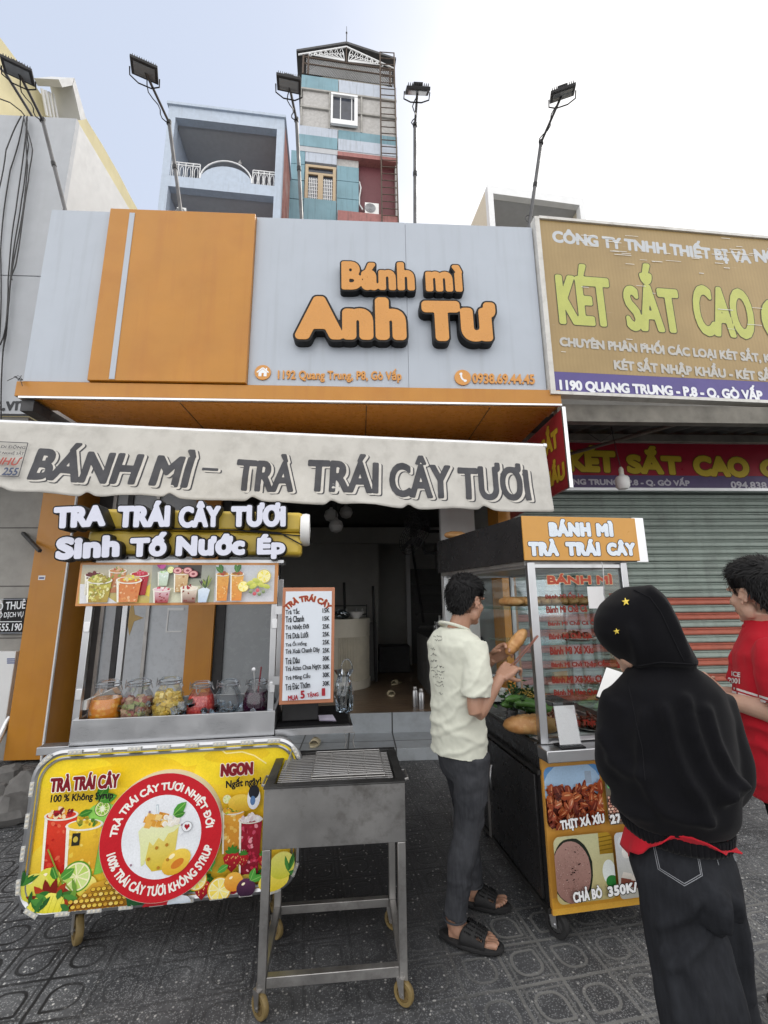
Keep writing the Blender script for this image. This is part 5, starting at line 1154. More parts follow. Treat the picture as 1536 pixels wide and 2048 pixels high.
# photo strip above the jars
q = [cu_(160, 1128, -.05), cu_(557, 1122, -.05), cu_(554, 1206, -.05), cu_(150, 1215, -.05)]
PL, PR, PT, PB = (q[0][0] + q[3][0]) / 2, (q[1][0] + q[2][0]) / 2, (q[0][1] + q[1][1]) / 2, (q[2][1] + q[3][1]) / 2
b = MB(); bxf(b, FC, PL, PB, -.075, PR, PT, -.05); pp = obj('photo_panel', b, mat('orange_frame', (.60, .27, .09), .45, var=.08), CART, bevel=.002)
iu = lambda x, y: (PL + (PR - PL) * x, PB + (PT - PB) * y); pw, ph = PR - PL, PT - PB; A = Art(FC, -.0488, clip=[iu(.012, .06), iu(.988, .06), iu(.988, .94), iu(.012, .94)])
A.rect(*iu(.012, .06), *iu(.352, .94), 'c3ae57', 'b9b6aa'); A.rect(*iu(.352, .06), *iu(.672, .94), 'b8bda2', '9a9c96'); A.rect(*iu(.672, .06), *iu(.982, .94), 'dcdde4', 'c9ced6')
A.poly([iu(.02, .06), iu(.2, .06), iu(.05, .5), iu(.012, .5)], 'd9dade'); A.poly([iu(.3, .3), iu(.35, .5), iu(.35, .2)], 'e2c94a'); A.rect(*iu(.48, .62), *iu(.6, .94), '3a3733'); A.poly([iu(.37, .06), iu(.6, .06), iu(.6, .45), iu(.44, .4)], 'dfe0c4')
def c2(x, y, w, h, *a, **k): p = iu(x, y); cup(p[0], p[1], w * pw, h * ph, *a, **k)
c2(.075, .25, .09, .45, '5d1320', '3a0c14', ['6b1822', '4a1018'], n=14, csz=.007); c2(.185, .3, .085, .5, 'c98a5a', 'b5714a', ['e2b08a', 'b3553a', 'd9c0a0', '8a9a4a'], n=24, csz=.008); c2(.295, .24, .09, .48, 'b3182c', '9c1022', ['c9334a', 'd8607a'], n=14, csz=.007)
c2(.105, .08, .12, .50, 'b9b54a', 'a98a3a', ['d7d27a', 'c2b656', '9c8a3c', 'e3dfa4', '8f9a3a'], n=60, csz=.010); c2(.25, .08, .12, .5, 'cf7a3a', 'd0824a', ['e09a5a', 'c96a30', 'e8b88a'], n=26, csz=.009, ct=['d9cfa0', 'e8d84a', 'd0b87a'])
c2(.415, .45, .055, .3, 'cfe0d6', 'b9c9b0', ['dfece4'], n=6, csz=.006, ct=['cfe6c0', 'a9cf8a']); p = iu(.395, .85); A.leaf(*p, .04, .03, 1.6, '9c2f7a'); A.leaf(*p, .035, .025, .6, 'b34a90'); p = iu(.45, .82); slice_(p[0], p[1], .018, '8fae3a', 'd5e08a', 'e3eab0')
c2(.505, .3, .075, .45, 'd0b58a', 'b98f5a', ['d8c49a', 'a9794a'], n=12, csz=.007)
for a, c in ((.485, .8), (.535, .8), (.565, .72)): p = iu(a, c); A.ell(*p, .024, .018, '8a2f3c'); A.ell(*p, .020, .015, 'd9a0a0'); A.ell(*p, .009, .006, '8c3a48')
c2(.415, .06, .085, .30, 'e3c4cc', '9c1426', ['b31c30', '8a1020'], n=10, csz=.007, ct=['f2e6e6', 'd9607a', 'c23a50', 'efd8d8']); c2(.55, .06, .085, .33, 'e8dccb', '6b2a20', ['7a3528'], n=8, csz=.007, ct=['8f1a26', 'b02a36', '6d1018'])
A.poly([iu(.6, .06), iu(.64, .06), iu(.655, .35), iu(.63, .42), iu(.595, .35)], 'b9cbe0', 'd6e2ee')
for k in range(16): p = iu(.632, .38); A.leaf(*p, rn(.03, .075), .010, R(rn(60, 130)), random.choice(['3b5a2a', '7d8f3a', '2b3f22', '93a356', '4a2f4a']))
for x_, hh in ((.715, .6), (.79, .6)):
    c2(x_, .09, .068, .62, 'd8a24a', 'dd8a35', ['e8ab50', 'd58a38', 'eec27a'], n=26, csz=.007, ct=['b03028', '8a5a2c', 'c9853a'])
    p = iu(x_, .74); A.leaf(*p, .055, .025, 1.9 if x_ < .75 else 1.3, '2f5f2c', '5c8a48'); A.leaf(*p, .05, .022, 2.4 if x_ < .75 else 1.8, '3c7034', '6a9a52')
for a, c, r in ((.825, .42, .028), (.93, .66, .036)): p = iu(a, c); slice_(p[0], p[1], r, 'd9c22f', 'eedf5a', 'f5eb9a')
for a, c in ((.86, .5), (.885, .46), (.905, .5), (.89, .56), (.875, .42), (.92, .45), (.945, .42)): p = iu(a, c); A.ell(*p, .020, .012, '9fae3a', 'd8d86a', rot=rn(-.5, .5))
for a, c, cl in ((.865, .3, '3f5a2a'), (.885, .25, 'b0263a'), (.91, .24, '35522c'), (.9, .33, 'c23a48'), (.93, .3, '4a6a34')): p = iu(a, c); A.ell(*p, .010, .010, cl, 'a9b48a' if cl[0] in '34' else 'd9707a')
A.build('drink_photos', M['print_gloss'], pp)
# two yellow light boxes with raised white letters
M['yel_box'] = mat('yellow_plastic_box', (.56, .40, .05), .4, var=.08, dirt=.45, dcol=(.22, .15, .06), ds=5)
LB = thing('light_box_sign', 'double yellow light box with raised white black-edged letters above the fruit tea cart', 'sign', W3(FC, .57, 1.7, -.12), YC)
for y0, y1, xr_ in ((1019, 1058, 606), (1062, 1106, 604)):
    a, c = cu_(170, y1, -.06), cu_(xr_, y0, -.06); b = MB()
    zlo, zhi = cu_(330, y1 + 3, -.06)[1], cu_(330, y0, -.06)[1]
    b.prism([(p[0], p[1]) for p in rrect(-.045, zlo, 1.01, zhi, .03)], -.2, -.045, FC) if False else None
    bxf(b, FC, a[0], zlo, -.20, c[0], zhi, -.06); obj('yellow_box', b, M['yel_box'], LB, bevel=.02)
b = MB(); c = cu_(598, 1060, -.12); b.lathe([(.001, -.0), (.09, 0), (.095, .03), (.09, .05), (.001, .055)], FC @ Matrix.Translation((c[0] + .01, c[1], -.12)) @ Matrix.Rotation(R(90), 4, 'Y'), 24, False); obj('round_end_cap', b, M['white_plastic'], LB)
b = MB(); a = cu_(440, 1122, -.08); bxf(b, FC, .1, a[1] - .012, -.21, 1.05, a[1] + .004, -.05); obj('support_rail', b, M['steel'], LB)
for k, pt in enumerate((((150, 1060), (330, 1057), (470, 1060), (604, 1072)), ((500, 1060), (560, 1066), (604, 1090)))):
    b = MB(); b.tube([W3(FC, *cu_(x, y, -.05), -.05) for x, y in pt], .004, 5); obj('cable', b, M['cable'], LB)
M['let_white'] = mat('white_acrylic', (.66, .68, .80), .3, var=.02)
def ltr(txt, a, e, tp, n1=.0, sp=1.05, lev=.135, fl=.075): letters3d(FC, txt, a, e, tp, LB, -.055, n1 + .055, lev, fl, M['let_white'], M['black'], 0, .024, sp)
ltr('TRA', (104, 1060), (214, 1054), (104, 1012), .04, 1.0); ltr('TRÁI', (231, 1058), (342, 1056), (231, 1000)); ltr('CÂY', (355, 1058), (443, 1056), (355, 1001)); ltr('TƯƠI', (459, 1057), (573, 1056), (459, 1003))
ltr('Sinh', (107, 1124), (241, 1117), (107, 1072)); ltr('Tố', (256, 1118), (335, 1115), (256, 1064)); ltr('Nước', (348, 1116), (492, 1113), (348, 1066)); ltr('Ép', (511, 1121), (573, 1120), (511, 1066))
# casters
def caster(parent, p, r, wm, fm, ang=0.0, wdt=.03, fork=.55):
    """swivel wheel: p = ground contact"""
    c = Vector((p[0], p[1], r)); Mw = Matrix.Translation(c) @ Matrix.Rotation(ang, 4, 'Z') @ Matrix.Rotation(R(90), 4, 'Y')
    b = MB(); b.lathe([(r * .62, -wdt / 2), (r * .93, -wdt / 2), (r, -wdt * .3), (r, wdt * .3), (r * .93, wdt / 2), (r * .62, wdt / 2), (r * .62, -wdt / 2)], Mw, 22, False); wh = obj('wheel', b, wm[0], parent)
    b = MB(); b.lathe([(.004, -wdt * .35), (r * .61, -wdt * .3), (r * .61, wdt * .3), (.004, wdt * .35)], Mw, 22, False)
    for k in range(5): a = 2 * math.pi * k / 5; b.box((-.0035, .01, -wdt * .42), (.0035, r * .58, wdt * .42), Mw @ Matrix.Rotation(a, 4, 'Z'))
    obj('hub', b, wm[1], wh)
    Mf = Matrix.Translation(c) @ Matrix.Rotation(ang, 4, 'Z'); b = MB()
    for s in (-1, 1): b.prism([(-r * .22, -r * .2), (r * .22, -r * .2), (r * .55, r * 1.15), (-r * .2, r * 1.15)], s * (wdt / 2 + .004), s * (wdt / 2 + .008), Mf @ Matrix(((0, 0, 1, 0), (1, 0, 0, 0), (0, 1, 0, 0), (0, 0, 0, 1))))
    b.box((-wdt / 2 - .008, -r * .2, r * 1.15), (wdt / 2 + .008, r * .55, r * 1.25), Mf); b.cyl(Mf @ Vector((0, r * .2, r * 1.25)), Mf @ Vector((0, r * .2, r * 1.6)), r * .3); b.cyl(Mf @ Vector((-wdt / 2 - .012, 0, 0)), Mf @ Vector((wdt / 2 + .012, 0, 0)), r * .12)
    obj('fork', b, fm, parent)
M['pu_yel'] = mat('worn_yellow_wheel', (.19, .135, .05), .6, var=.3, dirt=.85, dcol=(.045, .038, .028), ds=14)
M['pu_hub'] = mat('dirty_ochre_hub', (.15, .10, .035), .65, var=.25, dirt=.6, dcol=(.07, .055, .04), ds=14)
M['rub'] = mat('black_rubber', (.018, .018, .019), .7, var=.3)
for x, y, a in ((152, 1888, .7), (548, 1822, .4)): p = atz(x, y, 0); caster(CART, p, .062, (M['pu_yel'], M['pu_hub']), M['steel_dull'], a)
for u in (.15, 1.0): p = W3(FC, u, 0, -.46); caster(CART, p, .062, (M['pu_yel'], M['pu_hub']), M['steel_dull'], .2)
b = MB(); bxf(b, FC, .07, .24, -.5, 1.05, .269, -.08); obj('under_frame', b, M['steel_dull'], CART)
# jars
def jar_prof(r, h): return [(r * .62, 0), (r * .92, h * .06), (r, h * .22), (r * .99, h * .40), (r * .86, h * .58), (r * .66, h * .70), (r * .60, h * .74), (r * .60, h * .80)]
def jar(px, py, r, h, label, kind, fill):
    r *= .92; c = W3(FC, cu_(px, py, -.15)[0], .965, -.15); Mj = Matrix.Translation(c)
    t = thing('fruit_jar', label, 'jar', c, YC, 'glass jars on the fruit tea cart')
    b = MB(); b.lathe(jar_prof(r, h), Mj, 28, False); gl = obj('glass_body', b, M['cglass'], t)
    b = MB(); b.lathe([(r * .66, h * .80), (r * .68, h * .83), (r * .66, h * .87), (r * .5, h * .93), (r * .3, h * .94)], Mj, 28); ld = obj('lid', b, M['cglass'], t)
    b = MB()
    for z in (.795, .855): b.tube([Mj @ Vector((r * .70 * math.cos(a), r * .70 * math.sin(a), h * z)) for a in [2 * math.pi * i / 24 for i in range(24)]], .0028, 5, closed=True)
    for s in (-1, 1): b.tube([Mj @ Vector(p) for p in ((s * r * .7, 0, h * .8), (s * r * .86, 0, h * .72), (s * r * .75, -r * .2, h * .92))], .0024, 5)
    b.tube([Mj @ Vector((r * .12 * s, -r * .72, h * z)) for s, z in ((-1, .86), (-1, .72), (0, .64), (1, .72), (1, .86))], .0024, 5); obj('wire_clasp', b, M['steel'], t)
    pr = [(a * .94, z) for a, z in jar_prof(r, h) if z < h * fill]; rt = np.interp(h * fill, [z for _, z in jar_prof(r, h)], [a for a, _ in jar_prof(r, h)]) * .94
    pr = [(pr[0][0], h * .02)] + pr[1:] + [(rt, h * fill)]
    def inside(z): return np.interp(z, [z_ for _, z_ in pr], [a for a, _ in pr])
    if kind in ('orange', 'purple', 'red'):
        b = MB(); b.lathe(pr, Mj, 28)
        c_, d_ = dict(orange=((.66, .22, .02), (.78, .40, .07)), purple=((.022, .004, .018), (.05, .008, .03)), red=((.42, .03, .03), (.62, .12, .09)))[kind]
        s = NT(kind + '_preserve'); vv = s.obj(); vo = s.n('ShaderNodeTexVoronoi', {'Vector': vv, 'Scale': 70.0 if kind == 'red' else 45.0}); cc = s.mix(s.ramp(vo.outputs['Distance'], .2, .6), d_, c_); s.bsdf(Base_Color=cc, Roughness=.2, Coat_Weight=.4); obj('preserve', b, s.mat, t)
    elif kind in ('cubes', 'mixed'):
        rr = random.Random(px); n = 0
        mats = [mat('pineapple_' + str(i), c_, .35, var=.15) for i, c_ in enumerate(((.66, .50, .12), (.72, .58, .22), (.60, .42, .08)))] if kind == 'cubes' else [mat('mixed_fruit_' + str(i), c_, .35, var=.2) for i, c_ in enumerate(((.42, .24, .18), (.50, .36, .24), (.34, .14, .12), (.30, .34, .14)))]
        b = MB()
        for k in range(900):
            z = rr.uniform(.07, fill) * h; rad = inside(z) * rr.uniform(.55, .86); a = rr.uniform(0, 6.28); sz = rr.uniform(.011, .015)
            b.m = rr.randrange(len(mats)); n += 1
            if n > 210: break
            b.box((-sz, -sz * .8, -sz * .7), (sz, sz * .8, sz * .7), Mj @ Matrix.Translation((rad * math.cos(a), rad * math.sin(a), z)) @ Matrix.Rotation(rr.uniform(0, 3), 4, Vector((rr.random(), rr.random(), rr.random() + .1)).normalized()))
        tag(obj('fruit_pieces', b, mats, t), kind='stuff')
    else:
        b = MB(); b.lathe([(a * .9, z * .3) for a, z in pr], Mj, 28); obj('syrup', b, glass_thin('clear_syrup', (.86, .88, .88)), t)
    return t
jar(214, 1400, .088, .225, 'glass clip jar of orange preserve, leftmost on the fruit tea cart', 'orange', .55)
jar(276, 1398, .086, .225, 'glass clip jar of mixed pinkish fruit pieces beside the orange preserve jar', 'mixed', .5)
jar(338, 1393, .086, .23, 'glass clip jar of yellow pineapple cubes in the middle of the cart', 'cubes', .58)
jar(402, 1400, .080, .20, 'glass clip jar of bright red fruit right of the pineapple jar', 'red', .6)
jar(456, 1400, .080, .205, 'nearly empty clear glass clip jar between the red and dark purple jars', 'clear', .3)
t = jar(513, 1398, .080, .205, 'glass clip jar of dark purple syrup with a straw and spoon poking out, rightmost', 'purple', .62)
c = W3(FC, cu_(513, 1398, -.15)[0], .965, -.15); b = MB(); b.cyl(c + Vector((.0, 0, .05)), c + Vector((.018, 0, .25)), .004, n=6); obj('straw', b, mat('dark_red_straw', (.2, .02, .03), .4), t)
b = MB(); b.cyl(c + Vector((.0, 0, .05)), c + Vector((-.02, 0, .225)), .004, n=6); b.ball(c + Vector((-.022, 0, .232)), (.012, .004, .016)); obj('spoon_handle', b, M['steel'], t)
b = MB(); rr = random.Random(11); ice = glass_thin('ice', (.90, .93, .95), 1.6)
for k in range(230):
    u, n_ = rr.uniform(.12, 1.0), rr.uniform(-.49, -.065); z = .93 + .05 * rr.random() + .045 * (1 if rr.random() < .55 else 0) * math.exp(-((n_ + .09) / .07) ** 2) + .045 * math.exp(-((n_ + .09) / .05) ** 2)
    s_ = rr.uniform(.010, .019); b.box((-s_, -s_, -s_ * .8), (s_, s_, s_ * .8), FC @ Matrix.Translation((u, z, n_)) @ Matrix.Rotation(rr.uniform(0, 3), 4, Vector((rr.random(), rr.random(), rr.random() + .1)).normalized()))
c0 = W3(FC, .56, .92, -.28); b.v = [tuple(Vector(p) - c0) for p in b.v]; io = obj('ice_cubes', b, ice); io.location = c0; tag(io, 'loose ice cubes heaped round the jars in the steel tray', 'ice', kind='stuff')
# side shelf with black box, menu board, bag
b = MB(); sh0 = cu_(565, 1476, -.06); bxf(b, FC, 1.04, .893, -.50, 1.42, .925, -.07); obj('side_shelf', b, M['black'], CART, bevel=.003)
b = MB(); bxf(b, FC, 1.038, .885, -.07, 1.425, .918, -.055); bxf(b, FC, 1.425, .885, -.5, 1.435, .918, -.055); obj('shelf_edge', b, M['steel'], CART)
b = MB(); bxf(b, FC, 1.06, .927, -.42, 1.255, 1.06, -.16); bo = single('black_box', b, M['black_matt'], 'black plastic box on the side shelf under the fruit tea menu', 'box', bevel=.006)
b = MB(); c = W3(FC, 1.10, 1.062, -.25); b.lathe([(.03, 0), (.055, .045), (.058, .047), (.05, .047), (.028, .004)], Matrix.Translation(c), 20); single('metal_bowl', b, M['steel'], 'small steel bowl standing on the black box behind the menu board', 'bowl')
b = MB(); p = [W3(FC, 1.262, .927, -.14), W3(FC, 1.35, .927, -.12), W3(FC, 1.335, .933, -.22), W3(FC, 1.255, .93, -.235)]; b.quad(*p); b.quad(*[q + Vector((0, 0, .004)) for q in p[::-1]]); single('paper_slip', b, mat('lilac_paper', (.6, .56, .68), .7), 'lilac paper slip lying on the dark side shelf', 'paper')
mq = [cu_(563, 1177, .01), cu_(669, 1173, .01), cu_(668, 1402, .01), cu_(560, 1414, .01)]
m0, m1, mT, mB = (mq[0][0] + mq[3][0]) / 2, (mq[1][0] + mq[2][0]) / 2, (mq[0][1] + mq[1][1]) / 2, (mq[2][1] + mq[3][1]) / 2
MN = thing('menu_board', 'white fruit tea menu board with a brown-orange frame and prices from 15K to 30K', 'menu board', W3(FC, (m0 + m1) / 2, mB, .0), YC)
b = MB(); bxf(b, FC, m0, mB, -.018, m1, mT, .006); obj('frame', b, mat('terracotta_frame', (.42, .17, .09), .5, var=.1), MN, bevel=.003)
b = MB(); bxf(b, FC, m0 + .016, mB + .02, .0062, m1 - .016, mT - .02, .009); obj('sheet', b, mat('menu_sheet', (.66, .71, .78), .4, var=.02), MN)
for z in (.2, .8): b = MB(); bxf(b, FC, m0 - .035, mB + (mT - mB) * z - .02, -.01, m0 - .001, mB + (mT - mB) * z + .02, .0); obj('hook_plate', b, M['steel'], MN)
A = Art(FC, .0095); mw = m1 - m0; g3 = lambda x, y: cu_(540 + x / 4.267, 1100 + y / 4.267, .01)
pc, pr_ = g3(320, 660), None
ra_ = (g3(510, 600)[0] - g3(140, 600)[0]) * .62
for off_, col in ((.095, 'd9a25a'), (.05, '8f2f22')): A.text('TRÀ TRÁI CÂY', (0, 0), (1, 0), .040, col, off_, arc=(pc[0], g3(320, 440)[1] - ra_, ra_, R(138), R(42), 1))
rows = [('Trà Tắc', '15K', 252, 550, 532), ('Trà Chanh', '15K', 290, 618, 600), ('Trà Nhiệt Đới', '25K', 332, 690, 668), ('Trà Dưa Lưới', '25K', 326, 758, 734), ('Trà Ổi Hồng', '25K', 314, 832, 802), ('Trà Xoài Chanh Dây', '25K', 425, 898, 872), ('Trà Dâu', '30K', 253, 975, 940), ('Trà Atiso Chua Ngọt', '30K', 434, 1045, 1012), ('Trà Mãng Cầu', '30K', 343, 1118, 1080), ('Trà Đác Thơm', '30K', 343, 1195, 1152)]
for nm, pr_, xe, yl, yr in rows:
    x0_ = 134; slope = (yr - yl) / (505 - 134); p, q = g3(x0_, yl), g3(xe, yl + slope * (xe - x0_)); A.text(nm, p, q, .030, '23262c', .03)
    p, q = g3(450, yr + 3), g3(508, yr); A.text(pr_, p, q, .023, '23262c', .035)
for tx, a, e, h, in (('MUA', (157, 1280), (242, 1272), .023), ('5', (262, 1266), (298, 1262), .038), ('TẶNG', (318, 1262), (414, 1252), .030), ('1', (442, 1240), (470, 1238), .036)): A.text(tx, g3(*a), g3(*e), h, '9c2230', .05)
A.build('lettering', M['print'], MN)
bc = W3(FC, cu_(688, 1392, .0)[0], 1.0, -.03); bt = thing('bagged_drink', 'clear plastic bag holding a takeaway cup with a black straw, hanging beside the menu board', 'drink bag', bc)
Mb = Matrix.Translation(bc + Vector((0, 0, .0))); b = MB(); b.lathe([(.026, .0), (.036, .11), (.038, .112)], Mb, 18); obj('cup', b, glass_thin('cloudy_cup', (.75, .76, .76), 1.5), bt)
b = MB(); b.cyl(bc + Vector((0, 0, .04)), bc + Vector((.02, 0, .19)), .003, n=6); obj('straw', b, M['black'], bt)
b = MB(); b.lathe([(.02, -.012), (.04, .0), (.05, .08), (.045, .13), (.03, .17), (.05, .2)], Mb, 14, False); b.v = [tuple(Vector(p) + Vector((fbm(Vector(p) * 30), fbm(Vector(p) * 30 + Vector((9, 0, 0))), 0)) * .012) for p in b.v]
b.tube([bc + Vector((.03 * math.cos(a) + .015, 0, .17 + .055 * math.sin(a) + .03)) for a in [math.pi * i / 8 for i in range(9)]], .004, 5); obj('bag', b, glass_thin('thin_plastic', (.86, .87, .88), 1.8), bt, smooth=0)

# ------------------------------------------------------------------ charcoal grill on wheels
GA = R(2.0); FG2 = frame((-.398, 2.03, 0), (math.cos(GA), math.sin(GA), 0)); GR = thing('charcoal_grill', 'sooty steel charcoal grill trolley on four legs with yellow casters', 'grill', W3(FG2, .29, 0, -.2), GA)
gw, gd, gz0, gz1 = .59, .44, .57, .795
b = MB(); t_ = .006
bxf(b, FG2, 0, gz0, -t_, gw, gz1, 0); bxf(b, FG2, 0, gz0, -gd, gw, gz1, -gd + t_); bxf(b, FG2, 0, gz0, -gd + t_ + .0001, t_, gz1 - .0005, -t_ - .0001); bxf(b, FG2, gw - t_, gz0, -gd + t_ + .0001, gw, gz1 - .0005, -t_ - .0001); bxf(b, FG2, t_ + .001, gz0 + .002, -gd + t_ + .001, gw - t_ - .001, gz0 + .008, -t_ - .001); obj('trough', b, metal('worn_grill_steel', (.36, .355, .35), .45, .35, dirt=.7, dcol=(.075, .065, .055)), GR, bevel=.0015)
b = MB(); rim = .034; bxf(b, FG2, -.004, gz1, -rim, gw + .004, gz1 + .006, .006); bxf(b, FG2, -.004, gz1, -gd - .006, gw + .004, gz1 + .006, -gd + .03); bxf(b, FG2, -.004, gz1 - .0004, -gd + .0301, rim, gz1 + .0055, -rim - .0001); bxf(b, FG2, gw - rim, gz1 - .0004, -gd + .0301, gw + .004, gz1 + .0055, -rim - .0001); obj('rim', b, M['steel_dark'], GR, bevel=.001)
b = MB(); bxf(b, FG2, .02, gz1 - .14, -gd + .02, gw - .02, gz1 - .10, -.02); obj('charcoal_bed', b, mat('ash_charcoal', (.016, .015, .015), .95, var=.6, vs=30, dirt=.4, dcol=(.2, .19, .18), ds=30, bump=.8, bs=50), GR)
b = MB()
for k in range(17): n_ = -.055 - (gd - .10) * k / 16; b.cyl(W3(FG2, .042, gz1 - .006, n_), W3(FG2, gw - .042, gz1 - .006, n_), .0034, n=6)
for u in (.06, gw - .06): b.cyl(W3(FG2, u, gz1 - .012, -.05), W3(FG2, u, gz1 - .012, -gd + .04), .004, n=6)
obj('grate', b, M['steel_dull'], GR)
for s, u in ((-1, .0), (1, gw)):
    b = MB(); b.tube([W3(FG2, u + s * .004, gz1 - .05, -gd * .35), W3(FG2, u + s * .035, gz1 - .045, -gd * .37), W3(FG2, u + s * .035, gz1 - .045, -gd * .6), W3(FG2, u + s * .004, gz1 - .05, -gd * .62)], .006, 6); obj('handle', b, M['steel_dull'], GR)
for u in (.0, gw - .036):
    for n_ in (-.034, -gd + .0):
        b = MB(); bxf(b, FG2, u + .0015, .075, n_, u + .0345, gz0 + (.06 if n_ > -.1 else 0) - .061 * (n_ > -.1), n_ + .034); obj('leg', b, M['steel_dull'], GR, bevel=.002)
zr_ = .095
b = MB(); bxf(b, FG2, .036, zr_, -.032, gw - .036, zr_ + .036, -.003); obj('rail', b, M['steel_dull'], GR, bevel=.002)
b = MB(); bxf(b, FG2, .036, zr_, -gd + .003, gw - .036, zr_ + .036, -gd + .031); obj('rail', b, M['steel_dull'], GR, bevel=.002)
for u in (.002, gw - .033): b = MB(); bxf(b, FG2, u, zr_ + .002, -gd + .035, u + .03, zr_ + .034, -.035); obj('rail', b, M['steel_dull'], GR, bevel=.002)
for u, n_, a in ((.017, -.017, .35), (gw - .017, -.017, .45), (.017, -gd + .017, .3), (gw - .017, -gd + .017, .5)): caster(GR, W3(FG2, u, 0, n_) - Vector((0, .012, 0)), .043, (M['pu_yel'], M['pu_hub']), M['steel_dull'], a + .5, .022)
GB = thing('grill_basket', 'folding wire grill basket with looped handles lying on the charcoal grill', 'grill basket', W3(FG2, .36, gz1 + .006, -.22), GA)
for z in (.004, .014):
    b = MB(); u0, u1, n0, n1 = .19, .51, -.07, -.385
    b.tube([W3(FG2, u, gz1 + z, n_) for u, n_ in ((u0, n0), (u1, n0), (u1, n1), (u0, n1))], .003, 5, closed=True)
    for k in range(1, 14): n_ = n0 + (n1 - n0) * (k + (.5 if z > .01 else 0)) / 14.5; b.cyl(W3(FG2, u0, gz1 + z, n_), W3(FG2, u1, gz1 + z, n_), .0017, n=5)
    for k in range(1, 4): u = u0 + (u1 - u0) * k / 4; b.cyl(W3(FG2, u, gz1 + z - .003, n0), W3(FG2, u, gz1 + z - .003, n1), .0024, n=5)
    obj('wire_leaf', b, M['steel_dull'] if z > .01 else M['steel_dull'], GB)
b = MB(); b.tube([W3(FG2, u, gz1 + v_, -.388) for u, v_ in ((.335, .03), (.343, .06), (.333, .1), (.385, .1), (.375, .06), (.383, .03))], .0026, 5, closed=False); obj('handle', b, M['steel_dull'], GB)
b = MB(); b.tube([W3(FG2, u, gz1 + .034 , n_) for u, n_ in ((.07, -.1), (.07, -.36))], .004, 6); obj('locking_rod', b, M['steel'], GB)

# ------------------------------------------------------------------ sandwich cart
AM = R(6.0); FM = frame((.878, 2.292, 0), (math.cos(AM), math.sin(AM), 0)); mu = lambda x, y, n=0.0: fuv(FM, x, y, n)
SCT = thing('sandwich_cart', 'black and orange sandwich cart with a glass case, orange header sign and food poster', 'food cart', W3(FM, .33, 0, -.5), AM)
WB = .68
M['blk_panel'] = mat('black_laminate', (.016, .016, .018), .3, var=.25, dirt=.25, dcol=(.05, .045, .04), ds=4)
b = MB(); bxf(b, FM, .012, .13, -1.05, WB, .79, -.02); obj('cabinet', b, M['blk_panel'], SCT, bevel=.004)
# cabinet doors on the vendor's side (left), facing -u
FL = FM @ Matrix(((0, 0, -1, .012), (0, 1, 0, 0), (1, 0, 0, 0), (0, 0, 0, 1)))     # local: x along n, y up, z out to the left
for k, (a, c) in enumerate(((-.66, -.06), (-1.02, -.69))):
    b = MB(); b.box((a, .16, .001), (c, .70, .016), FL); dr = obj('cabinet_door', b, M['blk_panel'], SCT, bevel=.003)
    hx = a + .05 if k == 0 else c - .05
    h = MB(); h.tube([FL @ Vector((hx + (.02 if k == 0 else -.02) * math.sin(math.pi * i / 8), .42 + .14 * i / 8, .018 + .02 * math.sin(math.pi * i / 8))) for i in range(9)], .006, 6); obj('handle', h, M['steel'], dr)
b = MB(); b.box((-.688, .14, .0165), (-.662, .72, .024), FL); obj('door_strip', b, M['steel_dull'], SCT)
b = MB(); b.box((-1.05, .715, .001), (-.01, .735, .02), FL); obj('edge_strip', b, M['steel_dark'], SCT)
b = MB(); b.box((-1.05, .128, .001), (-.01, .150, .02), FL); obj('edge_strip', b, M['steel_dark'], SCT)
t = thing('key_bunch', 'small bunch of keys hanging from the sandwich cart door lock', 'keys', FL @ Vector((-.715, .44, .03)))
b = MB(); b.cyl(FL @ Vector((-.72, .50, .016)), FL @ Vector((-.72, .50, .03)), .012); b.box((-.735, .455, .026), (-.705, .49, .029), FL); obj('key_tag', b, M['steel'], t)
for k in range(3): b = MB(); b.box((-.004, -.05, 0), (.004, 0, .002), FL @ Matrix.Translation((-.72, .452, .028 + .003 * k)) @ Matrix.Rotation(R(-28 + 26 * k), 4, 'Z')); b.lathe([(.009, 0), (.009, .002)], FL @ Matrix.Translation((-.72, .446, .028 + .003 * k)), 10); obj('key', b, M['alu'], t)
b = MB(); bxf(b, FM, .0, .792, -1.06, WB + .02, .85, -.012); obj('counter_top', b, M['blk_panel'], SCT, bevel=.003)
b = MB(); bxf(b, FM, .0, .795, -.011, WB + .02, .848, .085); obj('front_ledge', b, M['steel'], SCT, bevel=.004)
b = MB(); bxf(b, FM, -.004, .845, -1.06, .012, .858, -.03); obj('counter_trim', b, M['steel_dark'], SCT)
# poster
M['cart_orange'] = mat('orange_vinyl', (.60, .30, .055), .35, var=.06, dirt=.3, dcol=(.34, .17, .04), ds=6)
b = MB(); bxf(b, FM, .012, .125, -.0195, WB, .786, -.002); ps = obj('poster_panel', b, M['cart_orange'], SCT)
FPm = FM; A = Art(FM, -.0012); g6 = lambda x, y: mu(960 + x / 4.267, 1480 + y / 4.267)
A.rect(.014, .127, WB - .002, .195, 'c98f2a', 'd9a23c'); A.rect(.014, .125, WB - .002, .150, 'dba842')
def photo(p, q, r=.03): return (min(p[0], q[0]), min(p[1], q[1]), max(p[0], q[0]), max(p[1], q[1]), r)
bx1 = photo(g6(580, 760), g6(1010, 200)); bx2 = (bx1[2] + .012, bx1[1], WB - .015, bx1[3], .03); bx3 = (bx1[0] + .005, .185, bx1[2] + .01, bx1[1] - .022, .03); bx4 = (bx3[2] + .004, .185, WB - .015, bx3[3], .02)
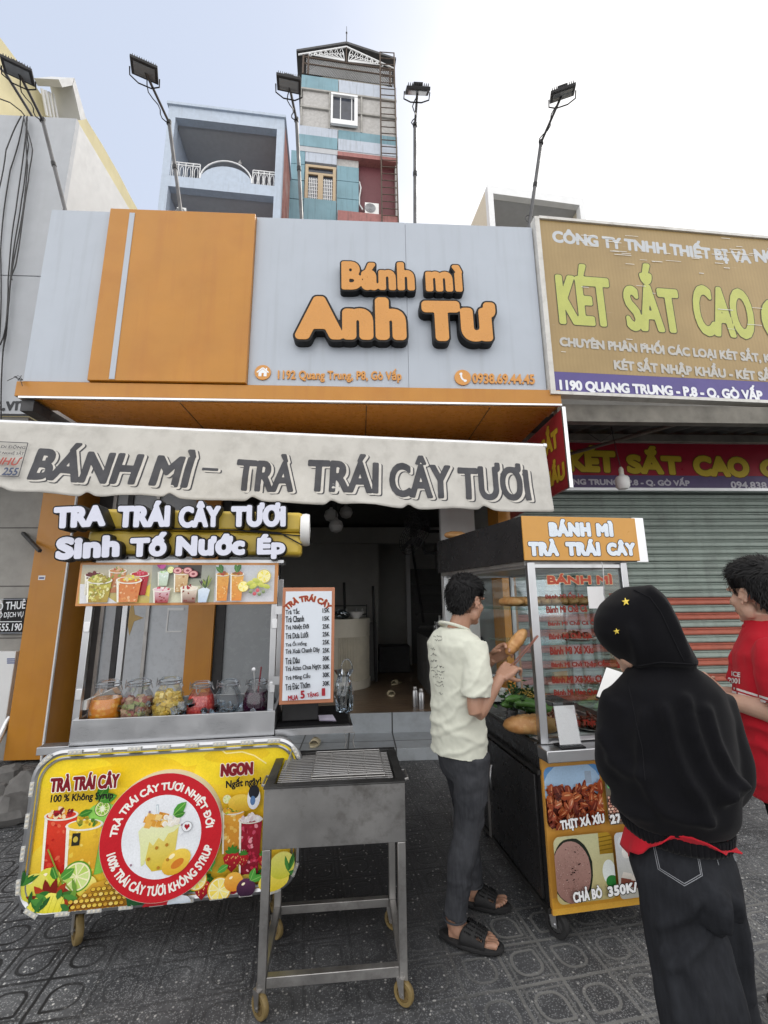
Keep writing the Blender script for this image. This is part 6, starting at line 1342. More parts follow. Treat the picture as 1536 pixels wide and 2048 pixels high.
def meat(bx, cols, n, lo, hi, sz):
    for k in range(n):
        u, v = rn(bx[0] + .005, bx[2] - .005), rn(bx[1] + .005, bx[1] + (bx[3] - bx[1]) * hi); r = rn(.5, 1) * sz; a = rn(0, 3); c = random.choice(cols)
        A.ell(u, v, r, r * rn(.35, .6), c[0], c[1], rot=a, n=12, jit=.12); A.ell(u + r * .1, v + r * .12, r * .6, r * .1, c[2], rot=a, n=8, jit=.2)
        if k % 3 == 0: A.line([(u - r * .6, v - r * .3), (u + r * .5, v - r * .1)], .0025, '30100c')
rb = ('7a2f1c', 'a9532f', 'c98a60'); 
A.clip = rrect(*bx1); A.poly(rrect(*bx1), '7fa9d6', '5f96d0'); A.ell((bx1[0] + bx1[2]) / 2, bx1[1] + .16, .16, .13, 'a9c8e6'); A.rect(bx1[2] - .08, bx1[3] - .085, bx1[2] - .045, bx1[3] - .03, '9fb0c4')
A.poly([(bx1[0], bx1[1]), (bx1[2], bx1[1]), (bx1[2], bx1[1] + .12), (bx1[2] - .05, bx1[1] + .15), (bx1[0] + .08, bx1[1] + .155), (bx1[0], bx1[1] + .13)], '3a1510', '5a2216'); meat(bx1, [rb, ('5a1f16', '8c3a22', 'b06a48'), ('8f3a1f', 'b8663a', 'dba070'), ('47201c', '7a3020', '95553f'), ('a04a3a', 'c77a50', 'e0b494')], 150, 0, .66, .034)
A.clip = rrect(*bx2); A.poly(rrect(*bx2), '8a7a6a', '5a6258'); A.ell(bx2[0] + .05, bx2[3] - .05, .05, .055, '1f6b34', '3f9a50'); 
for k in range(7): A.ell(bx2[0] + rn(.0, .09), bx2[3] - rn(.02, .09), .012, .02, random.choice(['2f8a44', '14502a', '6fbf7a']), n=9, jit=.2)
for i in range(9):
    for j in range(10): u, v = bx2[0] + .004 + j * .019 + (i % 2) * .009, bx2[1] + .02 + i * .013; A.ell(u, v, .0105, .0075, '4a1a1a', n=8, jit=.2); A.ell(u, v, .0085, .0056, random.choice(['e3b9a6', 'd99e8c', 'f0cdb8']), n=8, jit=.15)
A.clip = rrect(*bx3); A.poly(rrect(*bx3), 'b9ad7a', 'c2c29a'); A.rect(bx3[2] - .07, bx3[3] - .09, bx3[2], bx3[3], '8f6f1f', 'b38f2f')
for k in range(4): A.line([(bx3[2] - .07, bx3[3] - .02 - .018 * k), (bx3[2], bx3[3] - .015 - .018 * k)], .004, '6f5414')
A.ell(bx3[2] - .03, bx3[1] + .11, .034, .05, 'dfe6e4'); A.ell(bx3[2] - .02, bx3[1] + .07, .03, .025, '2f7a3a')
cx_, cy_ = bx3[0] + .085, bx3[1] + .130; A.ell(cx_, cy_, .105, .135, '23281f', n=30, jit=.02); A.ell(cx_ - .004, cy_ - .004, .098, .127, '8f6a62', 'a5837a', n=30, jit=.015)
for k in range(220): a, r = rn(0, 6.28), math.sqrt(rn(0, 1)) * .92; A.ell(cx_ + r * .093 * math.cos(a), cy_ + r * .12 * math.sin(a), rn(.001, .0028), rn(.0008, .0018), random.choice(['7d5a54', 'b3958c', '6f4e4a', 'c4aaa2', '3c2422']), rot=rn(0, 3), n=6)
for k in range(9): a, r = rn(0, 6.28), rn(0, .8); A.ell(cx_ + r * .093 * math.cos(a), cy_ + r * .12 * math.sin(a), rn(.004, .008), rn(.0018, .003), '2c1614', rot=rn(-.5, .5), n=8, jit=.2)
A.clip = rrect(*bx4); A.poly(rrect(*bx4), 'a7a59a', 'c9cdd2'); A.ell(bx4[0] + .07, bx4[3] - .045, .055, .04, 'c3c9ce', 'dfe3e6')
for a, c in ((.07, .05), (.1, .075), (.055, .085)): A.ell(bx4[0] + a, bx4[3] - c, .024, .026, 'd2cfca', 'eeece8')
for a, c in ((.05, .06), (.1, .045), (.16, .06)):
    u, v = bx4[0] + a, bx4[1] + c; A.poly([(u - .04, v), (u + .03, v - .015), (u + .035, v + .012), (u - .035, v + .028)], '5d3026', '7a4436'); A.poly([(u - .035, v + .028), (u + .035, v + .012), (u + .02, v + .04), (u - .02, v + .05)], 'b9b2a9', 'd6d0c8')
A.clip = None
ot('THỊT XÁ XÍU', (1112, 1657), (1200, 1642), (1112, 1627), [(.12, '101010'), (.065, 'f0f1f2')], F=FM, A_=A, space=1.08)
ot('279K', (1209, 1641), (1258, 1633), (1209, 1620), [(.12, '101010'), (.065, 'f0f1f2')], F=FM, A_=A, space=1.08)
ot('CHẢ BÒ', (1136, 1795), (1194, 1784), (1136, 1765), [(.12, '101010'), (.065, 'f0f1f2')], F=FM, A_=A, space=1.08)
ot('350K/ 1KG', (1204, 1783), (1312, 1764), (1204, 1760), [(.12, '101010'), (.065, 'f0f1f2')], F=FM, A_=A, space=1.08)
A.build('food_poster', M['print_gloss'], ps)
M['gcase'] = mat('grey_rubber', (.05, .05, .052), .6, var=.2)
for u, n_, a in ((.06, -.06, .6), (WB - .07, -.06, .3), (.08, -.98, 0), (WB - .08, -.98, 0)): caster(SCT, W3(FM, u, 0, n_), .058, (M['rub'], M['gcase']), M['alu'], a, .034)
# glass case: posts, rails, panes, shelves
PBL, PBR = Vector((.66, 3.36, 0)), Vector((1.20, 3.44, 0)); PFL, PFR = W3(FM, .045, 0, -.03), W3(FM, .60, 0, -.03)
ZC0, ZC1 = .85, 1.755
def post(p, z0=ZC0, w=.02, m='steel'):
    b = MB(); b.box((p.x - w, p.y - w, z0), (p.x + w, p.y + w, ZC1)); return obj('post', b, M[m], SCT, bevel=.003)
post(PFL, w=.021); post(PFR, w=.018); post(PBL, z0=.0, w=.017); post(PBR, w=.015)
def rail(p, q, z, r=.013, name='rail'):
    b = MB(); b.cyl(Vector((p.x, p.y, z)), Vector((q.x, q.y, z)), r, n=4); obj(name, b, M['steel'], SCT)
for p, q in ((PFL, PFR), (PFR, PBR), (PBL, PBR), (PFL, PBL)): rail(p, q, 1.735)
rail(PFL, PFR, .865); rail(PFR, PBR, .865); rail(PBL, PBR, 1.0)
def pane(p, q, z0, z1, name='glass_pane', m='pglass'):
    b = MB(); d = (q - p).normalized(); n = Vector((d.y, -d.x, 0)) * .003; p, q = p + d * .022, q - d * .022
    vs = [Vector((a.x, a.y, z)) + s for z in (z0, z1) for s in (-n, n) for a in (p, q)]
    b.add(vs, [(0, 1, 5, 4), (2, 6, 7, 3), (0, 4, 6, 2), (1, 3, 7, 5), (0, 2, 3, 1), (4, 5, 7, 6)]); return obj(name, b, M[m], SCT)
fp = pane(PFL, PFR, .885, 1.72); pane(PFR, PBR, .88, 1.72); pane(PBL, PBR, 1.02, 1.72)
def shelf(z, d0, d1):
    """glass shelf between depth fractions d0, d1"""
    b = MB(); a, c = PFL.lerp(PBL, d0), PFR.lerp(PBR, d0); e, f = PFL.lerp(PBL, d1), PFR.lerp(PBR, d1)
    lo = [Vector((p.x, p.y, z)) for p in (a, c, f, e)]; hi = [p + Vector((0, 0, .008)) for p in lo]; b.add(lo + hi, [(3, 2, 1, 0), (4, 5, 6, 7), (0, 1, 5, 4), (1, 2, 6, 5), (2, 3, 7, 6), (3, 0, 4, 7)]); obj('glass_shelf', b, M['shelf_glass'], SCT)
M['shelf_glass'] = glass_thin('green_edge_glass', (.80, .90, .86), .45)
ZS1, ZS2 = 1.50, 1.315
shelf(ZS1, .05, .97); shelf(ZS2, .05, .45)
# lettering on the front pane
FF = frame(PFL + Vector((.0, -.004, 0)), PFR - PFL); A = Art(FF, .0015); fu = lambda x, y: fuv(FF, x, y)
def fl(txt, x0, y0, x1, y1, h, col='7a2418'): p, q = fu(x0, y0), fu(x1, y1); t = fu(x0, y0 - h); A.text(txt, p, q, abs(t[1] - p[1]), col, .045)
ot('BÁNH MÌ', (1095, 1169), (1226, 1169), (1095, 1146), [(.10, 'd8b98c'), (.065, 'a3402a')], F=FF, A_=A)
for txt, x0, x1, y in (('Bánh Mì Ốp La', 1091, 1167, 1200), ('Bánh Mì Chả Cá', 1093, 1174, 1226), ('Bánh Mì Chả Cá Ốp La', 1096, 1209, 1254), ('Bánh Mì Chả Lụa', 1098, 1183, 1282), ('Bánh Mì Xá Xíu', 1100, 1186, 1309), ('Bánh Mì Chả Thập Cẩm', 1102, 1218, 1337), ('Bánh Mì Xá Xíu Chả', 1104, 1212, 1366), ('Bánh Mì Heo Quay', 1107, 1200, 1394), ('Bánh Mì Thịt', 1110, 1190, 1455)): fl(txt, x0, y, x1, y - 3, 15)
fl('17K', 1218, 1199, 1240, 1198, 12); fl('22K', 1232, 1336, 1254, 1334, 12)
A.build('lettering', M['print'], fp)
# header box
HFL, HFR = W3(FM, .0, 0, .0), W3(FM, .69, 0, .0); HBL, HBR = Vector((.60, 3.36, 0)), Vector((1.25, 3.46, 0)); hz0, hz1 = 1.763, 2.005
b = MB(); k4 = [HFL, HFR, HBR, HBL]; fw2 = Vector((math.sin(AM), -math.cos(AM), 0)) * -.004
k4b = [HFL + fw2, HFR + fw2, HBR, HBL]
b.add([Vector((p.x, p.y, z)) for z in (hz0, hz1) for p in k4b], [(3, 2, 1, 0), (4, 5, 6, 7), (1, 2, 6, 5), (2, 3, 7, 6), (3, 0, 4, 7)]); obj('header_box', b, M['blk_panel'], SCT)
b = MB(); bxf(b, FM, .0, hz0, -.0035, .69, hz1, .006); hf = obj('header_front', b, M['cart_orange'], SCT, bevel=.002)
b = MB(); bxf(b, FM, .692, hz0 - .004, -.03, .765, hz1 + .008, -.022); b.box((.69, hz0, -.025), (.6915, hz1, .0), FM); obj('metal_end_plate', b, M['alu'], SCT, bevel=.001)
A = Art(FM, .0065)
for txt, a, e, tp in (('BÁNH', (1098, 1074), (1183, 1074), (1098, 1037)), ('MÌ', (1192, 1074), (1228, 1075), (1192, 1040)), ('TRÀ', (1057, 1113), (1119, 1113), (1057, 1076)), ('TRÁI', (1131, 1113), (1202, 1113), (1131, 1077)), ('CÂY', (1213, 1113), (1272, 1113), (1213, 1079))): ot(txt, a, e, tp, [(.14, '16161a'), (.10, 'd9e3ee')], F=FM, A_=A, space=1.15)
A.build('header_print', M['print_gloss'], hf)
b = MB(); b.add([Vector((p.x, p.y, z)) for z in (hz0 - .024, hz0 - .001) for p in [HFL.lerp(HBL, .02) + Vector((.02, .02, 0)), HFR.lerp(HBR, .02) + Vector((-.05, .02, 0)), HBR + Vector((-.05, -.02, 0)), HBL + Vector((.02, -.02, 0))]], [(3, 2, 1, 0), (4, 5, 6, 7), (0, 1, 5, 4), (1, 2, 6, 5), (2, 3, 7, 6), (3, 0, 4, 7)]); obj('header_frame', b, M['steel_dull'], SCT)
hk = mu(1206, 1133, .02); b = MB(); b.tube([W3(FM, *mu(x, y, .02), .02) for x, y in ((1203, 1124), (1206, 1134), (1208, 1190), (1212, 1200), (1224, 1200))], .003, 6); obj('wire_hook', b, M['steel'], SCT)
# papers and card stand
FQ = frame(PFL + Vector((0, -.012, 0)), PFR - PFL); qa, qb = fuv(FQ, 1178, 1217), fuv(FQ, 1206, 1173)
b = MB(); b.box((qa[0], qa[1], 0), (qb[0], qb[1], .002), FQ); pr1 = single('receipt', b, M['white_paint'], 'small white receipt taped to the glass under the red heading of the sandwich cart', 'paper')
c = W3(FM, mu(1140, 1488, .045)[0], .85, .05); Mq = Matrix.Translation(c) @ Matrix.Rotation(AM, 4, 'Z') @ Matrix.Rotation(R(-10), 4, 'X')
qs = thing('card_stand', 'small white payment card in a clear acrylic stand on the steel ledge', 'card stand', c, AM)
b = MB(); b.box((-.062, -.03, 0), (.062, .05, .006), Matrix.Translation(c) @ Matrix.Rotation(AM, 4, 'Z')); obj('base', b, M['black'], qs)
b = MB(); b.box((-.055, -.003, .012), (.055, .003, .185), Mq); obj('card', b, mat('white_card', (.74, .75, .77), .3, var=.02), qs)
b = MB(); b.box((-.058, -.0062, .006), (.058, -.0042, .20), Mq); obj('acrylic_sheet', b, M['cglass'], qs)
b = MB(); b.box((-.058, -.002, .186), (.058, .004, .198), Mq); obj('top_clip', b, M['black'], qs)
# bread
def bread_mat():
    s = NT('bread_crust'); v = s.obj(); n = s.noise(v, 9, 5, .6); c = s.mix(s.ramp(n, .3, .7), (.44, .19, .06), (.64, .38, .15)); c = s.mix(s.ramp(s.noise(s.obj(), 28, 5, .65), .52, .72, 0, .6), c, (.74, .50, .24))
    b = s.bsdf(Base_Color=c, Roughness=.45, Subsurface_Weight=0.0); s.set(b.inputs['Normal'], s.bump(s.noise(v, 45, 4), .35, .006)); return s.mat
M['bread'] = bread_mat()
def bread(c, d, L, r, up=Vector((0, 0, 1)), n=22, k=30):
    """loaf with pointed ends, a flat-ish base and a split along the top"""
    d = d.normalized(); s = d.cross(up).normalized(); u = s.cross(d); b = MB(); rings = []
    for i in range(k + 1):
        t = i / k * 2 - 1; w = r * (max(0, 1 - abs(t) ** 2.6)) ** .55 + r * .04; ring = []
        for j in range(n):
            a = 2 * math.pi * j / n; x, z = math.cos(a), math.sin(a); q = 1 + .10 * fbm((t * 5 + c[0] * 9, math.cos(a) * 1.3, math.sin(a) * 1.3 + c[1] * 7)) + .05 * fbm((t * 14, math.cos(a) * 4, math.sin(a) * 4))
            if z < 0: z *= .7
            cut = -.20 * math.exp(-((a - math.pi / 2) / .22) ** 2) * (1 if abs(t) < .75 else 0)
            ring.append(Vector(c) + d * (t * L / 2) + s * (x * w * q) + u * ((z + cut) * w * q))
        rings.append(ring)
    return b.loft(rings)
dv = (PFR - PFL).normalized()
for k in range(9):
    f = .16 + .76 * k / 8; rowc = PFL.lerp(PBL, .34).lerp(PFR.lerp(PBR, .26), f); p = Vector((rowc.x, rowc.y, ZS1 + .042 + (.0)))
    single('baguette', bread(p, Vector((.30 + .12 * math.sin(k * 2.1), -.95, 0)), .23, .034), M['bread'], 'golden baguette lying in the packed row on the upper glass shelf of the sandwich cart', 'bread', 'baguettes on the upper shelf', smooth=60)
p = W3(FM, .02, .885, -.12); single('baguette', bread(Vector((W3(FM, .02, 0, -.13).x + .02, 2.43, .905)), Vector((1, -.12, 0)), .30, .055), M['bread'], 'large golden baguette lying on the black counter behind the corner post', 'bread', smooth=60)
for k, (x, lb) in enumerate(((1218, 'pale upright bread roll beside the meat plate on the middle glass shelf'), (1236, 'pale upright bread roll behind the hood of the customer, rightmost on the middle shelf'))):
    q = fuv(FF, x, 1325, -.2); single('bread_roll', bread(FF @ Vector((q[0], ZS2 + .06, -.2)), Vector((.1, 0, 1)), .12, .035, Vector((0, -1, 0))), M['bread'], lb, 'bread', smooth=60)
tp_ = HFL.lerp(HBL, .84); b = bread(Vector((tp_.x + .07, tp_.y, hz1 + .024)), Vector((1, .25, .0)), .19, .033); single('baguette', b, M['bread'], 'end of a baguette lying on top of the black header box', 'bread', smooth=60)
M['meat_red'] = mat('braised_pork', (.20, .05, .025), .35, var=.5, vs=25, bump=.3)
M['meat_pale'] = mat('pale_sausage_slices', (.42, .24, .17), .4, var=.4, vs=30)
M['meat_dark'] = mat('dark_roast_meat', (.09, .03, .018), .4, var=.6, vs=25, bump=.3)
def plate_of(c, r, label, m1, m2, name, cat, n=70, h=.05, plate_m=None, seed=1, sz=.016):
    t = thing(name, label, cat, c); Mp = Matrix.Translation(c); b = MB(); b.lathe([(r * .6, 0), (r, .014), (r * 1.02, .018), (r * .97, .018), (r * .55, .006)], Mp, 26); obj('plate', b, plate_m or M['steel'], t)
    rr = random.Random(seed); b = MB()
    for k in range(n):
        a, q = rr.uniform(0, 6.28), math.sqrt(rr.random()) * .85; z = .014 + h * (1 - q) * rr.random(); s = sz * rr.uniform(.6, 1.3); b.m = rr.randrange(2)
        b.ball((0, 0, 0), (s, s * .7, s * .4), Mp @ Matrix.Translation((q * r * math.cos(a), q * r * math.sin(a), z)) @ Matrix.Rotation(rr.uniform(0, 3), 4, Vector((rr.random(), rr.random(), rr.random() + .1)).normalized()), 7, 5, .15)
    tag(obj('food_pieces', b, [m1, m2], t), kind='stuff'); return t
q = fuv(FF, 1160, 1325, -.17); plate_of(FF @ Vector((q[0], ZS2 + .009, -.17)), .10, 'white plate of sliced pork and pale sausage on the middle glass shelf', M['meat_red'], M['meat_pale'], 'meat_plate', 'plate of food', 80, .06, M['white_plastic'], 1)
q = fuv(FF, 1125, 1415, -.30); plate_of(Vector((FF @ Vector((q[0], 0, -.30))) + Vector((0, 0, .86))), .11, 'tray of shredded brown pork behind the front glass, left of the darker tray', M['meat_red'], M['meat_pale'], 'pork_tray', 'tray of food', 90, .09, M['steel'], 2)
q = fuv(FF, 1185, 1435, -.16); plate_of(Vector((FF @ Vector((q[0], 0, -.16))) + Vector((0, 0, .86))), .12, 'tray of dark roast meat behind the front glass, right of the shredded pork', M['meat_dark'], M['meat_red'], 'roast_tray', 'tray of food', 110, .07, M['steel_dull'], 3, .02)
b = MB(); c = W3(FM, .14, .852, -.08); b.box((-.10, -.06, 0), (.22, .06, .003), Matrix.Translation(c) @ Matrix.Rotation(.25, 4, 'Z')); b.box((-.06, -.065, .0035), (.26, .055, .006), Matrix.Translation(c) @ Matrix.Rotation(.12, 4, 'Z')); single('wrapping_paper', b, M['white_paint'], 'loose white wrapping papers on the counter behind the front pane', 'paper')
# bowls, greens, noodles on the vendor's counter
def on_counter(x, y, z=.852): return atz(x, y, z)
c = on_counter(1026, 1416); t = thing('steel_bowl', 'small shiny steel bowl with a spoon on the black counter beside the vendor', 'bowl', c); Mp = Matrix.Translation(c)
b = MB(); b.lathe([(.042, 0), (.052, .045), (.057, .07), (.066, .073), (.066, .076), (.054, .074), (.049, .046), (.038, .006)], Mp, 26); obj('bowl_body', b, M['steel'], t)
b = MB(); b.cyl(c + Vector((.02, 0, .03)), c + Vector((-.03, .02, .12)), .004, n=6); obj('spoon', b, M['steel'], t)
b = MB(); b.lathe([(.001, .05), (.048, .05)], Mp, 20, False); obj('sauce', b, M['meat_dark'], t)
c = on_counter(992, 1402); t = thing('white_pot', 'white enamel pot with a black rim behind the steel bowl', 'pot', c); Mp = Matrix.Translation(c)
b = MB(); b.lathe([(.07, 0), (.075, .08), (.078, .082), (.070, .08), (.066, .01)], Mp, 26); obj('pot_body', b, M['white_plastic'], t); b = MB(); b.lathe([(.076, 0), (.078, .008), (.076, .012)], Mp, 26, False); obj('base_ring', b, M['black'], t)
c = on_counter(1052, 1398); t = thing('noodle_tray', 'low tray heaped with yellow shredded noodles on the counter', 'tray of food', c); Mp = Matrix.Translation(c)
b = MB(); b.lathe([(.07, 0), (.09, .02), (.092, .02), (.068, .004)], Mp, 24); obj('tray', b, M['steel_dull'], t)
rr = random.Random(4); b = MB()
for k in range(170):
    a, q = rr.uniform(0, 6.28), math.sqrt(rr.random()) * .075; z = .01 + .06 * (1 - q / .08) * rr.random() + .01; d = Vector((rr.gauss(0, 1), rr.gauss(0, 1), rr.gauss(0, .35))).normalized() * .025; p = c + Vector((q * math.cos(a), q * math.sin(a), z)); b.tube([p - d, p + Vector((0, 0, .006)), p + d], .0022, 4)
tag(obj('noodles', b, mat('yellow_noodles', (.62, .43, .10), .45, var=.2), t), kind='stuff')
M['green'] = mat('cucumber_green', (.10, .22, .05), .35, var=.4, vs=12); M['green_d'] = mat('herb_green', (.035, .09, .025), .6, var=.5, vs=10)
GH = Vector((1.04, 2.86, .86))
for k, (dx, dy, dz, a, lb) in enumerate(((0, 0, .07, .15, 'topmost long green cucumber in the heap behind the noodles'), (.05, -.05, .05, -.1, 'front long green cucumber in the heap behind the noodles'), (-.02, .06, .03, .35, 'lowest long green cucumber, half hidden at the back of the heap'))):
    p = GH + Vector((dx, dy, dz)); d = Vector((math.cos(a), math.sin(a), -.12)); b = MB(); kk = 14
    b.tube([p + d * (.28 * (i / kk - .5)) + Vector((0, 0, .012 * math.sin(i * .4))) for i in range(kk + 1)], [.024 * min(1, (.15 + 2.2 * math.sin(math.pi * (i + .3) / (kk + .6)))) for i in range(kk + 1)], 12); single('cucumber', b, M['green'], lb, 'cucumber', 'cucumbers on the counter')
b = MB(); rr = random.Random(8)
for k in range(260):
    p = GH + Vector((rr.gauss(-.02, .07), rr.gauss(.07, .06), .03 + abs(rr.gauss(.04, .05)))); u = Vector((rr.gauss(0, 1), rr.gauss(0, 1), rr.gauss(.4, .6))).normalized(); w_ = u.cross(Vector((rr.gauss(0, 1), rr.gauss(0, 1), rr.gauss(0, 1)))).normalized(); L = rr.uniform(.02, .05); b.quad(p, p + u * L * .5 + w_ * L * .25, p + u * L, p + u * L * .5 - w_ * L * .25)
c0 = GH.copy(); b.v = [tuple(Vector(p) - c0) for p in b.v]; o = obj('herb_leaves', b, M['green_d'], smooth=0); o.location = c0; tag(o, 'heap of dark green herb leaves behind the cucumbers', 'herbs', kind='stuff')

# ------------------------------------------------------------------ inside the shop
c = atz(700, 1382, FZ); CT = thing('cream_counter', 'cream reeded counter with rounded end inside the dark shop', 'counter', c); top = aty(736, 1238, c.y).z
xr2, xl2 = aty(737, 1330, c.y + .3).x, -1.2; ry = .42; n_ = 28
def cap(r, extra=0): return [(xl2, c.y)] + [(xr2 - r + (r + extra) * math.sin(math.pi * i / n_), c.y + r - (r + extra) * math.cos(math.pi * i / n_)) for i in range(n_ + 1)] + [(xl2, c.y + 2 * r)]
def ext(poly, z0, z1, name, m):
    b = MB(); b.prism(poly, z0, z1, Matrix.Identity(4)); return obj(name, b, m, CT, smooth=20)
ext(cap(ry), FZ, top - .26, 'reeded_body', mat('cream_reeded', (.60, .56, .46), .55, var=.05)); ext(cap(ry, .02), top - .258, top, 'top_band', mat('cream_top', (.66, .62, .52), .45, var=.04)); ext(cap(ry, .03), FZ + .001, FZ + .12, 'plinth', M['cream'])
b = MB()
for i in range(0, n_ * 2 + 1): t = math.pi * i / (n_ * 2); b.cyl((xr2 - ry + (ry + .004) * math.sin(t), c.y + ry - (ry + .004) * math.cos(t), FZ + .121), (xr2 - ry + (ry + .004) * math.sin(t), c.y + ry - (ry + .004) * math.cos(t), top - .259), .012, n=6)
obj('reeds', b, mat('cream_reeds', (.57, .53, .43), .55), CT)
p = aty(712, 1232, c.y + .25); b = MB(); b.lathe([(.05, 0), (.06, .012), (.12, .09), (.125, .10), (.115, .10), (.05, .015)], Matrix.Translation((p.x, p.y, top)), 24); single('white_bowl', b, M['white_plastic'], 'white bowl standing on the cream counter', 'bowl')
p = aty(685, 1230, c.y + .2); b = MB(); b.ball((p.x, p.y, top + .06), (.12, .09, .07), None, 14, 9, .1); b.v = [tuple(Vector(q) + Vector((1, 1, 1)) * .02 * fbm(Vector(q) * 14)) for q in b.v]; b.v = [(q[0], q[1], max(top, q[2])) for q in b.v]; single('plastic_bag', b, glass_thin('bag_plastic', (.6, .62, .62), 1.5), 'crumpled clear plastic bag beside the white bowl on the cream counter', 'bag', smooth=0)
rk = aty(700, 1215, c.y + 1.0); t = thing('wire_rack', 'dark wire dish rack holding bottles behind the cream counter', 'rack', (rk.x, rk.y, top - .1)); b = MB()
for z in (0, .12, .26):
    b.tube([(rk.x + s * .28, rk.y + e * .15, top - .08 + z) for s, e in ((-1, -1), (1, -1), (1, 1), (-1, 1))], .008, 5, closed=True)
for s in (-1, 1):
    for e in (-1, 1): b.cyl((rk.x + s * .28, rk.y + e * .15, top - .1), (rk.x + s * .28, rk.y + e * .15, top + .2), .009, n=6)
obj('wires', b, M['dark_iron'], t)
b = MB(); b.box((rk.x - .45, rk.y - .25, FZ), (rk.x + .45, rk.y + .25, top - .102)); obj('cupboard', b, M['wall_dark'], t)
for k, dx in enumerate((-.2, -.06, .1, .2)): b = MB(); b.lathe([(.04, 0), (.042, .12), (.015, .17), (.015, .21)], Matrix.Translation((rk.x + dx, rk.y, top - .075)), 12); obj('bottle', b, M['white_plastic'] if k % 2 else M['steel'], t)
for x, y0, y1, Y, lb in ((688, 1165, 1260, 7.6, 'dark mop handle standing behind the wire rack'), (746, 1172, 1330, 7.3, 'dark broom handle leaning at the right end of the cream counter')):
    p, q = aty(x, y0, Y), aty(x + 6, y1, Y - .1); b = MB(); b.cyl((q.x, q.y, FZ), p, .022); single('broom_handle', b, M['black_matt'], lb, 'broom')
def pendant(x, y, Y, label, r=.11):
    c = aty(x, y, Y); t = thing('pendant_lamp', label, 'lamp', (c.x, c.y, c.z)); b = MB(); b.lathe([(.02, -r * .95), (r * .7, -r * .75), (r, -.01), (r * .8, r * .55), (r * .3, r * .85), (r * .2, r * 1.1)], Matrix.Translation(c), 20); obj('globe', b, M['white_plastic'], t)
    b = MB(); b.cyl(c + Vector((0, 0, r * 1.1)), (c.x, c.y, 3.09), .006, n=6); obj('cord', b, M['cable'], t)
pendant(662, 1030, 6.6, 'left hanging white globe lamp of three over the dark shop'); pendant(692, 1024, 6.9, 'right hanging white globe lamp of three over the dark shop'); pendant(672, 1051, 6.4, 'lowest hanging white globe lamp of three over the dark shop')
def wall_fan(x, y, Y, tilt, label):
    c = aty(x, y, Y); t = thing('wall_fan', label, 'fan', c); Mf = Matrix.Translation(c) @ Matrix.Rotation(R(-50), 4, 'Z') @ Matrix.Rotation(R(tilt), 4, 'X'); r = .22
    b = MB()
    for k in range(1, 6): b.tube([Mf @ Vector((r * k / 5 * math.cos(a), -.05 - .03 * (1 - k / 5), r * k / 5 * math.sin(a))) for a in [2 * math.pi * i / 24 for i in range(24)]], .004, 4, closed=True)
    for k in range(24): a = 2 * math.pi * k / 24; b.tube([Mf @ Vector((.04 * math.cos(a), -.085, .04 * math.sin(a))), Mf @ Vector((r * math.cos(a), -.05, r * math.sin(a))), Mf @ Vector((r * .5 * math.cos(a), .06, r * .5 * math.sin(a)))], .0025, 4)
    obj('guard', b, M['dark_iron'], t)
    for k in range(3): b = MB(); a = 2.094 * k + .4; b.box((.03, -.03, -.05), (r * .9, -.022, .05), Mf @ Matrix.Rotation(a, 4, 'Y') @ Matrix.Rotation(.3, 4, 'X')); obj('blade', b, M['black'], t)
    b = MB(); b.cyl(Mf @ Vector((0, -.02, 0)), Mf @ Vector((0, .16, 0)), .06); w1 = Mf @ Vector((0, .15, 0)); b.tube([w1, w1 + Vector((.05, .05, -.12)), Vector((XR - .06, w1.y + .1, w1.z - .12))], .02, 6); obj('motor_arm', b, M['black_matt'], t)
wall_fan(838, 1050, 5.9, 20, 'upper black wall fan inside the shop'); wall_fan(828, 1080, 5.7, -15, 'lower black wall fan, tilted down inside the shop')
M['sandal'] = mat('beige_sandal', (.50, .44, .30), .6, var=.1)
def slipper(x, y, rz, label):
    c = atz(x, y, FZ); t = thing('slipper', label, 'slipper', c, rz, 'beige slippers on the shop floor'); Ms = Matrix.Translation(c) @ Matrix.Rotation(rz, 4, 'Z'); b = MB()
    out = [(.045 * (1 - .25 * math.cos(a)) * math.sin(a) if False else .046 * math.sin(a) * (1.05 + .12 * math.cos(a)), .13 * math.cos(a)) for a in [2 * math.pi * i / 24 for i in range(24)]]
    b.prism(out, .001, .022, Ms); obj('sole', b, M['sandal'], t, bevel=.004)
    b = MB(); vs = []
    for j in range(9):
        a = math.pi * j / 8
        for yy in (.0, .07): vs.append((.052 * math.cos(a), yy, .018 + .055 * math.sin(a) * (1 - yy * 3)))
    b.add(vs, [(2 * j, 2 * j + 1, 2 * j + 3, 2 * j + 2) for j in range(8)], Ms); s_ = obj('strap', b, M['sandal'], t); sm = s_.modifiers.new('t', 'SOLIDIFY'); sm.thickness = .006
slipper(793, 1368, 2.5, 'beige slipper deeper inside on the dark shop floor'); slipper(781, 1390, 3.3, 'beige slipper nearest the tiled step on the shop floor')
slipper(632, 1483, 3.0, 'beige slipper on the lower tiled step behind the grill')
bpy.data.objects['slipper.002'].location.z = .115
q = aty(632, 1483, 4.95); bpy.data.objects['slipper.002'].location = (q.x, 4.9, .116)
for x, y, lb in ((831, 1413, 'steel flask standing at the shop threshold, left and slightly behind its twin'), (843, 1418, 'steel flask standing at the shop threshold, right and in front of its twin')):
    c = atz(x, y, FZ); t = thing('steel_flask', lb, 'flask', c, 0, 'steel flasks at the threshold'); b = MB(); b.lathe([(.034, 0), (.036, .01), (.036, .17), (.03, .185)], Matrix.Translation(c), 18); obj('flask_body', b, M['steel'], t); b = MB(); b.lathe([(.024, .186), (.026, .21), (.022, .225)], Matrix.Translation(c), 16); obj('cap', b, M['steel_dull'], t)
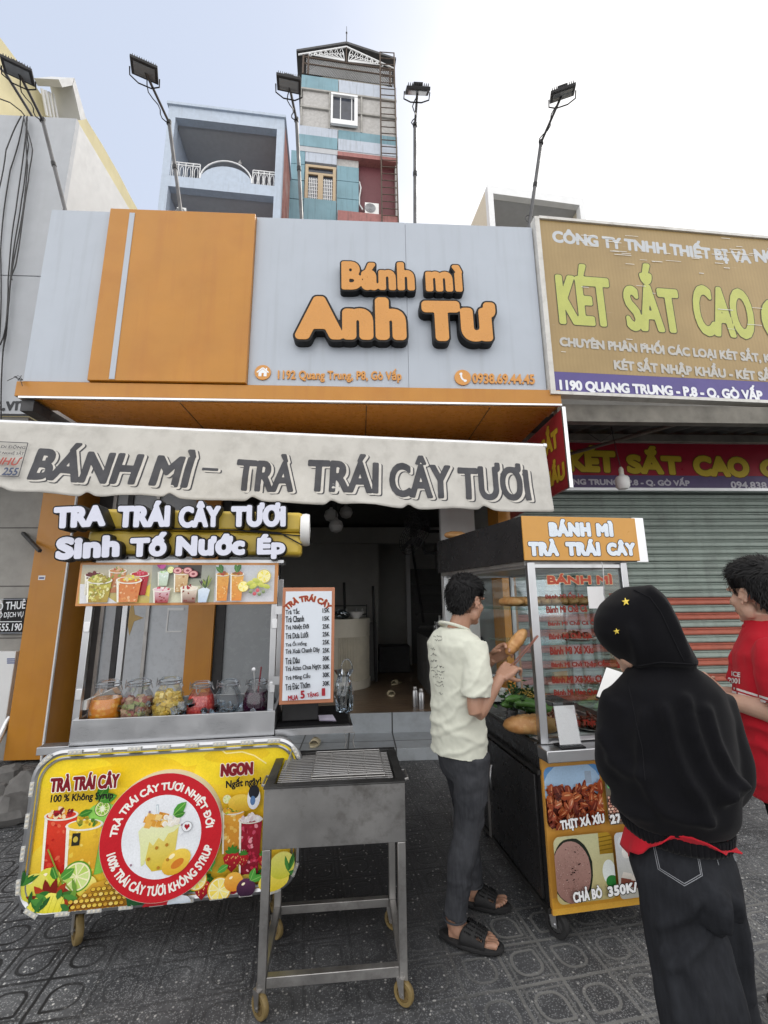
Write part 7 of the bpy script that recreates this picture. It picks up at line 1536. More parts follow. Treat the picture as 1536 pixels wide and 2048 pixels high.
c = atz(746, 1345, FZ); t = thing('steel_pot', 'shiny steel pot on the floor beside the cream counter', 'pot', c); b = MB(); b.lathe([(.10, 0), (.12, .03), (.12, .17), (.125, .175), (.11, .17), (.10, .01)], Matrix.Translation(c), 22); obj('pot_body', b, M['steel'], t); b = MB(); b.lathe([(.12, .178), (.09, .21), (.02, .225), (.02, .25)], Matrix.Translation(c), 22); obj('lid', b, M['steel'], t)
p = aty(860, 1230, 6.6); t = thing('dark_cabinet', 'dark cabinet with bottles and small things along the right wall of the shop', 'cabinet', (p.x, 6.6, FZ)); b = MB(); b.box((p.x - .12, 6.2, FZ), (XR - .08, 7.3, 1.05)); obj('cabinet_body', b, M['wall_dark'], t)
rr = random.Random(2)
for k in range(10):
    x_, y_ = p.x + rr.uniform(-.05, .4), 6.3 + rr.random() * .8; b = MB(); h = rr.uniform(.15, .32); b.lathe([(.035, 0), (.037, h * .65), (.014, h * .8), (.014, h)], Matrix.Translation((x_, y_, 1.051)), 12); obj('bottle', b, M[rr.choice(['black', 'steel', 'white_plastic', 'meat_red'])], t)
t = thing('stair', 'dark open staircase rising along the right wall behind the fans', 'staircase', (1.3, 8.2, FZ)); 
b = MB(); b.tube([(1.05, 7.4, 1.2), (1.05, 8.9, 2.8)], .025, 6); obj('handrail', b, M['dark_iron'], t)
for k in range(8): b = MB(); b.box((1.05, 7.4 + k * .2, FZ + .15 + .2 * k), (1.7, 7.66 + k * .2, FZ + .19 + .2 * k)); obj('tread', b, M['wall_dark'], t)
b = MB(); c = aty(790, 1300, 8.2); b.box((c.x - .3, 8.0, FZ), (c.x + .25, 8.4, FZ + .45)); single('dark_stool', b, M['black_matt'], 'low dark box seat in the shadowed doorway at the back of the shop', 'seat', bevel=.01)

# ------------------------------------------------------------------ people
from mathutils.bvhtree import BVHTree
def cat_pts(pts, k=5):
    """smooth curve through points (points may carry radii as further numbers)"""
    P = [np.array(p, float) for p in pts]; out = []
    for i in range(len(P) - 1):
        a, b_, c, d = P[max(i - 1, 0)], P[i], P[i + 1], P[min(i + 2, len(P) - 1)]
        for j in range(k):
            t = j / k; out.append(.5 * (2 * b_ + (c - a) * t + (2 * a - 5 * b_ + 4 * c - d) * t * t + (3 * b_ - a - 3 * c + d) * t ** 3))
    out.append(P[-1]); return out
def limb(mb, pts, n=16, k=5, caps=True):
    q = cat_pts(pts, k); mb.tube([p[:3] for p in q], [max(.002, p[3]) for p in q], n, caps); return mb
def remesh(mb, voxel, smooth=3, fac=.5):
    me = bpy.data.meshes.new('tmp'); me.from_pydata(mb.v, [], mb.f); o = bpy.data.objects.new('tmp', me); SC.collection.objects.link(o)
    r = o.modifiers.new('r', 'REMESH'); r.mode = 'VOXEL'; r.voxel_size = voxel
    if smooth: s = o.modifiers.new('s', 'SMOOTH'); s.factor = fac; s.iterations = smooth
    dg = bpy.context.evaluated_depsgraph_get(); e = bpy.data.meshes.new_from_object(o.evaluated_get(dg)); b = MB()
    b.v = [tuple(v.co) for v in e.vertices]; b.f = [list(p.vertices) for p in e.polygons]; b.mi = [0] * len(b.f); b.c = [(1, 1, 1)] * len(b.f)
    bpy.data.objects.remove(o); bpy.data.meshes.remove(me); bpy.data.meshes.remove(e); return b
def normals(mb):
    v = np.array(mb.v); n = np.zeros_like(v)
    for f in mb.f:
        a = v[f]; c = np.cross(a[1] - a[0], a[2] - a[0])
        if len(f) > 3: c = c + np.cross(a[2] - a[0], a[3] - a[0])
        n[f] += c
    return n / (np.linalg.norm(n, axis=1)[:, None] + 1e-12)
def displace(mb, fn):
    n = normals(mb); mb.v = [tuple(Vector(p) + Vector(q) * fn(Vector(p), Vector(q))) for p, q in zip(mb.v, n)]; return mb
def relax(mb, it=2):
    v = np.array(mb.v)
    for _ in range(it):
        a = np.zeros_like(v); c = np.zeros(len(v))
        for f in mb.f:
            m = v[f].mean(0); a[f] += m; c[f] += 1
        v = .4 * v + .6 * a / np.maximum(c, 1)[:, None]
    mb.v = [tuple(p) for p in v]; return mb
def bvh(mb): return BVHTree.FromPolygons(mb.v, mb.f)
def onsurf(t, x, y, off=.002):
    """point of a built surface seen at a photo pixel"""
    d = ray(x, y).normalized(); h = t.ray_cast(EYE, d)
    return (h[0] + h[1] * off) if h[0] else None
def ridge(p, d, w, a):
    """soft cloth folds running along direction d"""
    return a * (1 - abs(noise.noise(Vector((p.dot(d) * w * .22, (p - d * p.dot(d)).x * w, (p - d * p.dot(d)).z * w + (p - d * p.dot(d)).y * w))) * 2))
def ering(c, s, f, rx, ry, n=28, p=2.3):
    """horizontal rounded ring: half width rx along s, half depth ry along f"""
    out = []
    for i in range(n):
        a = 2 * math.pi * i / n; x, y = math.cos(a), math.sin(a); out.append(c + s * (rx * math.copysign(abs(x) ** (2 / p), x)) + f * (ry * math.copysign(abs(y) ** (2 / p), y)))
    return out
def headframe(c, f, tilt=0.0, roll=0.0):
    f = Vector(f).normalized(); l = Vector((0, 0, 1)).cross(f).normalized()
    Mh = Matrix((f, l, Vector((0, 0, 1)))).transposed().to_4x4(); Mh.translation = Vector(c)
    return Mh @ Matrix.Rotation(tilt, 4, 'Y') @ Matrix.Rotation(roll, 4, 'X')
def head_shape(b, H, neck_end):
    b.ball((-.012, 0, .045), (.098, .077, .088), H, 24, 16); b.ball((.030, 0, -.025), (.062, .060, .092), H, 20, 14); b.ball((.022, 0, -.068), (.056, .054, .044), H, 18, 10)
    b.ball((.066, 0, -.094), (.023, .024, .019), H, 12, 8); b.ball((.040, 0, .062), (.055, .062, .05), H, 16, 10)
    for s in (-1, 1):
        b.ball((.055, s * .036, -.022), (.030, .026, .028), H, 12, 8); b.ball((.078, s * .032, .030), (.014, .026, .009), H, 12, 8); b.ball((.005, s * .050, -.060), (.030, .020, .035), H, 12, 8)
        for k in range(7):                       # ear: rim and lobe
            a = R(-100 + 40 * k); b.ball((-.012 + .016 * math.sin(a) * -1 - .004 * math.cos(a), s * (.079 + .006), -.002 + .026 * math.cos(a)), (.0085, .0055, .0095), H, 8, 6)
        b.ball((-.008, s * .077, -.004), (.015, .009, .022), H, 10, 8); b.ball((.002, s * .080, -.029), (.008, .005, .010), H, 8, 6)
    limb(b, [tuple(H @ Vector(p)) + (r,) for p, r in (((.086, 0, .022), .009), ((.098, 0, -.004), .011), ((.109, 0, -.024), .0135), ((.094, 0, -.034), .012))], 10)
    for s in (-1, 1): b.ball((.092, s * .013, -.031), (.011, .009, .008), H, 8, 6)
    b.ball((.085, 0, -.058), (.010, .022, .0065), H, 12, 6); b.ball((.083, 0, -.070), (.011, .019, .0065), H, 12, 6)
    p0, p1 = H @ Vector((-.018, 0, -.05)), Vector(neck_end); limb(b, [(*p0, .056), (*(p0.lerp(p1, .5)), .054), (*p1, .066)], 18)
    return b
def face_bits(H, body, iris=(.02, .012, .008)):
    for s in (-1, 1):
        b = MB(); b.ball((.0645, s * .028, .010), (.0135, .012, .008), H, 14, 10); e = obj('eye', b, M['eye_white'], body); b = MB(); b.ball((.0762, s * .028, .010), (.0032, .006, .006), H, 10, 8); obj('iris', b, M['iris'], e)
    b = MB()
    for s in (-1, 1):
        for k in range(36):
            t = rn(0, 1); p = Vector((.090 - .020 * t * t, s * (.014 + .036 * t), .032 + .006 * math.sin(t * 2.6) + rn(-.003, .003))); d = Vector((-.002, s * .006, .001)); b.quad(H @ p, H @ (p + d * .5 + Vector((0, 0, .0014))), H @ (p + d), H @ (p + d * .5 - Vector((0, 0, .0014))))
    obj('eyebrow', b, M['hair'], body, smooth=0)
    b = MB(); b.ball((.0925, 0, -.0585), (.0035, .019, .0045), H, 14, 6); b.ball((.0915, 0, -.0675), (.004, .016, .0045), H, 14, 6); obj('lips', b, M['lip'], body)
M['eye_white'] = mat('eye_white', (.7, .68, .66), .2, var=.02); M['iris'] = mat('iris_brown', (.02, .012, .008), .1); M['lip'] = mat('lips', (.36, .15, .12), .45, var=.08)
def hair_mat():
    s = NT('black_hair'); v = s.obj(); c = s.mix(s.noise(v, 60, 3), (.003, .003, .0035), (.009, .0085, .009)); s.bsdf(Base_Color=c, Roughness=.55, Specular_IOR_Level=.22); return s.mat
M['hair'] = hair_mat()
def skin_mat(name, c, c2):
    s = NT(name); v = s.obj(); n = s.noise(v, 14, 5, .6); col = s.mix(s.ramp(n, .3, .7), c, c2); col = s.mix(s.ramp(s.noise(v, 180, 2), .5, .8, 0, .18), col, tuple(x * .75 for x in c))
    b = s.bsdf(Base_Color=col, Roughness=.48, Subsurface_Weight=.12); b.inputs['Subsurface Radius'].default_value = (.012, .005, .003); b.inputs['Subsurface Scale'].default_value = 1.0; s.set(b.inputs['Normal'], s.bump(s.noise(v, 220, 3), .12, .002)); return s.mat
M['skin'] = skin_mat('tanned_skin', (.38, .205, .135), (.46, .265, .185)); M['skin2'] = skin_mat('light_skin', (.50, .31, .225), (.58, .37, .28))
def hair(H, body, front=.055, side=.022, nape=-.055, L=.03, vol=.014, n=3600, seed=1, fringe=0.0, sweep=.3):
    rr = random.Random(seed); C = Vector((-.014, 0, .046)); E_ = Vector((.099, .079, .090))
    def low(d):
        """lowest hair height in head space for a direction"""
        x = d.x
        if x > .72: return front
        if x > .40: return side + (front - side) * max(0, (x - .40) / .32) ** .7
        if x > .18: return side - .030
        if x > -.12: return side + .008
        return nape + (side + .008 - nape) * max(0, (x + .45) / .33) if x > -.45 else nape
    b = MB(); NU, NV = 44, 26; vs = []; ok = {}
    for j in range(NV + 1):
        th = math.pi * j / NV
        for i in range(NU):
            a = 2 * math.pi * i / NU; d = Vector((math.sin(th) * math.cos(a), math.sin(th) * math.sin(a), math.cos(th))); p = C + Vector((d.x * E_.x, d.y * E_.y, d.z * (E_.z if d.z > 0 else .122)))
            lo = low(d); inn = p.z > lo - .004; k = min(1, max(0, (p.z - lo + .004) / .035)); th_ = vol * k ** .6 + .0015
            q = p + d * (th_ + .004 * k * fbm(p * 45 + Vector((seed, 0, 0))))
            vs.append(H @ q); ok[len(vs) - 1] = inn
    fs = [(j * NU + i, (j + 1) * NU + i, (j + 1) * NU + (i + 1) % NU, j * NU + (i + 1) % NU) for j in range(NV) for i in range(NU)]
    b.add(vs, [f for f in fs if all(ok[i] for i in f)])
    for _ in range(n):
        z = rr.uniform(-.95, 1); a = rr.uniform(0, 6.283); s = math.sqrt(1 - z * z); d = Vector((s * math.cos(a), s * math.sin(a), z)); p = C + Vector((d.x * E_.x, d.y * E_.y, d.z * (E_.z if d.z > 0 else .122))); lo = low(d)
        if p.z < lo + rr.gauss(0, .003): continue
        k = min(1, max(.15, (p.z - lo) / .05)); fl = Vector((.55 + sweep if z > .3 else -.25, rr.gauss(0, .35) + d.y * .3, -.75 if z < .5 else -.1)); fl = fl - d * fl.dot(d) * .8; fl = (fl.normalized() + d * (.42 * k + .1) + Vector((rr.gauss(0, .2), rr.gauss(0, .2), rr.gauss(0, .2)))).normalized()
        if d.x > .55 and z > .25 and fringe: fl = (fl + Vector((.5, 0, -.5)) * fringe).normalized()
        l = L * k * rr.uniform(.6, 1.25); r0 = p + d * (vol * k * .75); w_ = fl.cross(d).normalized() * rr.uniform(.0012, .0026); m_ = r0 + fl * l * .55 + d * .002; b.quad(H @ (r0 - w_), H @ (m_ - w_ * .8), H @ (r0 + fl * l - d * l * .2), H @ (m_ + w_ * .8), H @ (r0 + w_))
    return obj('hair', b, M['hair'], body, smooth=70)
def hand_shape(b, wrist, d, pn, curl, thumb=.6, side=1, spread=.10, sc=1.0, lens=(.068, .076, .071, .056)):
    """palm and five fingers: d along the hand, pn out of the palm, side the thumb's side (+1 = d x pn)"""
    d = Vector(d).normalized(); pn = Vector(pn); pn = (pn - d * pn.dot(d)).normalized(); t = d.cross(pn) * side; w = Vector(wrist)
    k0 = w + d * .088 * sc
    for j in range(5): f = (j - 2) / 2; limb(b, [(*(w + t * f * .018 * sc), .017 * sc), (*(w + d * .045 * sc + t * f * .030 * sc), .0145 * sc), (*(k0 + t * f * .033 * sc), .0115 * sc)], 10, 3)
    for j in range(4):
        f = 1.5 - j; base = k0 + t * f * .0215 * sc - d * (.004 * abs(f - .5)) * sc; dd = (d + t * f * spread).normalized(); L = lens[j] * sc; c = curl[j] if hasattr(curl, '__len__') else curl; pts = [(*base, .0098 * sc)]; p = base; ang = 0
        for s_, (fr, rr_) in enumerate(((.44, .0094), (.31, .0086), (.25, .0070))): ang += c * (.75, 1.0, .7)[s_]; v = dd * math.cos(ang) + pn * math.sin(ang); p = p + v * L * fr; pts.append((*p, rr_ * sc))
        limb(b, pts, 9, 3)
    tb_ = w + d * .022 * sc + t * .026 * sc; td = (d * .62 + t * (.75 - .3 * thumb) + pn * (.25 + .75 * thumb)).normalized(); p1 = tb_ + td * .038 * sc; td2 = (td + d * .45 + pn * .35 * thumb - t * .25).normalized(); p2 = p1 + td2 * .030 * sc; p3 = p2 + (td2 + d * .3).normalized() * .024 * sc
    limb(b, [(*tb_, .0145 * sc), (*p1, .0115 * sc), (*p2, .0098 * sc), (*p3, .0075 * sc)], 9, 3); return b
def foot_shape(b, heel, toe, h=.075):
    """bare foot lying along heel -> toe with five toes"""
    d = Vector(toe) - Vector(heel); L = d.length; d.normalize(); s = Vector((0, 0, 1)).cross(d); hl = Vector(heel); z = Vector((0, 0, 1))
    limb(b, [(*(hl + d * .035 + z * .036), .034), (*(hl + d * .10 + z * .042), .036), (*(hl + d * L * .6 + z * .032), .034), (*(hl + d * L * .78 + z * .022), .026)], 14)
    limb(b, [(*(hl + d * .055 + z * .12), .040), (*(hl + d * .07 + z * .06), .042), (*(hl + d * .13 + z * .035), .034)], 14)
    return hl, d, s, L
M['slide'] = mat('black_foam_slide', (.012, .012, .013), .75, var=.3, bump=.2, bs=80)
def slide(parent_label, hl, d, s, L, wth=.052):
    c = hl + d * L / 2; c.z = 0; t = thing('slide_sandal', parent_label, 'sandal', c, math.atan2(d.y, d.x), 'black slides worn by the vendor'); b = MB(); out = []
    for i in range(28): a = 2 * math.pi * i / 28; x = math.cos(a); out.append((x * (L / 2 + .012), wth * math.sin(a) * (1 + .14 * x)))
    Ms = Matrix((d, s, Vector((0, 0, 1)))).transposed().to_4x4(); Ms.translation = c
    b.prism(out, .001, .030, Ms); obj('sole', b, M['slide'], t, bevel=.006)
    b = MB(); pts = [(x * .992, y * 1.03, z) for x, y in out for z in (.018,)]; b.tube([Ms @ Vector(p) for p in pts], .009, 6, closed=True); obj('sole_rim', b, M['slide'], t)
    b = MB(); vs = []; nj, ni = 13, 7
    for i in range(ni):
        x = L * (.02 + .36 * i / (ni - 1)) * .80
        for j in range(nj): a = math.pi * j / (nj - 1); hh = .072 - .028 * i / (ni - 1); vs.append((x - .05 * abs(math.cos(a)) * (1 if i < 3 else .2), (wth + .004) * math.cos(a), .022 + hh * math.sin(a) ** .75))
    fs = [(i * nj + j, i * nj + j + 1, (i + 1) * nj + j + 1, (i + 1) * nj + j) for i in range(ni - 1) for j in range(nj - 1) if not (j in (2, 9) and i in (3, 4))]
    b.add(vs, fs, Ms); st_ = obj('vamp', b, M['slide'], t); sm = st_.modifiers.new('t', 'SOLIDIFY'); sm.thickness = .006
    b = MB()
    for i in range(9):
        for j in range(7): a = R(40 + 100 * j / 6); x = L * (.03 + .30 * i / 8) * .8; hh = .074 - .027 * i / 8; b.ball((x - .03 * abs(math.cos(a)) * (1 if i < 4 else .3), (wth + .007) * math.cos(a), .0225 + hh * math.sin(a) ** .75), .0034, Ms, 6, 4)
    tag(obj('perforations', b, M['black'], t), kind='stuff'); return t
# ---- the vendor
def denim(name, c, c2, warp=500):
    s = NT(name); v = s.obj(); n = s.noise(v, 5, 5, .6); col = s.mix(s.ramp(n, .35, .7), c, c2); col = s.mix(s.ramp(s.noise(s.obj((1, 1, .12)), 90, 3), .4, .7, 0, .25), col, tuple(x * 1.5 for x in c2))
    b = s.bsdf(Base_Color=col, Roughness=.9, Sheen_Weight=.0, Specular_IOR_Level=.15); s.set(b.inputs['Normal'], s.bump(s.noise(v, 350, 2), .15, .002)); return s.mat
def cloth(name, c, sheen=.1, spec=.2, var=.05, bs=300, bump=.12):
    s = NT(name); v = s.obj(); col = s.mix(s.ramp(s.noise(v, 6, 5), .3, .7), tuple(x * (1 - var) for x in c), tuple(x * (1 + var) for x in c)); b = s.bsdf(Base_Color=col, Roughness=.92, Sheen_Weight=sheen, Specular_IOR_Level=spec); s.set(b.inputs['Normal'], s.bump(s.noise(v, bs, 2), bump, .002)); return s.mat
M['jeans_grey'] = denim('washed_black_denim', (.034, .036, .042), (.070, .073, .082)); M['tee_white'] = cloth('pale_mint_cotton', (.63, .645, .555)); M['jeans_black'] = denim('black_denim', (.010, .0105, .013), (.024, .026, .031)); M['hood_black'] = cloth('black_fleece', (.0065, .0065, .008), .05, .06, .2); M['tee_red'] = cloth('red_cotton', (.46, .012, .024), .05); M['trouser'] = cloth('black_cloth', (.007, .007, .009), .0, .05)
Z = Vector((0, 0, 1))
VF = Vector((math.cos(R(24)), math.sin(R(24)), 0)); VL = Z.cross(VF)          # facing, and the vendor's left
V1 = thing('person', 'man in pale T-shirt and grey jeans holding a bread roll at the sandwich cart', 'person', (.50, 2.40, 0))
PV = Vector((.515, 2.40, 0)); up_ = lambda z, f=0, l=0: PV + Z * z + VF * f + VL * l
sh_n, sh_f = up_(1.335, .0, -.165), up_(1.345, .035, .165)
el_n = Vector((.555, 2.20, 1.035)); wr_n = Vector((.708, 2.275, 1.178)); hd_n = (Vector((.770, 2.30, 1.222)) - wr_n)
el_f = Vector((.60, 2.60, 1.09)); wr_f = Vector((.728, 2.46, 1.243)); hd_f = (Vector((.80, 2.42, 1.30)) - wr_f)
HV = headframe((.582, 2.40, 1.546), (math.cos(R(34)), math.sin(R(34)), 0), R(8))
b = MB(); head_shape(b, HV, up_(1.37, .0, 0))
rings = [ering(up_(z, f), VL, VF, rx, ry) for z, f, rx, ry in ((.80, .01, .145, .095), (.95, .01, .135, .09), (1.10, .0, .145, .095), (1.25, .0, .16, .10), (1.32, -.005, .14, .08), (1.36, -.005, .08, .055))]; b.loft(rings)
for s_, e_, w_, in ((sh_n, el_n, wr_n), (sh_f, el_f, wr_f)): limb(b, [(*(s_ - Z * .02), .047), (*(s_.lerp(e_, .5)), .046), (*e_, .040), (*(e_.lerp(w_, .35)), .041), (*(e_.lerp(w_, .8)), .029), (*w_, .0265)], 16)
hand_shape(b, wr_n, hd_n, Vector((.3, .55, -.75)), (.95, 1.25, 1.35, 1.4), .95, -1)
hand_shape(b, wr_f, hd_f + Vector((.0, -.01, .01)), Vector((.55, -.75, .35)), (.75, .85, .9, .95), .7, -1, sc=1.02)
hipn, hipf = up_(.86, .0, -.08), up_(.86, .0, .08)
hR, tR = Vector((.392, 2.395, 0)), Vector((.632, 2.285, 0)); hL_, tL_ = Vector((.535, 2.63, 0)), Vector((.755, 2.545, 0))
dR, dL = (tR - hR).normalized(), (tL_ - hL_).normalized()
anR, anL = hR + dR * .06 + Z * .10, hL_ + dL * .06 + Z * .10
for h_, a_ in ((hipn, anR), (hipf, anL)): limb(b, [(*h_, .075), (*(h_.lerp(a_, .5) + VF * .02), .05), (*a_, .036)], 14)
fR = foot_shape(b, hR, tR); fL_ = foot_shape(b, hL_, tL_)
for hl, d, s, L in (fR, fL_):
    for k, (w, r, f) in enumerate(((.030, .0145, .97), (.010, .011, .985), (-.008, .010, .955), (-.024, .0095, .91), (-.038, .009, .86))): sg = -1 if hl is fR[0] else 1; limb(b, [(*(hl + d * L * .74 - s * w * sg * -1 * 1.0 + Z * .030), .012), (*(hl + d * L * (f - .06) - s * w * sg * -1 + Z * .040), r), (*(hl + d * L * f - s * w * sg * -1 + Z * .036), r * .85)], 8, 3)
bodyV = obj('body', remesh(b, .0036, 3), M['skin'], V1, smooth=180)
face_bits(HV, bodyV); hair(HV, bodyV, .060, .020, -.088, .034, .017, 5200, 3, .7, .25)
# jeans
b = MB(); b.loft([ering(up_(z, f), VL, VF, rx, ry) for z, f, rx, ry in ((.68, .01, .13, .085), (.78, .005, .155, .108), (.84, .0, .150, .106), (.90, .0, .135, .095))])
for h_, a_, sd_ in ((hipn, anR, -1), (hipf, anL, 1)):
    kn = h_.lerp(a_, .52) + VF * .030; limb(b, [(*(h_ - Z * .04 + VF * .005), .092), (*(h_.lerp(kn, .5) + VF * .012), .083), (*kn, .066), (*(kn.lerp(a_, .35) - VF * .012), .064), (*(kn.lerp(a_, .8)), .053), (*(a_ - Z * .005), .053)], 18)
jv = remesh(b, .008, 3)
def jf(p, n):
    q = 0
    for zc, am in ((.50, .008), (.56, .004), (.44, .006), (.15, .007), (.19, .005), (.235, .004), (.68, .004)): q += am * max(0, .4 + 1.4 * fbm(p * 7 + Vector((zc * 9, 0, 0)))) * math.exp(-((p.z - zc - .09 * fbm(p * 5 + Vector((0, zc * 7, 0))) - .04 * math.sin(p.x * 16 + zc * 30)) / .014) ** 2)
    return q + .006 * fbm(p * 12) + .0005
displace(jv, jf); jo = obj('jeans', jv, M['jeans_grey'], bodyV, smooth=180)
b = MB()
for a_ in (anR, anL): b.tube([a_ + Vector((.054 * math.cos(t), .054 * math.sin(t), -.004)) for t in [2 * math.pi * i / 24 for i in range(24)]], .0045, 6, closed=True)
obj('ankle_hem', b, M['jeans_grey'], jo)
# T-shirt
b = MB(); b.loft([ering(up_(z, f), VL, VF, rx, ry, 32, 2.2) for z, f, rx, ry in ((.800, -.012, .165, .126), (.90, -.012, .162, .124), (1.0, -.012, .160, .120), (1.12, -.008, .168, .122), (1.24, -.006, .182, .126), (1.33, -.012, .192, .122), (1.375, -.014, .160, .100), (1.405, -.014, .105, .082), (1.418, -.014, .074, .070))])
for s_, e_ in ((sh_n, el_n), (sh_f, el_f)): m_ = s_.lerp(e_, .80); limb(b, [(*(s_ + Z * .012 + (up_(1.33) - s_) * .15), .073), (*(s_.lerp(e_, .35)), .076), (*m_, .074)], 20)
tv = remesh(b, .0075, 4)
dg_ = Vector((.6, 0, -.8)).normalized()
def tf(p, n):
    q = .006 * fbm(Vector((p.x * 5, p.y * 5, p.z * 9))) + .003 * fbm(p * 22); low = max(0, (1.25 - p.z) / .45)
    for k, (zc, sl, am) in enumerate(((.86, .45, .006), (.905, -.35, .005), (.965, .65, .007), (1.06, .85, .006), (1.15, 1.1, .006))): q += am * math.exp(-((p.z - zc - sl * (p.x - .5) - .035 * fbm(p * 5 + Vector((k, 0, 0)))) / .014) ** 2) * (1 if p.z < 1.23 else .4)
    return q - .004
displace(tv, tf); to = obj('t_shirt', tv, M['tee_white'], bodyV, smooth=180)
col_c = up_(1.412, -.008); b = MB(); b.tube([HV.translation.lerp(col_c, 1.0) + VF * (.078 * math.cos(t) + .0) + VL * (.080 * math.sin(t)) + Z * (-.028 * math.cos(t) + .004) for t in [2 * math.pi * i / 32 for i in range(32)]], .0085, 8, closed=True); obj('collar', b, M['tee_white'], to)
tbv = bvh(tv); b = MB()
def surf_line(t, mb, pts, r, off=.0015, n=5):
    seg = []
    for (x0_, y0_), (x1_, y1_) in zip(pts, pts[1:]):
        k = max(2, int(math.hypot(x1_ - x0_, y1_ - y0_) / 4))
        for j in range(k + 1):
            p = onsurf(t, x0_ + (x1_ - x0_) * j / k, y0_ + (y1_ - y0_) * j / k, off)
            if p: seg.append(p)
            else:
                if len(seg) > 1: mb.tube(seg, r, n)
                seg = []
    if len(seg) > 1: mb.tube(seg, r, n)
rs = random.Random(6)
for (x, y, n_, st) in ((867, 1272, 5, 4), (870, 1279, 4, 4), (862, 1298, 4, 3), (862, 1310, 4, 3), (862, 1322, 5, 3), (864, 1334, 7, 4), (864, 1342, 7, 4), (868, 1350, 5, 4), (872, 1356, 5, 4), (874, 1364, 4, 4), (872, 1372, 5, 4), (878, 1386, 3, 4)):
    for k in range(n_):
        x_, y_ = x + k * st * .9, y + rs.uniform(-2, 2); surf_line(tbv, b, [(x_, y_), (x_ + rs.uniform(-2, 3), y_ + rs.uniform(-3, 3)), (x_ + rs.uniform(0, 4), y_ + rs.uniform(-2, 2))], .0009)
obj('back_print', b, mat('faded_back_print', (.10, .10, .10), .9), to)
slide('black perforated slide sandal on the near foot of the man in jeans', *fR); slide('black perforated slide sandal on the far foot of the man in jeans', *fL_)
bc_ = Vector((.833, 2.375, 1.335)); bd_ = Vector((.105, -.02, .128)).normalized(); single('bread_roll', bread(bc_, bd_, .17, .032, Vector((-.3, -.8, .2))), M['bread'], 'golden split bread roll held in the hand of the man in jeans', 'bread', smooth=60)
p0, p1 = Vector((.752, 2.29, 1.205)), Vector((.925, 2.30, 1.372)); t = thing('tongs', 'thin reddish steel tongs pointing up from the right hand of the man in jeans', 'tongs', p0)
for dz in (-.004, .004): b = MB(); n_ = (p1 - p0).normalized().cross(Vector((0, 1, 0))); b.tube([p0 - (p1 - p0) * .12, p0 + n_ * dz * 1.4, p0.lerp(p1, .6) + n_ * dz * 1.3, p1 + n_ * dz * .3], .0032, 6); obj('tong_arm', b, mat('coppery_steel', (.35, .16, .12), .35, .7), t)

# ---- the customer in the black hoodie, seen from behind
P2 = thing('person', 'person in a black hooded sweatshirt with yellow stars and wide black jeans', 'person', (.89, 1.28, 0))
def pxring(y, xl, xr, Y, ry, dz=0.0, n=30, p=2.3, dy=0.0, lift=0.0):
    l, r = aty(xl, y, Y), aty(xr, y, Y); c = (l + r) / 2 + Vector((0, dy, lift)); s = (r - l); L = s.length; s.normalize(); f = Vector((-s.y, s.x, 0)).normalized(); return ering(c, s, f, L / 2, ry, n, p)
b = MB(); HH = headframe((.843, 1.330, 1.452), (-.25, .96, 0), R(10)); head_shape(b, HH, Vector((.895, 1.30, 1.33)))
b.loft([pxring(y, xl, xr, 1.29, ry) for y, xl, xr, ry in ((1360, 1305, 1385, .05), (1400, 1260, 1415, .08), (1500, 1280, 1400, .08), (1640, 1300, 1410, .08), (1760, 1315, 1425, .08))])
sl_l, sl_r = Vector((.80, 1.30, 1.25)), Vector((.98, 1.29, 1.25)); e_l, e_r = Vector((.775, 1.36, 1.08)), Vector((.99, 1.34, 1.06)); w_l, w_r = Vector((.895, 1.55, 1.13)), Vector((.95, 1.53, 1.10))
for s_, e_, w_ in ((sl_l, e_l, w_l), (sl_r, e_r, w_r)): limb(b, [(*s_, .05), (*e_, .04), (*w_, .026)], 14)
hand_shape(b, w_l, Vector((.05, .9, .45)), Vector((.5, -.5, .6)), .7, .6, -1); hand_shape(b, w_r, Vector((-.55, .75, .3)), Vector((-.6, -.3, .5)), .6, .6, 1)
def leg(rows):
    rr_ = [pxring(y, xl, xr, Y, (xr - xl) / 2 / 870 * Y * .92, p=2.05) for y, xl, xr, Y in rows]; c0 = sum((Vector(q) for q in rr_[-1]), Vector()) / len(rr_[-1]); return rr_, c0
r1, c1_ = leg([(1735, 1274, 1396, 1.27), (1800, 1286, 1402, 1.265), (1900, 1304, 1436, 1.25), (1980, 1319, 1460, 1.235), (2048, 1333, 1480, 1.225)])
r1 += [[Vector((c1_.x + (q.x - c1_.x) * k + dx, c1_.y + (q.y - c1_.y) * k + dy, z)) for q in r1[-1]] for k, dx, dy, z in ((1.02, .012, -.02, .33), (1.05, .02, -.05, .12), (1.06, .02, -.06, .035))]
r2, c2_ = leg([(1740, 1375, 1458, 1.30), (1800, 1388, 1466, 1.32), (1900, 1410, 1486, 1.34), (2000, 1426, 1504, 1.35), (2048, 1432, 1514, 1.36)])
r2 += [[Vector((c2_.x + (q.x - c2_.x) * k + dx, c2_.y + (q.y - c2_.y) * k + dy, z)) for q in r2[-1]] for k, dx, dy, z in ((1.05, .01, -.03, .28), (1.1, .02, -.06, .035))]
f1, f2 = [sum((Vector(q) for q in r_[-1]), Vector()) / len(r_[-1]) for r_ in (r1, r2)]; f1.z = f2.z = 0
for r_ in (r1, r2):
    cs = [sum((Vector(q) for q in g_), Vector()) / len(g_) for g_ in r_]; limb(b, [(*c_, .042 if k_ < 5 else .034) for k_, c_ in enumerate(cs)], 14)
bodyH = obj('body', remesh(b, .005, 2), M['skin2'], P2, smooth=180); face_bits(HH, bodyH)
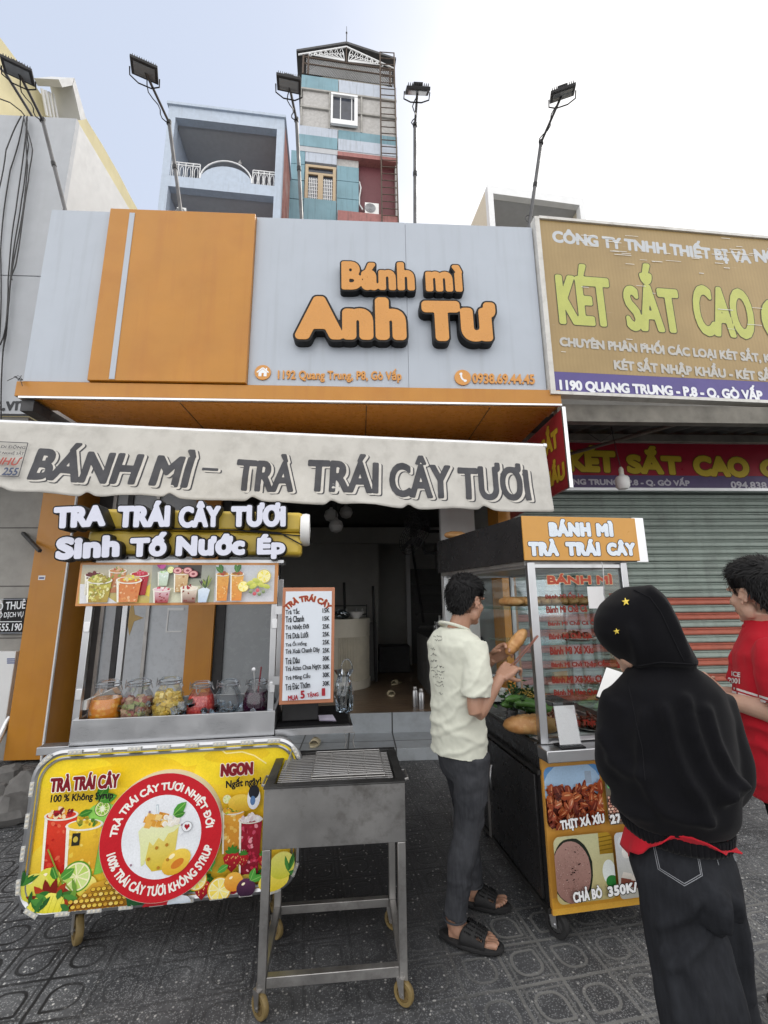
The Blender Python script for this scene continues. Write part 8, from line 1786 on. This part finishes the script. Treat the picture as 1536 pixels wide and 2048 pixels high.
for f_ in (f1, f2):
    b = MB(); d = Vector((-.1, 1, 0)).normalized(); b.prism([(f_.x + .05 * math.sin(a), f_.y + .06 + .14 * math.cos(a)) for a in [2 * math.pi * i / 24 for i in range(24)]], .001, .03, Matrix.Identity(4)); sh_ = obj('shoe', b, M['rub'], bodyH, bevel=.006)
    u = MB(); u.ball((f_.x, f_.y + .07, .03), (.045, .125, .055)); obj('shoe_upper', u, M['black_matt'], sh_)
# jeans
b = MB(); b.loft([pxring(y, xl, xr, Y, ry, p=2.2) for y, xl, xr, Y, ry in ((1650, 1278, 1428, 1.29, .102), (1700, 1274, 1444, 1.285, .120), (1745, 1276, 1452, 1.28, .130), (1790, 1288, 1456, 1.28, .112))])
b.loft(r1)
b.loft(r2); jh = remesh(b, .009, 4)
FOLD_J = [([(1445, 1790), (1420, 1850), (1385, 1900), (1350, 1930)], .013, .010), ([(1440, 1800), (1440, 1880), (1465, 1980), (1480, 2040)], .012, .010), ([(1400, 1795), (1370, 1830), (1320, 1850)], .012, .007), ([(1330, 1900), (1350, 1980), (1360, 2040)], .014, .007), ([(1410, 1760), (1425, 1790), (1432, 1830)], .010, .010), ([(1380, 1940), (1410, 2000), (1425, 2045)], .013, .008), ([(1475, 1800), (1490, 1900), (1500, 2000)], .010, .008)]
def fold_fn(folds, Y, nz_=.006, fs=8):
    F3 = [([aty(x, y, Y) for x, y in cat_pts(c, 6)], w, a) for c, w, a in folds]
    def fn(p, n):
        q = nz_ * fbm(p * fs)
        if n.y < .4:
            d0 = p - EYE; pr = EYE + d0 * (Y / d0.y)
            for c, w, a in F3:
                dm = min((pr - z).length for z in c)
                if dm < w * 3: q += 2.3 * a * math.exp(-(dm / (w * 1.15)) ** 2)
        return q
    return fn
displace(jh, fold_fn(FOLD_J, 1.25, .005)); relax(jh, 2); jo = obj('jeans', jh, M['jeans_black'], bodyH, smooth=180)
jt = bvh(jh); b = MB(); M['stitch'] = mat('pale_stitching', (.22, .23, .25), .8)
I8 = lambda x, y: (1160 + x / 3.737, 1500 + y / 3.737)
for pl in ([(545, 700), (585, 890), (780, 1015), (915, 940), (860, 640)], [(558, 705), (598, 885), (780, 998), (902, 930), (848, 645)], [(965, 660), (1010, 770), (1035, 860)], [(985, 655), (1025, 770)], [(650, 605), (760, 615), (880, 630)]): surf_line(jt, b, [I8(*p) for p in pl], .0009, .0008)
surf_line(jt, b, [I8(*p) for p in ((1125, 735), (1160, 830))], .003, .001); obj('stitching', b, M['stitch'], jo)
# red shirt showing under the hem: two flaps
b = MB(); top_, bot_ = pxring(1648, 1270, 1426, 1.285, .114, n=72, p=2.1), pxring(1690, 1260, 1450, 1.285, .137, n=72, p=2.1); NR = 8; vs = []
for i in range(72):
    sc_ = Vector(bot_[i]) - EYE; px_ = 768 + FPX * sc_.dot(_rt) / sc_.dot(_fw); hy = np.interp(px_, [1240, 1258, 1275, 1310, 1345, 1395, 1430, 1455, 1478], [1692, 1704, 1707, 1693, 1672, 1671, 1690, 1706, 1704]); zb_ = aty(px_, hy, max(1.1, bot_[i].y)).z if bot_[i].y < 1.29 else .875
    for j in range(NR): t_ = j / (NR - 1); p = top_[i].lerp(bot_[i], t_); vs.append((p.x + .004 * math.sin(i * .9 + t_ * 3) * t_, p.y + .006 * math.sin(i * 1.1) * t_, top_[i].z + (zb_ - top_[i].z) * t_))
b.add(vs, [(i * NR + j, i * NR + j + 1, ((i + 1) % 72) * NR + j + 1, ((i + 1) % 72) * NR + j) for i in range(72) for j in range(NR - 1)])
us = obj('red_undershirt', b, M['tee_red'], bodyH, smooth=180); sm = us.modifiers.new('t', 'SOLIDIFY'); sm.thickness = .003
# hooded sweatshirt
b = MB(); HY = 1.29
b.loft([pxring(y, xl, xr, HY, ry, p=2.15) for y, xl, xr, ry in ((1644, 1258, 1434, .126), (1634, 1252, 1436, .134), (1600, 1240, 1442, .158), (1540, 1232, 1440, .16), (1480, 1232, 1436, .155), (1420, 1230, 1436, .142), (1375, 1238, 1428, .122), (1348, 1262, 1404, .095), (1325, 1290, 1376, .07))])
for s_, e_, w_ in ((Vector((.785, 1.30, 1.28)), Vector((.772, 1.345, 1.10)), w_l - Vector((0, .02, .02))), (Vector((.995, 1.30, 1.285)), Vector((.995, 1.29, 1.09)), Vector((.95, 1.49, 1.08)))): limb(b, [(*s_, .078), (*(s_.lerp(e_, .55)), .083), (*(e_ - Z * .02), .085), (*(e_.lerp(w_, .55) - Z * .02), .075), (*w_, .060)], 20)
hood = [(1340, 1272, 1386, .105, .015), (1322, 1258, 1386, .125, .02), (1300, 1234, 1378, .132, .03), (1270, 1216, 1364, .136, .038), (1240, 1216, 1354, .135, .04), (1212, 1226, 1340, .128, .04), (1190, 1246, 1324, .106, .035), (1177, 1260, 1306, .072, .03), (1172, 1272, 1290, .035, .03)]
b.loft([pxring(y, xl, xr, HY, ry, dy=dy, p=2.0) for y, xl, xr, ry, dy in hood])
hs = remesh(b, .0085, 5, .55)
FOLD_H = [([(1330, 1420), (1350, 1500), (1375, 1560), (1400, 1600), (1412, 1640)], .013, .014), ([(1370, 1400), (1390, 1480), (1420, 1550), (1450, 1590)], .013, .013), ([(1410, 1420), (1430, 1490), (1455, 1545), (1472, 1580)], .012, .012), ([(1290, 1430), (1285, 1510), (1300, 1580), (1330, 1625)], .014, .008), ([(1225, 1520), (1260, 1545), (1300, 1552)], .013, .010), ([(1230, 1600), (1262, 1620), (1300, 1632)], .012, .009), ([(1205, 1470), (1225, 1500), (1250, 1520)], .013, .009), ([(1442, 1600), (1452, 1575), (1470, 1560)], .010, .012), ([(1300, 1180), (1330, 1210), (1352, 1260), (1372, 1310)], .009, .006), ([(1280, 1335), (1275, 1300), (1262, 1260)], .012, .007), ([(1345, 1630), (1380, 1642), (1420, 1640)], .010, .009)]
ff = fold_fn(FOLD_H, HY, .007, 7)
def hf_(p, n):
    q = ff(p, n); zb = aty(1370, 1642, HY).z
    if abs(p.z - zb) < .02 and abs(p.x - .88) < .30: q -= .012 * math.exp(-((p.z - zb) / .008) ** 2)
    zc = aty(1330, 1331, HY).z; q -= .016 * math.exp(-((p.z - zc - .03 * (p.x - .88)) / .007) ** 2) if n.y < .3 and p.z < zc + .03 and p.z > zc - .03 else 0
    return q
displace(hs, hf_); relax(hs, 3); ho = obj('hooded_sweatshirt', hs, M['hood_black'], bodyH, smooth=180)
b = MB(); vs = []; nn_ = 240; rr_ = [pxring(y, xl, xr, HY, ry, n=nn_, p=2.15) for y, xl, xr, ry in ((1636, 1260, 1434, .126), (1641, 1259, 1434, .128), (1656, 1263, 1432, .127), (1662, 1266, 1430, .124))]
for g_ in rr_:
    c_ = sum((Vector(q) for q in g_), Vector()) / nn_
    for i, p in enumerate(g_): vs.append(p + (p - c_).normalized() * .0010 * (1 if i % 4 < 2 else -1))
b.add(vs, [(j * nn_ + i, j * nn_ + (i + 1) % nn_, (j + 1) * nn_ + (i + 1) % nn_, (j + 1) * nn_ + i) for j in range(3) for i in range(nn_)]); hb_ = obj('ribbed_hem', b, M['hood_black'], ho, smooth=30); sm = hb_.modifiers.new('t', 'SOLIDIFY'); sm.thickness = .006
hbv = bvh(hs); b = MB(); surf_line(hbv, b, [(1268, 1180), (1300, 1195), (1322, 1225), (1345, 1275), (1368, 1322)], .0016, .001); surf_line(hbv, b, [(1266, 1333), (1320, 1324), (1370, 1327), (1402, 1330)], .0018, .001); surf_line(hbv, b, [(1255, 1360), (1268, 1420), (1285, 1500), (1290, 1560)], .0014, .0008); obj('seam', b, cloth('seam_thread', (.016, .016, .018), 0, .0), ho)
M['star'] = mat('yellow_embroidery', (.72, .55, .08), .7)
for sx, sy, r_ in ((1253, 1205, 8.2), (1235, 1263, 6.6)):
    b = MB(); ps = []
    for k in range(10): a = math.pi / 2 + math.pi * k / 5 + .15; q = r_ if k % 2 == 0 else r_ * .42; p = onsurf(hbv, sx + q * math.cos(a), sy - q * math.sin(a), .004); ps.append(p)
    c = onsurf(hbv, sx, sy, .006)
    if c and all(ps): b.add([c] + ps + [p + (p - EYE).normalized() * .006 for p in ps], [(0, 1 + (k + 1) % 10, 1 + k) for k in range(10)] + [(1 + k, 1 + (k + 1) % 10, 11 + (k + 1) % 10, 11 + k) for k in range(10)]); obj('star_patch', b, M['star'], ho, smooth=0)
ph = aty(1224, 1372, 1.64); t = thing('phone', 'white phone with a dark edge held in front of the person in the black hood', 'phone', ph); Mp = Matrix.Translation(ph) @ Matrix.Rotation(R(-20), 4, 'Z') @ Matrix.Rotation(R(-48), 4, 'X') @ Matrix.Rotation(R(24), 4, 'Y')
b = MB(); b.box((-.038, -.004, -.075), (.038, .004, .075), Mp); obj('phone_body', b, M['black'], t, bevel=.004); b = MB(); b.box((-.035, -.0062, -.071), (.035, -.0042, .071), Mp); obj('screen', b, M['white_plastic'], t)

# ---- the customer in the red shirt at the right edge
P3_ = thing('person', 'man in a red T-shirt with white sleeve stripes and black trousers', 'person', (1.695, 1.78, 0))
RF = Vector((-.80, .60, 0)); RL_ = Z.cross(RF); PR3 = Vector((1.695, 1.78, 0)); rp = lambda z, f=0, l=0: PR3 + Z * z + RF * f + RL_ * l
HR = headframe((1.656, 1.765, 1.565), (-.14, .99, 0), R(2)); b = MB(); head_shape(b, HR, rp(1.42, .01, 0))
b.loft([ering(rp(z, f), RL_, RF, rx, ry) for z, f, rx, ry in ((.80, 0, .15, .10), (1.0, 0, .15, .10), (1.2, 0, .165, .105), (1.38, 0, .16, .085), (1.43, 0, .09, .06))])
s_n, s_f = rp(1.385, .0, .185), rp(1.385, .0, -.185); e_n = Vector((1.555, 1.60, 1.135)); w_n = Vector((1.49, 1.84, 1.15)); e_f = rp(1.12, .10, -.20); w_f = Vector((1.57, 2.04, 1.12))
for s_, e_, w_ in ((s_n, e_n, w_n), (s_f, e_f, w_f)): limb(b, [(*s_, .055), (*s_.lerp(e_, .5), .047), (*e_, .041), (*e_.lerp(w_, .4), .040), (*w_, .027)], 16)
hand_shape(b, w_n, Vector((-.35, .45, .55)), Vector((.2, .7, -.3)), .8, .6, -1); hand_shape(b, w_f, Vector((-.4, -.2, .5)), Vector((.2, -.8, -.1)), .7, .6, 1)
for l in (-.09, .09): limb(b, [(*rp(.85, 0, l), .075), (*rp(.45, .02, l), .05), (*rp(.09, -.01, l), .036)], 14); foot_shape(b, rp(0, -.07, l), rp(0, .18, l))
bodyR = obj('body', remesh(b, .0042, 3), M['skin2'], P3_, smooth=180); face_bits(HR, bodyR); hair(HR, bodyR, .066, .024, -.075, .042, .024, 5200, 9, .55, .45)
b = MB(); b.loft([ering(rp(z, f), RL_, RF, rx, ry) for z, f, rx, ry in ((.76, 0, .17, .12), (.86, 0, .165, .118), (.94, 0, .155, .11))])
for l in (-.09, .09): limb(b, [(*rp(.84, 0, l), .092), (*rp(.62, .01, l), .088), (*rp(.45, .01, l), .078), (*rp(.06, -.01, l), .070)], 18)
tr = remesh(b, .009, 3); displace(tr, lambda p, n: .008 * fbm(p * 8)); obj('trousers', tr, M['trouser'], bodyR, smooth=180)
for l in (-.09, .09): b = MB(); Ms = Matrix((RF, RL_, Z)).transposed().to_4x4(); Ms.translation = rp(0, .05, l); b.prism([(.145 * math.cos(a), .052 * math.sin(a)) for a in [2 * math.pi * i / 24 for i in range(24)]], .001, .028, Ms); b.ball((.03, 0, .035), (.105, .048, .05), Ms); obj('shoe', b, M['rub'], bodyR)
b = MB(); b.loft([ering(rp(z, f), RL_, RF, rx, ry, 32, 2.2) for z, f, rx, ry in ((.80, .0, .20, .165), (.92, .0, .20, .16), (1.06, 0, .198, .15), (1.2, 0, .20, .145), (1.33, -.0, .205, .135), (1.40, -.005, .165, .105), (1.44, -.005, .11, .085), (1.475, -.0, .074, .074))])
for s_, e_ in ((s_n, e_n), (s_f, e_f)): limb(b, [(*(s_ + (rp(1.3) - s_) * .2), .078), (*s_.lerp(e_, .35), .088), (*s_.lerp(e_, .86), .085)], 20)
rt = remesh(b, .008, 4)
def rf(p, n):
    q = .006 * fbm(p * 6) + .003 * fbm(p * 17)
    for zc, sl, am in ((.88, .3, .009), (.97, -.4, .010), (1.06, .5, .009), (1.14, .8, .008)): q += am * math.exp(-((p.z - zc - sl * (p.x - 1.55) - .04 * fbm(p * 5)) / .018) ** 2)
    return q
displace(rt, rf); ro = obj('t_shirt', rt, M['tee_red'], bodyR, smooth=180)
b = MB(); nc = rp(1.462, .0); b.tube([nc + RF * (.078 * math.cos(t)) + RL_ * (.078 * math.sin(t)) + Z * (-.026 * math.cos(t)) for t in [2 * math.pi * i / 32 for i in range(32)]], .009, 8, closed=True); obj('collar', b, M['tee_red'], ro)
rbv = bvh(rt); b = MB(); M['shirt_white'] = mat('white_shirt_print', (.72, .70, .70), .8)
for y0_, y1_ in ((1371, 1399), (1379, 1406)):
    strip = [(onsurf(rbv, x, y0_ + (y1_ - y0_) * (x - 1458) / 90, .002), onsurf(rbv, x, y0_ + 4.5 + (y1_ - y0_) * (x - 1458) / 90, .002)) for x in range(1450, 1640, 3)]
    for (p, q), (r, s) in zip(strip, strip[1:]):
        if p and q and r and s and (p - r).length < .03: b.quad(p, q, s, r)
obj('sleeve_stripes', b, M['shirt_white'], ro, smooth=0)
def surf_text(txt, x0_, y0_, x1_, y1_, h, t, name, parent, off=.03):
    v, e, f = _curve(txt, off, 0, 'FRONT', 1.0); lo, hi = v.min(0), v.max(0); P = []
    for x, y in v:
        s, k = (x - lo[0]) / (hi[0] - lo[0]), (y - lo[1]) / (hi[1] - lo[1]); P.append(onsurf(t, x0_ + (x1_ - x0_) * s, y0_ + (y1_ - y0_) * s - h * k, .0025))
    b = MB(); b.add([p if p else (0, 0, 0) for p in P], [q for q in f if all(P[i] for i in q)]); return obj(name, b, M['shirt_white'], parent, smooth=0)
surf_text('ICE', 1464, 1352, 1482, 1355, 10, rbv, 'sleeve_lettering', ro); surf_text('2001', 1457, 1366, 1481, 1368, 11, rbv, 'sleeve_lettering', ro)
